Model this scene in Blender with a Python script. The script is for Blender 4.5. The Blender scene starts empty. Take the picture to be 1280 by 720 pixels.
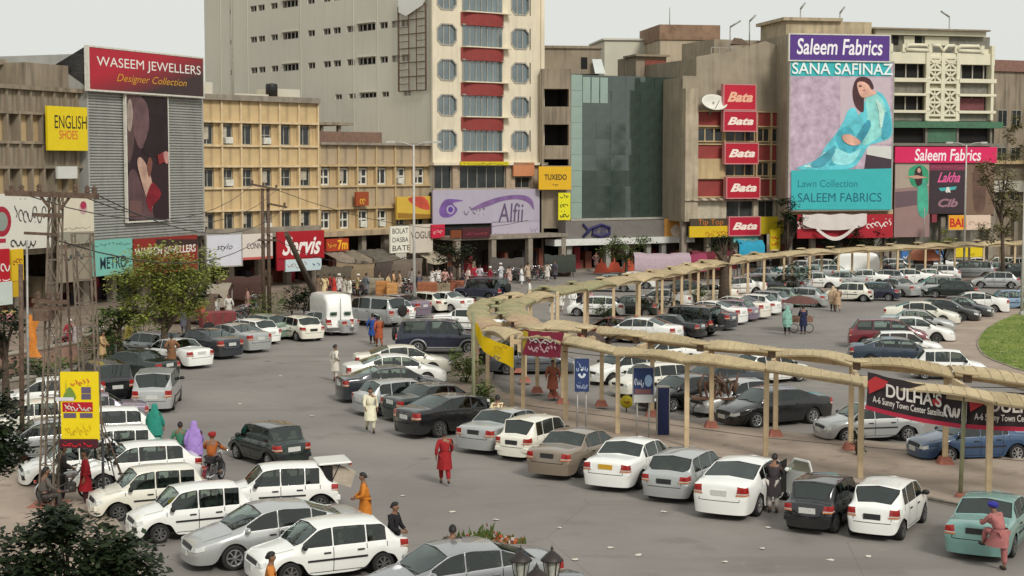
import bpy, bmesh, math, random
from mathutils import Vector, Matrix
from mathutils.bvhtree import BVHTree
from math import sin, cos, pi, radians as R, atan2, hypot
rnd = random.Random(7)
S = bpy.context.scene
COL = S.collection

# ------------------------------------------------------------------ camera
FPX = 2000.0            # focal length in photo pixels (photo 1280 x 720)
CAMZ = 10.0
PITCH = math.atan(155.0 / FPX)
cam = bpy.data.cameras.new('camera'); camo = bpy.data.objects.new('camera', cam); COL.objects.link(camo)
cam.lens = 36.0 * FPX / 1280.0; cam.sensor_width = 36.0
cam.clip_start = 0.5; cam.clip_end = 6000
camo.location = (0, 0, CAMZ); camo.rotation_euler = (pi / 2 - PITCH, 0, 0)
S.camera = camo
# ------------------------------------------------------------------ light
SUN_EL, SUN_AZ = R(40), R(152)      # azimuth clockwise from +Y
w = bpy.data.worlds.new('World'); S.world = w; w.use_nodes = True
nt = w.node_tree; nt.nodes.clear()
sky = nt.nodes.new('ShaderNodeTexSky'); sky.sky_type = 'NISHITA'; sky.sun_disc = False
sky.sun_elevation = SUN_EL; sky.sun_rotation = SUN_AZ; sky.air_density = 1.0; sky.dust_density = 4.0
veil = nt.nodes.new('ShaderNodeRGB'); veil.outputs[0].default_value = (7.15, 7.3, 6.95, 1)
mx = nt.nodes.new('ShaderNodeMix'); mx.data_type = 'RGBA'; mx.inputs[0].default_value = 0.93
nt.links.new(sky.outputs[0], mx.inputs[6]); nt.links.new(veil.outputs[0], mx.inputs[7])
bg = nt.nodes.new('ShaderNodeBackground'); bg.inputs[1].default_value = 0.1
nt.links.new(mx.outputs[2], bg.inputs[0])
wo = nt.nodes.new('ShaderNodeOutputWorld'); nt.links.new(bg.outputs[0], wo.inputs[0])
sun = bpy.data.lights.new('sun', 'SUN'); suno = bpy.data.objects.new('sun', sun); COL.objects.link(suno)
sun.energy = 1.95; sun.angle = R(14); sun.color = (1.0, 0.96, 0.90)
sd = Vector((sin(SUN_AZ) * cos(SUN_EL), cos(SUN_AZ) * cos(SUN_EL), sin(SUN_EL)))
suno.rotation_euler = sd.to_track_quat('Z', 'Y').to_euler()
S.view_settings.view_transform = 'Standard'; S.view_settings.look = 'None'
S.view_settings.exposure = 0.12; S.view_settings.gamma = 1.0; S.view_settings.use_curve_mapping = False
S.render.resolution_x = 1024; S.render.resolution_y = 576
try:
    S.cycles.max_bounces = 5; S.cycles.diffuse_bounces = 3; S.cycles.glossy_bounces = 3
    S.cycles.transmission_bounces = 3; S.cycles.transparent_max_bounces = 8; S.cycles.use_denoising = True
except Exception: pass

# ------------------------------------------------------------------ pixel -> world measuring
def ray(px, py):
    x = (px - 640) / FPX; y = -(py - 360) / FPX
    return Vector((x, cos(PITCH) + y * sin(PITCH), -sin(PITCH) + y * cos(PITCH)))
def G(px, py, z=0.0):
    d = ray(px, py); t = (z - CAMZ) / d.z
    return Vector((d.x * t, d.y * t, z))
def P(px, dist):
    d = ray(px, 205); return Vector((d.x / d.y * dist, dist, 0))
def Z(py, dist): return CAMZ + (205 - py) / FPX * dist

# ------------------------------------------------------------------ materials
MATS = {}
def srgb(c):
    return tuple((v / 255 / 12.92) if v / 255 < 0.04045 else ((v / 255 + .055) / 1.055) ** 2.4 for v in c)
def mat(name, col, rough=0.7, metal=0.0, var=0.12, scale=3.0, coat=0.0, bump=0.0, streak=0.0, spec=0.5, alpha=1.0,
        dirt=None, dirtamt=0.0, coord='Object', trans=0.0, ior=1.45):
    """col is linear RGB. var = brightness variation by noise."""
    if name in MATS: return MATS[name]
    m = bpy.data.materials.new(name); m.use_nodes = True; n = m.node_tree.nodes; l = m.node_tree.links
    b = n['Principled BSDF']
    b.inputs['Roughness'].default_value = rough; b.inputs['Metallic'].default_value = metal
    b.inputs['Coat Weight'].default_value = coat; b.inputs['Coat Roughness'].default_value = 0.03
    b.inputs['Specular IOR Level'].default_value = spec; b.inputs['IOR'].default_value = ior
    b.inputs['Base Color'].default_value = (*col, 1)
    if var > 0 or streak > 0 or dirtamt > 0:
        tc = n.new('ShaderNodeTexCoord'); mp = n.new('ShaderNodeMapping')
        l.new(tc.outputs[coord], mp.inputs[0])
        nz = n.new('ShaderNodeTexNoise'); nz.inputs['Scale'].default_value = scale; nz.inputs['Detail'].default_value = 6
        nz.inputs['Roughness'].default_value = 0.6
        l.new(mp.outputs[0], nz.inputs[0])
        rp = n.new('ShaderNodeMapRange'); rp.inputs[1].default_value = 0.3; rp.inputs[2].default_value = 0.7
        rp.inputs[3].default_value = 1 - var; rp.inputs[4].default_value = 1 + var
        l.new(nz.outputs[0], rp.inputs[0])
        hs = n.new('ShaderNodeMix'); hs.data_type = 'RGBA'; hs.blend_type = 'MULTIPLY'; hs.inputs[0].default_value = 1
        hs.inputs[6].default_value = (*col, 1); l.new(rp.outputs[0], hs.inputs[7])
        out = hs.outputs[2]
        if streak > 0:
            mp2 = n.new('ShaderNodeMapping'); mp2.inputs['Scale'].default_value = (1.3, 1.3, 0.12)
            l.new(tc.outputs[coord], mp2.inputs[0])
            n2 = n.new('ShaderNodeTexNoise'); n2.inputs['Scale'].default_value = 1.6; n2.inputs['Detail'].default_value = 5
            l.new(mp2.outputs[0], n2.inputs[0])
            r2 = n.new('ShaderNodeMapRange'); r2.inputs[1].default_value = 0.48; r2.inputs[2].default_value = 0.75
            r2.inputs[3].default_value = 0; r2.inputs[4].default_value = streak
            l.new(n2.outputs[0], r2.inputs[0])
            m2 = n.new('ShaderNodeMix'); m2.data_type = 'RGBA'
            l.new(r2.outputs[0], m2.inputs[0]); l.new(out, m2.inputs[6]); m2.inputs[7].default_value = (*(dirt or (0.08, 0.07, 0.055)), 1)
            out = m2.outputs[2]
        if dirtamt > 0:
            n3 = n.new('ShaderNodeTexNoise'); n3.inputs['Scale'].default_value = scale * 0.25; n3.inputs['Detail'].default_value = 8
            n3.inputs['Roughness'].default_value = 0.7
            l.new(tc.outputs[coord], n3.inputs[0])
            r3 = n.new('ShaderNodeMapRange'); r3.inputs[1].default_value = 0.45; r3.inputs[2].default_value = 0.7
            r3.inputs[3].default_value = 0; r3.inputs[4].default_value = dirtamt; l.new(n3.outputs[0], r3.inputs[0])
            m3 = n.new('ShaderNodeMix'); m3.data_type = 'RGBA'
            l.new(r3.outputs[0], m3.inputs[0]); l.new(out, m3.inputs[6]); m3.inputs[7].default_value = (*(dirt or (0.1, 0.085, 0.065)), 1)
            out = m3.outputs[2]
        l.new(out, b.inputs['Base Color'])
        if bump > 0:
            bp = n.new('ShaderNodeBump'); bp.inputs['Strength'].default_value = bump; bp.inputs['Distance'].default_value = 0.02
            nb = n.new('ShaderNodeTexNoise'); nb.inputs['Scale'].default_value = scale * 12; nb.inputs['Detail'].default_value = 4
            l.new(tc.outputs[coord], nb.inputs[0]); l.new(nb.outputs[0], bp.inputs['Height']); l.new(bp.outputs[0], b.inputs['Normal'])
    MATS[name] = m
    return m
def flat(rgb, rough=0.6, var=0.05):
    """print / paint colour given as 0-255 sRGB"""
    nm = 'print_%d_%d_%d_%d' % (*rgb, int(rough * 10))
    return mat(nm, srgb(rgb), rough=rough, var=var, scale=1.2)

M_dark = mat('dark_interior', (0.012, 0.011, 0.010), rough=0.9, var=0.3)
M_black = mat('black_plastic', (0.015, 0.015, 0.016), rough=0.5, var=0.0)
M_tyre = mat('tyre_rubber', (0.02, 0.019, 0.018), rough=0.85, var=0.2)
M_rim = mat('wheel_alloy', (0.42, 0.42, 0.42), rough=0.35, metal=0.7, var=0.1)
M_steelrim = mat('dull_steel_rim', (0.16, 0.155, 0.15), rough=0.5, metal=0.5, var=0.2)
M_glass = mat('car_glass', (0.085, 0.108, 0.098), rough=0.06, var=0.35, scale=2.5, spec=0.8, ior=1.6, coord='Generated')
M_gside = mat('side_glass', (0.035, 0.042, 0.038), rough=0.05, var=0.45, scale=1.6, spec=0.8, ior=1.6, coord='Generated')
def see_glass(name, tint, refl, base=.10):
    m = bpy.data.materials.new(name); m.use_nodes = True; n = m.node_tree.nodes; l = m.node_tree.links; n.clear()
    o = n.new('ShaderNodeOutputMaterial'); mx_ = n.new('ShaderNodeMixShader'); t = n.new('ShaderNodeBsdfTransparent'); g = n.new('ShaderNodeBsdfGlossy'); f = n.new('ShaderNodeFresnel'); a = n.new('ShaderNodeMath')
    t.inputs[0].default_value = (*tint, 1); g.inputs['Color'].default_value = (*refl, 1); g.inputs['Roughness'].default_value = .03; f.inputs[0].default_value = 1.65; a.operation = 'ADD'; a.inputs[1].default_value = base; a.use_clamp = True
    l.new(f.outputs[0], a.inputs[0]); l.new(a.outputs[0], mx_.inputs[0]); l.new(t.outputs[0], mx_.inputs[1]); l.new(g.outputs[0], mx_.inputs[2]); l.new(mx_.outputs[0], o.inputs[0]); MATS[name] = m; return m
M_glass = see_glass('windscreen_glass', (.46, .55, .50), (.85, .95, .92), .04); M_gside = see_glass('side_glass', (.46, .53, .49), (.85, .92, .9), .02)
M_seal = mat('window_rubber', (0.02, 0.02, 0.02), rough=0.6, var=0)
M_tail = mat('tail_lamp_red', (0.34, 0.016, 0.012), rough=0.15, var=0.5, scale=5, coat=0.6)
_n = M_tail.node_tree.nodes; _l = M_tail.node_tree.links; _t = _n.new('ShaderNodeTexCoord'); _s = _n.new('ShaderNodeSeparateXYZ'); _r = _n.new('ShaderNodeValToRGB'); _r.color_ramp.interpolation = 'CONSTANT'
_l.new(_t.outputs['Generated'], _s.inputs[0]); _l.new(_s.outputs[2], _r.inputs[0]); _e = _r.color_ramp.elements; _e[0].color = (.50, .17, .06, 1); _e[1].position = .30; _e[1].color = (.32, .014, .012, 1); _x = _e.new(.72); _x.color = (.40, .022, .016, 1); _x = _e.new(.18); _x.color = (.5, .46, .42, 1); _x = _e.new(.30); _x.color = (.30, .014, .012, 1)
_l.new(_r.outputs[0], _n['Principled BSDF'].inputs['Base Color'])
M_head = mat('head_lamp_clear', (0.62, 0.63, 0.60), rough=0.12, var=0.25, scale=9, coat=0.8)
M_chrome = mat('chrome', (0.6, 0.6, 0.6), rough=0.15, metal=1.0, var=0)
M_platew = mat('plate_white', (0.6, 0.6, 0.56), rough=0.5, var=0.15, scale=25)
M_plateb = mat('plate_black', (0.03, 0.03, 0.03), rough=0.5, var=0.5, scale=25)
M_platey = mat('plate_yellow', (0.62, 0.36, 0.03), rough=0.5, var=0.15, scale=25)
M_steel = mat('galvanised_steel', (0.33, 0.32, 0.29), rough=0.55, metal=0.4, var=0.25, scale=6)
M_rust = mat('rusty_iron', (0.13, 0.085, 0.06), rough=0.8, metal=0.2, var=0.4, scale=8)
M_win = mat('window_glass', (0.03, 0.035, 0.035), rough=0.12, var=0.5, scale=0.7, spec=0.7)

# ------------------------------------------------------------------ mesh builder
class MB:
    def __init__(s): s.v = []; s.f = []; s.m = []; s.sm = []
    def add(s, vs, fs, mi=0, smooth=False):
        o = len(s.v); s.v += [tuple(v) for v in vs]
        for f in fs: s.f.append(tuple(i + o for i in f)); s.m.append(mi); s.sm.append(smooth)
        return s
    def box(s, x0, y0, z0, x1, y1, z1, mi=0, rz=0.0, c=None, taper=1.0):
        cx, cy = ((x0 + x1) / 2, (y0 + y1) / 2) if c is None else c
        pts = []
        for z, k in ((z0, 1.0), (z1, taper)):
            for x, y in ((x0, y0), (x1, y0), (x1, y1), (x0, y1)):
                mx_, my_ = (x0 + x1) / 2, (y0 + y1) / 2
                X = mx_ + (x - mx_) * k; Y = my_ + (y - my_) * k
                if rz: X, Y = cx + (X - cx) * cos(rz) - (Y - cy) * sin(rz), cy + (X - cx) * sin(rz) + (Y - cy) * cos(rz)
                pts.append((X, Y, z))
        return s.add(pts, [(0, 3, 2, 1), (4, 5, 6, 7), (0, 1, 5, 4), (1, 2, 6, 5), (2, 3, 7, 6), (3, 0, 4, 7)], mi)
    def bbox(s, x0, y0, z0, x1, y1, z1, b=0.02, mi=0):
        """box with its four vertical edges and top rim bevelled"""
        def ring(z, i):
            a, c2, d, e = x0 + i, y0 + i, x1 - i, y1 - i
            return [(a + b, c2, z), (d - b, c2, z), (d, c2 + b, z), (d, e - b, z), (d - b, e, z), (a + b, e, z), (a, e - b, z), (a, c2 + b, z)]
        vs = ring(z0, 0) + ring(z1 - b, 0) + ring(z1, b)
        fs = [tuple(reversed(range(8))), tuple(range(16, 24))]
        for k in (0, 8):
            fs += [(k + i, k + (i + 1) % 8, k + 8 + (i + 1) % 8, k + 8 + i) for i in range(8)]
        return s.add(vs, fs, mi)
    def tube(s, pts, r, n=8, mi=0, cap=True, smooth=True):
        pts = [Vector(p) for p in pts]; rs = r if isinstance(r, (list, tuple)) else [r] * len(pts)
        vs = []; prev = None
        for i, p in enumerate(pts):
            t = (pts[min(i + 1, len(pts) - 1)] - pts[max(i - 1, 0)])
            if t.length < 1e-9: t = Vector((0, 0, 1))
            t.normalize()
            a = t.cross(Vector((0, 0, 1)) if abs(t.z) < 0.95 else Vector((0, 1, 0))).normalized() if prev is None else (prev - t * prev.dot(t)).normalized()
            prev = a; b = t.cross(a)
            for k in range(n):
                q = 2 * pi * k / n; vs.append(p + (a * cos(q) + b * sin(q)) * rs[i])
        fs = []
        for i in range(len(pts) - 1):
            for k in range(n):
                fs.append((i * n + k, i * n + (k + 1) % n, (i + 1) * n + (k + 1) % n, (i + 1) * n + k))
        s.add(vs, fs, mi, smooth)
        if cap:
            o = len(s.v) - len(vs)
            s.f.append(tuple(o + k for k in reversed(range(n)))); s.m.append(mi); s.sm.append(False)
            e = o + (len(pts) - 1) * n
            s.f.append(tuple(e + k for k in range(n))); s.m.append(mi); s.sm.append(False)
        return s
    def bar(s, a, b, w, h=None, mi=0):
        """rectangular bar between two points"""
        a = Vector(a); b = Vector(b); h = h or w; t = (b - a).normalized()
        up = Vector((0, 0, 1)) if abs(t.z) < 0.9 else Vector((0, 1, 0))
        sx = t.cross(up).normalized() * w / 2; sy = sx.cross(t).normalized() * h / 2
        vs = [a - sx - sy, a + sx - sy, a + sx + sy, a - sx + sy, b - sx - sy, b + sx - sy, b + sx + sy, b - sx + sy]
        return s.add(vs, [(3, 2, 1, 0), (4, 5, 6, 7), (0, 1, 5, 4), (1, 2, 6, 5), (2, 3, 7, 6), (3, 0, 4, 7)], mi)
    def lathe(s, prof, n=20, axis='z', c=(0, 0, 0), mi=0, smooth=True):
        vs = []
        for r_, h in prof:
            for k in range(n):
                q = 2 * pi * k / n; a, b = r_ * cos(q), r_ * sin(q)
                p = (a, b, h) if axis == 'z' else ((a, h, b) if axis == 'y' else (h, a, b))
                vs.append((p[0] + c[0], p[1] + c[1], p[2] + c[2]))
        fs = [(i * n + k, i * n + (k + 1) % n, (i + 1) * n + (k + 1) % n, (i + 1) * n + k) for i in range(len(prof) - 1) for k in range(n)]
        return s.add(vs, fs, mi, smooth)
    def poly(s, pts, y=0.0, mi=0, th=0.0):
        """flat polygon in the x-z plane facing -y, optional thickness"""
        n = len(pts)
        s.add([(p[0], y, p[1]) for p in pts], [tuple(range(n))], mi)
        if th:
            s.add([(p[0], y, p[1]) for p in pts] + [(p[0], y + th, p[1]) for p in pts],
                  [(i, (i + 1) % n, n + (i + 1) % n, n + i) for i in range(n)], mi)
        return s
    def ball(s, c, r, n=10, m=6, mi=0):
        rx, ry, rz = r if isinstance(r, (tuple, list)) else (r, r, r)
        vs = []; fs = []
        for j in range(m + 1):
            th = pi * j / m
            for k in range(n):
                q = 2 * pi * k / n; vs.append((c[0] + rx * sin(th) * cos(q), c[1] + ry * sin(th) * sin(q), c[2] + rz * cos(th)))
        for j in range(m):
            for k in range(n): fs.append((j * n + k, (j + 1) * n + k, (j + 1) * n + (k + 1) % n, j * n + (k + 1) % n))
        return s.add(vs, fs, mi, True)
    def mesh(s, name, mats):
        me = bpy.data.meshes.new(name); me.from_pydata(s.v, [], s.f)
        for m in (mats if isinstance(mats, (list, tuple)) else [mats]): me.materials.append(m)
        me.polygons.foreach_set('material_index', s.m); me.polygons.foreach_set('use_smooth', s.sm)
        me.update(); return me
    def build(s, name, mats, parent=None, loc=(0, 0, 0), rz=0.0):
        return link(name, s.mesh(name, mats), parent, loc, rz)
def link(name, data, parent=None, loc=(0, 0, 0), rz=0.0, rot=None):
    o = bpy.data.objects.new(name, data); COL.objects.link(o)
    if parent is not None: o.parent = parent
    o.location = loc
    o.rotation_euler = rot if rot is not None else (0, 0, rz)
    return o
def tag(o, label, cat, group=None):
    o['label'] = label; o['category'] = cat
    if group: o['group'] = group
    return o
def thing(name, label, cat, loc=(0, 0, 0), rz=0.0, group=None, rot=None):
    return tag(link(name, None, None, loc, rz, rot), label, cat, group)
def kind(o, k): o['kind'] = k; return o
def slotmat(o, i, m):
    o.material_slots[i].link = 'OBJECT'; o.material_slots[i].material = m

# ------------------------------------------------------------------ facade frames
class Fr:
    """vertical plane from A to B (left to right as the camera sees it); local x along it, y inward, z up"""
    def __init__(s, A, B):
        s.A = Vector((A[0], A[1], 0)); s.B = Vector((B[0], B[1], 0)); d = s.B - s.A; s.len = d.length
        s.u = d.normalized(); s.v = Vector((-s.u.y, s.u.x, 0)); s.ang = atan2(s.u.y, s.u.x)
    def px(s, px, py, off=0.0):
        d = ray(px, py); o = s.A - s.v * off - Vector((0, 0, CAMZ)); o.z = 0
        t = o.dot(s.v) / Vector((d.x, d.y, 0)).dot(s.v)
        p = d * t; return (Vector((p.x, p.y, 0)) - (s.A - s.v * off)).dot(s.u), CAMZ + p.z
    def w(s, u, z=0.0, off=0.0):
        p = s.A + s.u * u - s.v * off; return Vector((p.x, p.y, z))
    def empty(s, name, label, cat, u=0.0, z=0.0, off=0.0, group=None):
        return thing(name, label, cat, s.w(u, z, off), s.ang, group)
def smooth_poly(pts, k=4):
    n = len(pts); out = []
    for i in range(n):
        p0, p1, p2, p3 = (Vector(pts[(i + j - 1) % n]) for j in range(4))
        for t_ in range(k):
            t = t_ / k
            q = 0.5 * ((2 * p1) + (p2 - p0) * t + (2 * p0 - 5 * p1 + 4 * p2 - p3) * t * t + (3 * p1 - p0 - 3 * p2 + p3) * t ** 3)
            out.append((q.x, q.y))
    return out
TXT = {}
def text_mesh(body, extr=0.0, shear=0.0, bold=0.0):
    key = (body, extr, shear, bold)
    if key in TXT: return TXT[key]
    cu = bpy.data.curves.new('txt', 'FONT'); cu.body = body; cu.size = 1.0; cu.extrude = extr; cu.shear = shear; cu.offset = bold
    cu.resolution_u = 4
    o = bpy.data.objects.new('txt', cu); COL.objects.link(o)
    dg = bpy.context.evaluated_depsgraph_get(); me = bpy.data.meshes.new_from_object(o.evaluated_get(dg))
    vs = [tuple(v.co) for v in me.vertices]; fs = [tuple(p.vertices) for p in me.polygons]
    bpy.data.objects.remove(o); bpy.data.curves.remove(cu); bpy.data.meshes.remove(me)
    xs = [v[0] for v in vs]; ys = [v[1] for v in vs]
    TXT[key] = (vs, fs, min(xs), max(xs), min(ys), max(ys)); return TXT[key]
def lettering(body, x0, z0, x1, z1, m, parent, y=-0.02, shear=0.0, bold=0.0, slope=0.0, name='lettering', th=0.015):
    vs, fs, a, b, c, d = text_mesh(body, 0.0, shear, bold)
    mb = MB(); out = []
    for v in vs:
        X = x0 + (v[0] - a) / (b - a) * (x1 - x0)
        Zz = z0 + (v[1] - c) / (d - c) * (z1 - z0) + slope * (X - x0)
        out.append((X, y, Zz))
    mb.add(out, fs)
    return mb.build(name, m, parent)
def scribble(x0, z0, x1, z1, m, parent, y=-0.02, n=7, r=0.03, seed=1, name='lettering'):
    """illegible flowing script: looping strokes with dots"""
    rr = random.Random(seed); mb = MB(); H = z1 - z0; W = (x1 - x0) / n
    for i in range(n):
        a = x0 + i * W; base = z0 + H * rr.uniform(0.2, 0.45); pts = []
        hgt = rr.uniform(0.3, 0.85) * H; kk = rr.choice([0, 1, 2])
        for j in range(9):
            t = j / 8
            if kk == 0: p = (a + W * t, base - sin(pi * t) * H * .22 + (0.1 * H if t in (0, 1) else 0))
            elif kk == 1: p = (a + W * (.5 + .25 * sin(t * 5)), base + hgt * t * .7)
            else: p = (a + W * (.5 + .45 * cos(t * 5)), base + H * .2 * sin(t * 5))
            pts.append((p[0], y, p[1]))
        for j in range(8):
            (ax, _, az), (bx, _, bz) = pts[j], pts[j + 1]
            L = max(hypot(bx - ax, bz - az), 1e-4); nx, nz = -(bz - az) / L * r / 2, (bx - ax) / L * r / 2
            mb.add([(ax + nx, y, az + nz), (ax - nx, y, az - nz), (bx - nx, y, bz - nz), (bx + nx, y, bz + nz)], [(0, 1, 2, 3)])
        if rr.random() < .5:
            dx, dz = a + W * .5, z0 + H * rr.choice([.05, .9])
            mb.add([(dx - r * .6, y, dz), (dx, y, dz - r * .6), (dx + r * .6, y, dz), (dx, y, dz + r * .6)], [(0, 1, 2, 3)])
    return mb.build(name, m, parent)
def sign(fr, x0, y0, x1, y1, off, m, label, texts=(), name='shop_sign', th=0.18, frame=None, cat='sign', group=None, polys=(), py_ref='tl'):
    """rectangular board whose photo corners are (x0,y0) top left and (x1,y1) bottom right on the plane fr moved out by off"""
    u0, z1 = fr.px(x0, y0, off); u1, z0 = fr.px(x1, y1, off)
    W, H = u1 - u0, z1 - z0
    e = fr.empty(name, label, cat, u0, z0, off, group)
    MB().box(0, 0, 0, W, th, H).build('board', m, e)
    if frame:
        f = MB(); t = min(0.12, W * .03)
        f.box(-t, -.03, -t, 0, th + .02, H + t); f.box(W, -.03, -t, W + t, th + .02, H + t)
        f.box(0, -.03, -t, W, th + .02, 0); f.box(0, -.03, H, W, th + .02, H + t); f.build('frame', frame, e)
    k = 0
    for pl in polys:
        c, pts = pl[0], pl[1]; nm = pl[2] if len(pl) > 2 else 'printed_shape'
        sm = pl[3] if len(pl) > 3 else 0
        loc = [((fr.px(a, b, off)[0] - u0), (fr.px(a, b, off)[1] - z0)) for a, b in pts]
        loc = [(min(max(a, .0), W), min(max(b, .0), H)) for a, b in loc]
        if sm: loc = smooth_poly(loc, sm); loc = [(min(max(a, .0), W), min(max(b, .0), H)) for a, b in loc]
        if sum(loc[i][0] * loc[(i + 1) % len(loc)][1] - loc[(i + 1) % len(loc)][0] * loc[i][1] for i in range(len(loc))) < 0: loc.reverse()
        k += 1; o = MB().poly(loc, -0.006 * k - .004).build(nm, (mat('mottled_%d_%d_%d' % c, srgb(c), rough=.6, var=.32, scale=.9) if sm else flat(c)) if isinstance(c, tuple) else c, e)
    y = -0.006 * k - 0.012
    for t in texts:
        body, fx0, fy0, fx1, fy1, c = t[:6]; opt = t[6] if len(t) > 6 else {}
        mm = flat(c, .5)
        if body == '~': scribble(fx0 * W, fy0 * H, fx1 * W, fy1 * H, mm, e, y, **opt)
        else: lettering(body, fx0 * W, fy0 * H, fx1 * W, fy1 * H, mm, e, y, **opt)
    return e, W, H
# ------------------------------------------------------------------ ground
def ground_mat(name, c1, c2, sc, rough=0.85, c3=None, bump=0.3, stain=False):
    m = bpy.data.materials.new(name); m.use_nodes = True; n = m.node_tree.nodes; l = m.node_tree.links; b = n['Principled BSDF']
    b.inputs['Roughness'].default_value = rough; b.inputs['Specular IOR Level'].default_value = 0.3
    tc = n.new('ShaderNodeTexCoord')
    a = n.new('ShaderNodeTexNoise'); a.inputs['Scale'].default_value = sc; a.inputs['Detail'].default_value = 9; a.inputs['Roughness'].default_value = .62
    l.new(tc.outputs['Object'], a.inputs[0])
    r = n.new('ShaderNodeValToRGB'); r.color_ramp.elements[0].position = .36; r.color_ramp.elements[1].position = .66
    r.color_ramp.elements[0].color = (*c1, 1); r.color_ramp.elements[1].color = (*c2, 1)
    l.new(a.outputs[0], r.inputs[0]); out = r.outputs[0]
    g = n.new('ShaderNodeTexNoise'); g.inputs['Scale'].default_value = 30; g.inputs['Detail'].default_value = 3
    l.new(tc.outputs['Object'], g.inputs[0])
    mr = n.new('ShaderNodeMapRange'); mr.inputs[3].default_value = .8; mr.inputs[4].default_value = 1.2; l.new(g.outputs[0], mr.inputs[0])
    mm = n.new('ShaderNodeMix'); mm.data_type = 'RGBA'; mm.blend_type = 'MULTIPLY'; mm.inputs[0].default_value = 1
    l.new(out, mm.inputs[6]); l.new(mr.outputs[0], mm.inputs[7]); out = mm.outputs[2]
    if c3:
        s = n.new('ShaderNodeTexNoise'); s.inputs['Scale'].default_value = sc * 5; s.inputs['Detail'].default_value = 4
        mp = n.new('ShaderNodeMapping'); mp.inputs['Location'].default_value = (31, 7, 0); l.new(tc.outputs['Object'], mp.inputs[0]); l.new(mp.outputs[0], s.inputs[0])
        sr = n.new('ShaderNodeMapRange'); sr.inputs[1].default_value = .58; sr.inputs[2].default_value = .72; sr.inputs[4].default_value = .75; l.new(s.outputs[0], sr.inputs[0])
        m3 = n.new('ShaderNodeMix'); m3.data_type = 'RGBA'; l.new(sr.outputs[0], m3.inputs[0]); l.new(out, m3.inputs[6]); m3.inputs[7].default_value = (*c3, 1); out = m3.outputs[2]
    if stain:      # oil drips and scuffed tyre tracks
        for scl, lo, hi, amt, dark, st in ((.9, .70, .78, .55, (.045, .04, .036), (1, 1, 1)), (.35, .56, .70, .35, (.12, .105, .09), (.25, 1.4, 1)), (2.2, .66, .74, .35, (.30, .27, .24), (1, 1, 1))):
            mp = n.new('ShaderNodeMapping'); mp.inputs['Scale'].default_value = st; mp.inputs['Rotation'].default_value = (0, 0, .5); l.new(tc.outputs['Object'], mp.inputs[0])
            s = n.new('ShaderNodeTexNoise'); s.inputs['Scale'].default_value = scl; s.inputs['Detail'].default_value = 5; l.new(mp.outputs[0], s.inputs[0])
            sr = n.new('ShaderNodeMapRange'); sr.inputs[1].default_value = lo; sr.inputs[2].default_value = hi; sr.inputs[4].default_value = amt; l.new(s.outputs[0], sr.inputs[0])
            m3 = n.new('ShaderNodeMix'); m3.data_type = 'RGBA'; l.new(sr.outputs[0], m3.inputs[0]); l.new(out, m3.inputs[6]); m3.inputs[7].default_value = (*dark, 1); out = m3.outputs[2]
    if stain:      # hairline cracks
        v = n.new('ShaderNodeTexVoronoi'); v.feature = 'DISTANCE_TO_EDGE'; v.inputs['Scale'].default_value = .16; mp = n.new('ShaderNodeMixRGB'); mp.inputs[0].default_value = .12; l.new(tc.outputs['Object'], mp.inputs[1]); l.new(a.outputs[1], mp.inputs[2]); l.new(mp.outputs[0], v.inputs[0])
        sr = n.new('ShaderNodeMapRange'); sr.inputs[1].default_value = .0; sr.inputs[2].default_value = .004; sr.inputs[3].default_value = .3; sr.inputs[4].default_value = 0; l.new(v.outputs[0], sr.inputs[0])
        m3 = n.new('ShaderNodeMix'); m3.data_type = 'RGBA'; l.new(sr.outputs[0], m3.inputs[0]); l.new(out, m3.inputs[6]); m3.inputs[7].default_value = (.07, .062, .055, 1); out = m3.outputs[2]
    l.new(out, b.inputs['Base Color'])
    bp = n.new('ShaderNodeBump'); bp.inputs['Strength'].default_value = bump; bp.inputs['Distance'].default_value = .01
    l.new(g.outputs[0], bp.inputs['Height']); l.new(bp.outputs[0], b.inputs['Normal'])
    MATS[name] = m; return m
M_asph = ground_mat('dusty_asphalt', (0.200, 0.182, 0.164), (0.262, 0.240, 0.217), 0.12, c3=(0.17, 0.15, 0.132), stain=True)
M_pave = ground_mat('pinkish_paving', (0.30, 0.235, 0.185), (0.39, 0.31, 0.245), 0.35, c3=(0.22, 0.175, 0.14))
M_soil = ground_mat('far_ground', (0.16, 0.14, 0.115), (0.24, 0.21, 0.17), 0.05)
M_kerb = mat('kerb_concrete', (0.30, 0.26, 0.21), rough=.9, var=.3, scale=2.5, dirtamt=.5)
M_grass = ground_mat('lawn_grass', (0.10, 0.155, 0.022), (0.19, 0.235, 0.04), 0.5, c3=(0.42, 0.38, 0.17), bump=.8)

def sheet(name, pts, z, m, k='structure'):
    me = bpy.data.meshes.new(name); me.from_pydata([(p[0], p[1], z) for p in pts], [], [tuple(range(len(pts)))]); me.materials.append(m); me.update()
    if me.polygons[0].normal.z < 0: me.flip_normals()
    return kind(link(name, me), k)
sheet('ground', [(-3000, -200), (3000, -200), (3000, 5000), (-3000, 5000)], -0.012, M_soil)
sheet('road', [(-75, -30), (75, -30), (120, 190), (-75, 190)], 0.0, M_asph)

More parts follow.
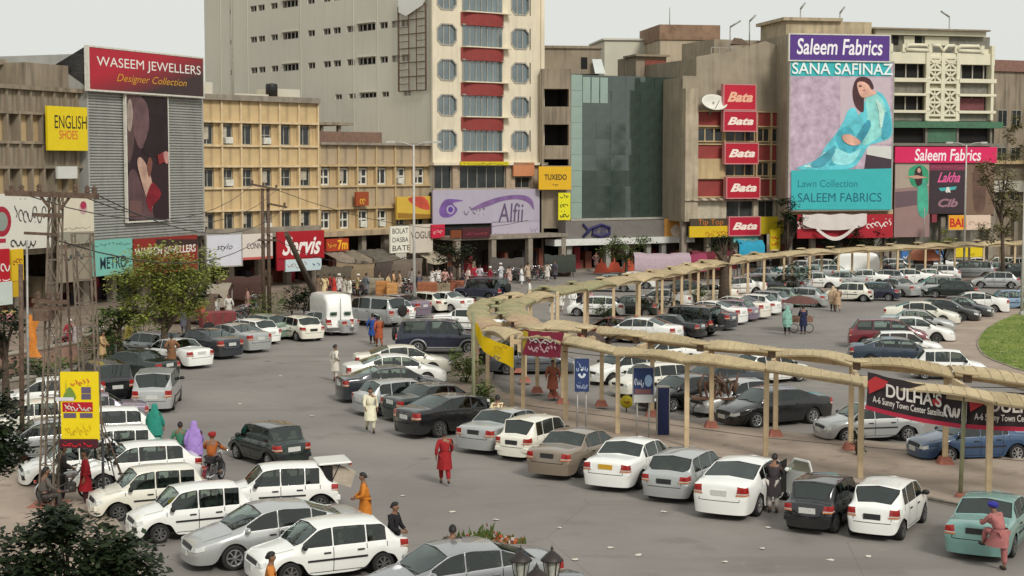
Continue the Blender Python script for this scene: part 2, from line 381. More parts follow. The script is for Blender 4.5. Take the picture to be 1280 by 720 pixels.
def slab(name, pts, h, m, kerb_w=0.16, z=0.0):
    """raised paving with a proper kerb round it (kerb pieces in one mesh)"""
    pts = [Vector((p[0], p[1])) for p in pts]; n = len(pts)
    ar = sum(pts[i].x * pts[(i + 1) % n].y - pts[(i + 1) % n].x * pts[i].y for i in range(n))
    if ar < 0: pts.reverse()
    inn = []
    for i in range(n):
        a, b, c = pts[i - 1], pts[i], pts[(i + 1) % n]
        n1 = Vector((-(b - a).y, (b - a).x)).normalized(); n2 = Vector((-(c - b).y, (c - b).x)).normalized()
        q = (n1 + n2); q = q / max(q.length_squared / 2, .6); inn.append(b + q * kerb_w)
    me = bpy.data.meshes.new(name); me.from_pydata([(p.x, p.y, z + h - .004) for p in inn], [], [tuple(range(n))]); me.materials.append(m); me.update()
    kind(link(name, me), 'structure')
    mb = MB()
    for i in range(n):
        j = (i + 1) % n
        seg = max(1, int((pts[j] - pts[i]).length / 1.2)); seg = min(seg, 60)
        for k in range(seg):
            t0, t1 = k / seg, (k + 1) / seg - 0.012 / max((pts[j] - pts[i]).length, .1)
            a, b = pts[i].lerp(pts[j], t0), pts[i].lerp(pts[j], t1); c, d = inn[i].lerp(inn[j], t1), inn[i].lerp(inn[j], t0)
            vs = [(q.x, q.y, z) for q in (a, b, c, d)] + [(q.x, q.y, z + h + rnd.uniform(-.004, .006)) for q in (a, b, c, d)]
            mb.add(vs, [(4, 5, 6, 7), (0, 1, 5, 4), (1, 2, 6, 5), (2, 3, 7, 6), (3, 0, 4, 7)])
    kind(mb.build(name + '_kerb', M_kerb), 'structure')
med = [(1420, 690), (1280, 652), (1130, 620), (960, 592), (850, 573), (740, 553), (650, 533), (600, 514), (565, 494), (556, 478), (566, 458), (580, 440),
       (584, 432), (610, 428), (660, 420), (700, 412), (760, 403), (850, 383), (950, 362), (1100, 350), (1280, 340), (1420, 336),
       (1420, 342), (1280, 346), (1110, 356), (960, 370), (890, 388), (830, 406), (770, 424), (700, 438), (655, 447), (630, 454), (618, 464), (614, 478), (629, 493),
       (680, 505), (760, 517), (850, 530), (960, 541), (1160, 563), (1280, 575), (1420, 588)]
slab('median_paving', [G(*p) for p in med], 0.13, M_pave)
isl = [(1500, 352), (1300, 377), (1235, 391), (1195, 408), (1174, 428), (1172, 442), (1185, 458), (1225, 474), (1280, 489), (1400, 512), (1500, 520)]
slab('island_paving', [G(*p) for p in isl], 0.13, M_pave)
gr = [(1500, 376), (1300, 391), (1256, 401), (1231, 415), (1221, 431), (1229, 447), (1255, 459), (1300, 471), (1500, 497)]
slab('lawn', smooth_poly([G(*p).xy for p in gr], 4), 0.17, M_grass, kerb_w=.08)
lw = [(-500, 500), (-60, 486), (0, 477), (60, 463), (110, 452), (160, 440), (190, 428), (260, 408), (330, 397), (400, 384), (470, 372), (540, 362), (640, 349), (720, 340), (800, 334), (900, 330), (1000, 328), (1200, 325), (1500, 322)]
lpts = [G(*p) for p in lw] + [Vector((130, 205, 0)), Vector((-95, 205, 0)), Vector((-95, 90, 0))]
slab('shop_pavement', lpts, 0.14, ground_mat('dirty_paving', (0.17, 0.13, 0.10), (0.26, 0.20, 0.155), 0.35, c3=(0.11, 0.09, 0.075)))
fp = [(-700, 610), (-100, 590), (0, 585), (60, 590), (110, 612), (135, 640), (165, 680), (190, 735), (240, 900), (-900, 900)]
slab('corner_pavement', [G(*p) for p in fp], 0.13, M_pave)
# drain line in the median and worn marks
mb = MB()
for (a, b) in (((640, 508), (960, 552)), ((960, 552), (1400, 592)), ((1000, 345), (1280, 342))):
    A_, B_ = G(*a), G(*b); mb.bar(A_ + Vector((0, 0, .131)), B_ + Vector((0, 0, .131)), .08, .006)
kind(mb.build('drain_channel', mat('drain_dark', (0.06, .05, .042), var=.3)), 'structure')

# grass blades on the lawn
gb = MB(); gpoly = [G(*p) for p in gr]
for i in range(5200):
    px = rnd.uniform(1222, 1330); py = rnd.uniform(392, 482); q = G(px, py, .17)
    cx, cy = G(1330, 432).x, G(1330, 432).y
    inside = False; j = len(gpoly) - 1
    for k in range(len(gpoly)):
        if (gpoly[k].y > q.y) != (gpoly[j].y > q.y) and q.x < (gpoly[j].x - gpoly[k].x) * (q.y - gpoly[k].y) / (gpoly[j].y - gpoly[k].y) + gpoly[k].x: inside = not inside
        j = k
    if not inside: continue
    a = rnd.uniform(0, pi); h = rnd.uniform(.03, .09); w_ = .03
    gb.add([(q.x - cos(a) * w_, q.y - sin(a) * w_, .16), (q.x + cos(a) * w_, q.y + sin(a) * w_, .16), (q.x + rnd.uniform(-.03, .03), q.y + rnd.uniform(-.03, .03), .16 + h)], [(0, 1, 2)])
o = gb.build('grass', M_grass); kind(o, 'stuff'); tag(o, 'short green grass blades on the round lawn', 'grass')

# litter on the asphalt
lit = [(503, 620), (763, 685), (830, 640), (797, 694), (906, 703), (952, 686), (1085, 696), (566, 640), (1038, 700), (508, 677), (492, 680), (960, 660), (350, 470), (300, 505), (620, 650), (700, 660), (720, 700), (390, 520)]
for i, (x, y) in enumerate(lit):
    g_ = G(x, y, .004); mb = MB(); pts = []
    for k in range(6):
        a = k * pi / 3; r_ = rnd.uniform(.05, .13); pts.append((cos(a) * r_, sin(a) * r_, rnd.uniform(.002, .03)))
    mb.add(pts + [(0, 0, .035)], [(k, (k + 1) % 6, 6) for k in range(6)])
    tag(mb.build('paper_litter', flat((205, 198, 185)), loc=g_), 'small crumpled scrap of pale paper lying on the open asphalt', 'litter', 'paper scraps on the asphalt')
# ------------------------------------------------------------------ buildings
M_brownc = mat('weathered_brown_concrete', (0.30, 0.245, 0.175), rough=.9, var=.22, scale=.5, streak=.75, dirt=(.08, .066, .05), dirtamt=.3, bump=.2)
M_yell = mat('ochre_painted_wall', (0.57, 0.42, 0.22), rough=.85, var=.18, scale=.8, streak=.65, dirt=(.22, .15, .08), dirtamt=.2)
M_yell2 = mat('pale_ochre_trim', (0.64, 0.50, 0.30), rough=.85, var=.18, scale=1.2, streak=.4, dirt=(.25, .17, .09))
M_beige = mat('faded_beige_wall', (0.43, 0.33, 0.21), rough=.9, var=.15, scale=.8, streak=.75, dirt=(.15, .11, .075), dirtamt=.3)
M_beige2 = mat('faded_beige_trim', (0.50, 0.37, 0.20), rough=.9, var=.15, scale=.8, streak=.4, dirt=(.2, .15, .1))
M_greyw = mat('rendered_grey_wall', (0.60, 0.575, 0.48), rough=.95, var=.18, scale=.1, streak=.18, dirt=(.36, .34, .28), dirtamt=.5, bump=.2)
M_cream = mat('cream_render', (0.72, 0.64, 0.48), rough=.85, var=.1, scale=.3, streak=.45, dirt=(.42, .36, .27))
M_redb = mat('dull_red_paint', (0.27, 0.042, 0.036), rough=.7, var=.15, scale=1.0, streak=.3, dirt=(.16, .05, .04))
M_tglass = mat('tower_window_glass', (0.085, 0.125, 0.135), rough=.08, var=.35, scale=.5, spec=.9, ior=1.8)
M_glassb = mat('green_mirror_glass', (0.040, 0.066, 0.055), rough=.07, var=.7, scale=.16, spec=.8, ior=1.7)
M_glassp = mat('pale_green_glass', (0.28, 0.37, 0.32), rough=.12, var=.15, scale=.3)
M_corr = mat('corrugated_grey_metal', (0.40, 0.40, 0.37), rough=.5, metal=.15, var=.10, scale=.6, streak=.25, dirt=(.17, .16, .14))
M_frame = mat('window_frame_grey', (0.35, 0.33, 0.28), rough=.6, var=.2)
M_framew = mat('window_frame_white', (0.62, 0.60, 0.52), rough=.6, var=.2)
M_wood = mat('brown_shutter', (0.12, 0.06, 0.035), rough=.7, var=.3)
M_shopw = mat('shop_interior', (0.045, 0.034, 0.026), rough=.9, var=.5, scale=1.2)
M_tile = mat('stone_pillar', (0.27, 0.23, 0.18), rough=.7, var=.25, scale=1.5, streak=.4)
M_brick = mat('roof_brick', (0.27, 0.17, 0.11), rough=.95, var=.3, scale=1.2, dirtamt=.4)
M_curt = mat('pale_curtain', (0.42, 0.38, 0.30), rough=.9, var=.3, scale=4)

def win_meshes(w, h, cols=2, rows=1, fm=M_frame, gm=M_win, fr=.06):
    f = MB(); t = fr
    f.box(0, 0, 0, t, .08, h); f.box(w - t, 0, 0, w, .08, h); f.box(t, 0, 0, w - t, .08, t); f.box(t, 0, h - t, w - t, .08, h)
    for i in range(1, cols): x = w * i / cols; f.box(x - t / 2, .005, t, x + t / 2, .075, h - t)
    for i in range(1, rows): z = h * i / rows; f.box(t, .01, z - t / 2, w - t, .07, z + t / 2)
    g = MB(); g.box(t * .5, .04, t * .5, w - t * .5, .05, h - t * .5)
    return f.mesh('window', fm), g.mesh('pane', gm)
WIN = {}
def window(parent, u, z, w, h, y=.25, cols=2, rows=1, fm=M_frame, gm=M_win, fr=.06):
    key = (round(w, 2), round(h, 2), cols, rows, fm.name, gm.name, fr)
    if key not in WIN: WIN[key] = win_meshes(w, h, cols, rows, fm, gm, fr)
    o = link('window', WIN[key][0], parent, (u, y, z)); link('pane', WIN[key][1], o)
    return o
def holes_wall(mb, u0, u1, z0, z1, holes, depth=.25, y=0.0, mi=0):
    us = sorted({u0, u1} | {h[0] for h in holes} | {h[2] for h in holes}); zs = sorted({z0, z1} | {h[1] for h in holes} | {h[3] for h in holes})
    for i in range(len(us) - 1):
        for j in range(len(zs) - 1):
            cu, cz = (us[i] + us[i + 1]) / 2, (zs[j] + zs[j + 1]) / 2
            if any(h[0] < cu < h[2] and h[1] < cz < h[3] for h in holes): continue
            mb.add([(us[i], y, zs[j]), (us[i + 1], y, zs[j]), (us[i + 1], y, zs[j + 1]), (us[i], y, zs[j + 1])], [(0, 1, 2, 3)], mi)
    for a, b, c, d in holes:
        v = [(a, y, b), (c, y, b), (c, y, d), (a, y, d), (a, y + depth, b), (c, y + depth, b), (c, y + depth, d), (a, y + depth, d)]
        mb.add(v, [(0, 4, 5, 1), (1, 5, 6, 2), (2, 6, 7, 3), (3, 7, 4, 0)], mi)
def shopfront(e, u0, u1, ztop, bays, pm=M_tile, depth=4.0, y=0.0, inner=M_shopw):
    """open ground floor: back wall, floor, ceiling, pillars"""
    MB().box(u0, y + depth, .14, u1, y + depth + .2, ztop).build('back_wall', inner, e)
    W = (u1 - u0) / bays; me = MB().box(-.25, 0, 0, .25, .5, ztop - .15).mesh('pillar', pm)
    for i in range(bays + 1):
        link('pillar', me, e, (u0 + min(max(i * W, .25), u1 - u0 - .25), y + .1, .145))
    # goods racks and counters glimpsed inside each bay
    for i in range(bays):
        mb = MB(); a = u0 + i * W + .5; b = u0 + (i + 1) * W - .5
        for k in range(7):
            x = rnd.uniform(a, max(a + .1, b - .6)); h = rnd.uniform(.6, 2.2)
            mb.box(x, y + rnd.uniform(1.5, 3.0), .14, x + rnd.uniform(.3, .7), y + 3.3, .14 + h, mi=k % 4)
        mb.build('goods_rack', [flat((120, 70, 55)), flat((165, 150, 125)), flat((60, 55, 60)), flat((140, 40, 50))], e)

# --- frames
F_far = Fr(P(0, 103.8), P(110, 112))           # weathered building on the left and the clad tower plane
F_yel = Fr(P(255, 125), P(540, 143.5))
F_tow = Fr(P(541, 143), P(678, 150.7))
F_twl = Fr(P(258, 173), P(541, 143))
F_gls = Fr(P(713, 150), P(853, 156))
F_bat = Fr(P(853, 151), P(985, 155))
F_sal = Fr(P(987, 151), P(1115, 153))
F_art = Fr(P(1112, 158), P(1240, 161))

# ===== left weathered building
e = F_far.empty('shop_building', 'weathered brown concrete block with ribbed balconies at the left edge of the square', 'building')
L = F_far.len; uL = F_far.px(-140, 300)[0]; uR = L + .0
top = F_far.px(60, 112)[1]
zl = [F_far.px(30, y)[1] for y in (112, 141, 178, 209, 246, 280)]
MB().box(uL, .6, 4.2, uR, 12, top - .1).build('wall', M_brownc, e)
mb = MB(); mb.box(uL, -.25, zl[0], uR, .6, zl[0] + .28)
for z in zl[1:]: mb.box(uL, -.12, z - .09, uR, .6, z + .09)
mb.build('ledge', M_brownc, e)
nb = 16; bw = (uR - uL) / nb
finm = MB().box(-.08, -.1, 0, .08, .58, 1.0).mesh('fin', M_brownc)
panm = {}
for r_ in range(5):
    z1, z0 = zl[r_] - (.09 if r_ else 0), zl[r_ + 1] + .09
    for i in range(nb):
        u = uL + i * bw
        o = link('fin', finm, e, (u, 0, z0)); o.scale = (1, 1, z1 - z0)
        if r_ % 2 == 0:
            k = round(z1 - z0, 2)
            if k not in panm: panm[k] = MB().box(.09, .12, .0, bw - .09, .3, z1 - z0).mesh('panel', M_brownc)
            link('panel', panm[k], e, (u, 0, z0))
        else:
            MB().box(bw * .52, .35, 0, bw - .08, .6, z1 - z0).build('jamb', M_beige2, e, (u, 0, z0)) if i % 3 else None
            window(e, u + .1, z0, bw * .5 - .1, z1 - z0, y=.45, cols=2, fm=M_wood)
MB().box(uL, -.2, 4.0, uR, .6, zl[5] - .09).build('fascia', M_brownc, e)
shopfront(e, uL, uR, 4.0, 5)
# roof rooms
mb = MB(); a = F_far.px(0, 90)[0]; b = F_far.px(47, 90)[0]; c = F_far.px(103, 90)[0]
mb.box(a - 8, 3, top, a + .4, 8, F_far.px(2, 62)[1] + .6); mb.box(a + .4, 3.4, top, b, 8, F_far.px(40, 79)[1]); mb.box(a + .2, 2.8, F_far.px(40, 79)[1], b + .3, 8.2, F_far.px(40, 79)[1] + .35)
mb.box(b, 1, top, c, 7, F_far.px(90, 81)[1])
mb.build('roof_room', M_brownc, e)
MB().box(a + 1.2, 3.0, top + .3, b - .2, 3.35, top + .7).build('roof_awning', flat((70, 120, 105)), e)

# ===== grey clad tower with the jewellers' boards
F_was = Fr(P(110, 111.2), P(254.5, 124.2))
e = F_was.empty('clad_shop_tower', 'windowless shop tower clad in grey corrugated metal between brown block and ochre block', 'building')
W = F_was.len; z0 = F_was.px(110, 300)[1]; zt = F_was.px(112, 62)[1]
MB().box(0, .12, z0, W, 11, zt - .3).build('wall', M_corr, e)
mb = MB(); n = int((zt - z0) / .11); vs = []
for i in range(n):       # ribs pressed in the cladding
    z = z0 + i * .2
    if z > zt - .3: break
    mb.add([(0, .10, z), (W, .10, z), (W, .0, z + .05), (0, .0, z + .05), (W, .0, z + .12), (0, .0, z + .12), (W, .10, z + .17), (0, .10, z + .17)],
           [(0, 1, 2, 3), (3, 2, 4, 5), (5, 4, 6, 7)])
for x in (0, W - .15): mb.box(x, -.03, z0, x + .15, .1, zt - .3)
o = mb.build('corrugation', M_corr, e); kind(o, 'stuff')
MB().box(-.1, -.1, z0 - .25, W + .1, 1, z0).build('edge_beam', M_steel, e)
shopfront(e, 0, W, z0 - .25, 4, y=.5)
mb = MB(); zz = F_was.px(112, 58)[1]
mb.add([(0, 0, zz - 2.8), (0, 2.6, zz - 1.2), (0, 0, zz), (W, 0, zz - 2.8), (W, 2.6, zz - 1.2), (W, 0, zz)], [(0, 2, 1), (3, 4, 5), (0, 1, 4, 3), (1, 2, 5, 4)])
mb.build('sign_support', M_black, e)

# ===== ochre block and beige block (one plane)
def ribbed(fr, pxs, rows, wm, tm, name, label, xl, xr, parapet, shop=4.55, winstyle=0, roofslab=True):
    e = fr.empty(name, label, 'building')
    us = [fr.px(x, 205)[0] for x in pxs]; u0, u1 = us[0], us[-1]
    MB().box(u0, .55, shop - .2, u1, 12, parapet - .3).build('wall', wm, e)
    mb = MB(); mb.box(u0 - .05, -.3, rows[0], u1 + .05, .55, parapet)
    lm = MB().box(u0, -.12, -.08, u1, .55, .08).mesh('ledge', tm)
    mb.build('cornice', M_tile, e)
    for z in rows[1:]: link('ledge', lm, e, (0, 0, z))
    fm = MB().box(-.08, -.06, .0, .08, .54, rows[0] - rows[-1] - .08).mesh('fin', tm)
    for u in us: link('fin', fm, e, (u, 0, rows[-1] + .08))
    for r_ in range(len(rows) - 1):
        zt_, zb = rows[r_] - (.08 if r_ else 0), rows[r_ + 1] + .08
        for i in range(len(us) - 1):
            a, b = us[i] + .1, us[i + 1] - .1
            if r_ % 2 == 0: MB().box(0, .08, 0, b - a, .3, zt_ - zb).build('panel', wm, e, (a, 0, zb))
            else:
                wd = (b - a) * (.68 if winstyle == 0 else .66)
                MB().box(wd, .25, 0, b - a, .55, zt_ - zb).build('jamb', tm if winstyle else M_yell, e, (a, 0, zb))
                window(e, a, zb, wd, zt_ - zb - .12, y=.38, cols=2, rows=2 if rnd.random() < .4 else 1, fm=M_frame if winstyle == 0 else M_framew, fr=.07 if winstyle == 0 else .14)
                if rnd.random() < .35: MB().box(a + .12, .34, zb + rnd.uniform(.3, .7), a + wd * rnd.uniform(.4, .8), .37, zt_ - .3).build('curtain', M_curt, e)
                if rnd.random() < .25: MB().bbox(a + .2, -.1, zb + .1, a + .95, .32, zb + .6).build('air_conditioner', M_framew, e)
    return e, u0, u1
rows = [Z(y, 125.0) for y in (125, 152, 182, 208, 235.5, 264, 292)]
ex, u0, u1 = ribbed(F_yel, [253.7 + i * (398 - 253.7) / 6 for i in range(7)], rows, M_yell, M_yell2, 'ochre_building', 'ochre office block of ribbed bays right of the grey clad tower', 255, 398, Z(118, 125))
shopfront(ex, u0, u1, 4.5, 4, y=.3)
MB().box(u0, -.25, 4.1, u1, .6, 4.9).build('fascia', M_tile, ex)
mb = MB(); zr = Z(118, 125)
mb.box(u0 + .3, 3, zr - .4, u0 + 3.3, 7, zr + 1.1); mb.box(u0 + 4.4, 1.5, zr - .3, u0 + 7.8, 1.7, zr + .22); mb.box(u0 + 9.4, 2.5, zr - .2, u0 + 12, 5, zr + .8)
mb.build('roof_room', M_greyw, ex)
mb = MB(); mb.lathe([(0.001, 1.3), (.45, 1.25), (.5, 1.1), (.5, 0), (.001, 0)], 14, c=(u0 + 8.7, 2.2, zr - .1)); mb.build('water_tank', M_black, ex)
rowsb = [Z(y, 134.0) for y in (181, 207, 233, 261, 288)]
eb, v0, v1 = ribbed(F_yel, [399.5 + i * (541 - 399.5) / 6 for i in range(7)], rowsb, M_beige, M_beige2, 'beige_building', 'lower faded beige office block between the ochre block and the tall tower', 398, 540, Z(178, 134), winstyle=1)
v0 = F_yel.px(399.5, 205)[0]; v1 = F_yel.px(541, 205)[0]
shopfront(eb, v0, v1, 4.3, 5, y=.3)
MB().box(v0, -.22, 3.9, v1, .6, rowsb[-1] - .08).build('fascia', M_beige, eb)
mb = MB(); zr = Z(178, 134); a = F_yel.px(400, 160)[0]; b = F_yel.px(460, 160)[0]; c = F_yel.px(492, 160)[0]
mb.box(a, 2.2, zr - .2, a + .3, 8, zr + 1.7); mb.box(a, 1.8, zr + 1.5, b, 8, zr + 1.75); mb.box(a + 2, 2.2, zr - .2, a + 2.3, 2.5, zr + 1.5); mb.box(a + 4, 2.2, zr - .2, a + 4.3, 2.5, zr + 1.5)
mb.build('roof_shed', M_brownc, eb)
mb = MB(); mb.box(a + 1, 1.5, zr - .2, c, 1.7, zr + .95); mb.box(a + .3, 6, zr - .2, b, 6.2, zr + 1.4)
mb.build('roof_parapet', mat('brown_parapet', (0.20, 0.12, 0.085), var=.2, streak=.4), eb)

# ===== tall cream tower
e = F_tow.empty('tower_block', 'tall cream tower block with octagonal windows and red bowed balcony bands', 'building')
TW = F_tow.len; TH = 33.0; ZB = Z(203, 143.2)
def uz(px, py): return F_tow.px(px, py)
rowsT = [(-22, 18), (36, 62), (78, 105), (122, 147), (165, 190)]
holes = []; octs = []
for k, zc_ in enumerate((5, 44.5, 88, 132, 175)):
    for pxl, pxr, dy in ((545.5, 573 - k * .8, 0), (636 + k * .9, 665, 5 - k * 1.1)):
        pass
rowz = [Z(44.5 + (i - 1) * 43.6, 143.5) for i in range(5)]       # window centres of each storey
sto = rowz[0] - rowz[1]
rowz = [rowz[0] + sto * 2, rowz[0] + sto] + rowz
wl = (uz(546, 100)[0], uz(571, 100)[0]); wr = (uz(638.5, 100)[0], uz(663.5, 100)[0]); wc = (uz(578, 100)[0], uz(627, 100)[0])
hh = .98
for z in rowz:
    for a, b in (wl, wr): holes.append((a, z - hh, b, z + hh))
    holes.append((wc[0], z - 1.0, wc[1], z + 1.0))
mb = MB(); holes_wall(mb, 0, TW, ZB, TH, holes, .3)
mb.build('facade_wall', M_cream, e)
MB().box(.02, .32, ZB, TW - .02, 16, TH - .1).build('core_wall', M_greyw, e)
MB().box(-.25, -.5, ZB - .25, TW + .3, .5, ZB).build('ledge', M_cream, e)
# right hand edge pilaster and left pilaster
MB().box(-.12, -.18, ZB, .35, .02, TH).build('pilaster', M_cream, e); MB().box(TW - .3, -.18, ZB, TW + .1, .02, TH).build('pilaster', M_cream, e)
def octo(w, h, c): return [(c, 0), (w - c, 0), (w, c), (w, h - c), (w - c, h), (c, h), (0, h - c), (0, c)]
wO = wl[1] - wl[0]
fm_ = MB(); o1 = octo(wO, 2 * hh, .45); o2 = [(.12 + (x) * (wO - .24) / wO, .12 + z * (2 * hh - .24) / (2 * hh)) for x, z in o1]
for i in range(8):
    j = (i + 1) % 8
    fm_.add([(o1[i][0], -.06, o1[i][1]), (o1[j][0], -.06, o1[j][1]), (o2[j][0], -.06, o2[j][1]), (o2[i][0], -.06, o2[i][1]), (o2[i][0], .16, o2[i][1]), (o2[j][0], .16, o2[j][1]), (o1[i][0], .0, o1[i][1]), (o1[j][0], .0, o1[j][1])],
            [(0, 1, 2, 3), (3, 2, 5, 4), (1, 0, 6, 7)])
for x in (wO * .36, wO * .66): fm_.box(x - .05, .08, .1, x + .05, .14, 2 * hh - .1)
octf = fm_.mesh('window', M_frame)
corner = []
for cx, cz, sx, sz in ((0, 0, 1, 1), (wO, 0, -1, 1), (wO, 2 * hh, -1, -1), (0, 2 * hh, 1, -1)):
    tri = [(cx, -.001, cz), (cx + sx * .46, -.001, cz), (cx, -.001, cz + sz * .46)]
    corner.append(MB().add(tri, [(0, 1, 2) if sx * sz > 0 else (0, 2, 1)]).mesh('corner_fill', M_cream))

octp = MB().poly(o2, .12).mesh('pane', M_tglass)
for z in rowz:
    for a, b in (wl, wr):
        o = link('window', octf, e, (a, 0, z - hh)); link('pane', octp, o); [link('corner_fill', q, o) for q in corner]
wC = wc[1] - wc[0]
bf = MB(); bow = lambda t: -.55 * (1 - (2 * t - 1) ** 4) - .05
NB = 10
for i in range(NB):       # red bowed band below each central window
    t0, t1 = i / NB, (i + 1) / NB; x0, x1 = -.2 + (wC + .4) * t0, -.2 + (wC + .4) * t1; y0, y1 = bow(t0), bow(t1)
    bf.add([(x0, y0, -1.15), (x1, y1, -1.15), (x1, y1, 0), (x0, y0, 0), (x0, 0, -1.15), (x1, 0, -1.15), (x0, 0, 0), (x1, 0, 0)], [(0, 1, 2, 3), (3, 2, 7, 6), (1, 0, 4, 5)])
band = bf.mesh('balcony_band', M_redb)
cwf = MB()
for i in range(8): x = wC * i / 7; cwf.box(x - .04, bow(max(.02, min(.98, i / 7))) * .6, .0, x + .04, .1, 2.0)
cwf.box(-.12, -.3, 1.93, wC + .12, .1, 2.03)
cwfm = cwf.mesh('window', M_frame)
cp = MB()
for i in range(7):
    t0, t1 = i / 7, (i + 1) / 7
    cp.add([(wC * t0, bow(max(t0, .02)) * .5, 0), (wC * t1, bow(min(t1, .98)) * .5, 0), (wC * t1, bow(min(t1, .98)) * .5, 2), (wC * t0, bow(max(t0, .02)) * .5, 2)], [(0, 1, 2, 3)])
cpm = cp.mesh('pane', M_tglass)
slm = MB().box(-.1, -.75, 0, wC + .75, -.0, .1).mesh('sill', M_cream)
for z in rowz:
    o = link('window', cwfm, e, (wc[0], 0, z - 1.0)); link('pane', cpm, o); link('sill', slm, o, (0, 0, -.06))
    link('balcony_band', band, e, (wc[0], 0, z - 1.07))
# podium storey under the tower
mb = MB(); h2 = []
pz0, pz1 = Z(236, 144), Z(207, 144)
for a, b in ((542, 565), (574, 632), (643, 663)): h2.append((uz(a, 220)[0], pz0, uz(b, 220)[0], pz1 if a < 640 else (pz0 + pz1) / 2))
holes_wall(mb, 0, TW, Z(240, 144), ZB - .25, h2, .35, y=-.1); mb.build('podium_wall', mat('tan_podium', (.42, .32, .22), var=.15, streak=.4), e)
for h in h2: window(e, h[0], h[1], h[2] - h[0], h[3] - h[1], y=.15, cols=2 if h[2] - h[0] < 3 else 5)
MB().box(0, .3, .14, TW, .8, Z(240, 144)).build('shop_wall', M_shopw, e)
shopfront(e, 0, TW, Z(298, 144), 3, y=-3.6, depth=3.6)
MB().box(-.3, -3.6, Z(298, 144), TW + .2, .3, Z(298, 144) + .3).build('canopy_slab', M_tile, e)
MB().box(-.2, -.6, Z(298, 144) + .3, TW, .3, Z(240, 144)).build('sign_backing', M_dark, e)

# left flank of the tower: rendered wall with little vents
e2 = F_twl.empty('tower_flank', 'long blank rendered grey side wall of the tall tower with rows of small slot windows', 'building')
FW = F_twl.len
holes = []; big = []
vents = [((317, 47.5), (329, 47.5)), ((343, 46), (376, 42.5, 'b')), ((389, 41), (408.5, 39)), ((420.5, 38), (438, 36.5)), ((457, 34, 'b'), (479.5, 32)), ((495, 30.5), (507.5, 29.5))]
def vent(px, py, big_=False):
    u, z = F_twl.px(px, py)
    w = 2.3 if big_ else .95; h = .62 if big_ else .5
    return (u - w / 2, z - h / 2, u + w / 2, z + h / 2)
flat_v = [(317, 47.5, 0), (327, 47.5, 0), (343, 46.5, 0), (363, 44.5, 1), (389, 41.5, 0), (408.5, 39.5, 0), (421, 38.5, 0), (438, 37, 0), (458, 34.5, 1), (479.5, 32, 0), (494.5, 31, 0), (507, 30, 0)]
vz = [F_twl.px(a, b)[1] for a, b, c in flat_v]; vu = [F_twl.px(a, b)[0] for a, b, c in flat_v]
zrow = sum(vz) / len(vz)
for s_ in (-3, -2, -1, 0, 1):
    z = zrow + s_ * sto * -1
    for k, (a, b, c) in enumerate(flat_v):
        if s_ == 1 and False: continue
        w_ = 2.8 if c else 1.25; h_ = .72 if c else .62
        holes.append((vu[k] - w_ / 2, z - h_ / 2, vu[k] + w_ / 2, z + h_ / 2))
z4 = zrow - 2 * sto
for k in (6, 7, 8, 9, 11):
    w_ = 2.6 if k in (8,) else 1.1; holes.append((vu[k] - w_ / 2 + .2, z4 - .3, vu[k] + w_ / 2 + .2, z4 + .2))
nu = F_twl.px(289, 50)[0]
for s_ in range(-3, 2): holes.append((nu - .2, zrow - s_ * sto - .3, nu + .2, zrow - s_ * sto + .2))
mb = MB(); holes_wall(mb, 0, FW, 0, TH, holes, .35); mb.build('wall', M_greyw, e2)
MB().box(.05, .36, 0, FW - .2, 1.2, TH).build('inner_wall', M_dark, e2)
vm = {}
for h in holes:
    k = (round(h[2] - h[0], 2), round(h[3] - h[1], 2))
    if k not in vm:
        v_ = MB(); v_.box(0, .1, 0, k[0], .14, .07); v_.box(0, .1, k[1] - .07, k[0], .14, k[1]); nn = 2 if k[0] < 1.5 else 4
        if k[0] > .6:
            for q in range(nn + 1): v_.box(max(0, k[0] * q / nn - .07), .1, 0, min(k[0], k[0] * q / nn + .07), .14, k[1])
        vm[k] = v_.mesh('vent_window', M_frame)
    link('vent_window', vm[k], e2, (h[0], 0, h[1]))
    MB().box(-.12, -.14, 0, h[2] - h[0] + .12, .0, .07).build('lintel', M_greyw, e2, (h[0], 0, h[3] + .03)) if h[2] - h[0] > 2 else None
# vertical pilaster lines + pipe
mb = MB()
for px in (276, 309.5, 376, 442, 472): u = F_twl.px(px, 60)[0]; mb.box(u - .06, -.035, 5, u + .06, 0, TH)
mb.build('wall_joint', M_greyw, e2)
u = F_twl.px(291, 60)[0]; MB().tube([(u, -.1, 8), (u, -.1, TH)], .06).build('drain_pipe', M_frame, e2)
# scaffold grid near the right corner
sc_ = MB(); ua, ub = F_twl.px(502, 60)[0], F_twl.px(536, 60)[0]; za, zb_ = F_twl.px(510, 114)[1], F_twl.px(510, 8)[1]
for i in range(7):
    z = za + (zb_ - za) * i / 6; sc_.bar((ua, -.3, z), (ub, -.3, z), .1)
for i, k in enumerate((0, .38, .66, 1)): u = ua + (ub - ua) * k; sc_.bar((u, -.34, za), (u, -.34, zb_), .08 if 0 < i < 3 else .13)
for i in range(6):
    z = za + (zb_ - za) * (i + .5) / 6; sc_.bar((ua, -.3, z), (ua + (ub - ua) * .38, -.3, z), .06); sc_.bar((ua + (ub - ua) * .66, -.3, z), (ub, -.3, z), .06)
sc_.build('scaffold_grid', M_rust, e2)
bn = MB(); pts = [(ua, zb_ + 1.4), (ua + .1, zb_ - .5), (ua + 1.2, zb_ - .9), (ub - .4, zb_ - .1), (ub, zb_ + .3), (ub, zb_ + 1.8)]
o = F_twl.empty('torn_sheet', 'torn white hoarding sheet flapping at the top of the tower flank', 'banner', 0, 0, .4)
bn.poly(pts, 0, th=.03).build('cloth', flat((222, 222, 215)), o)

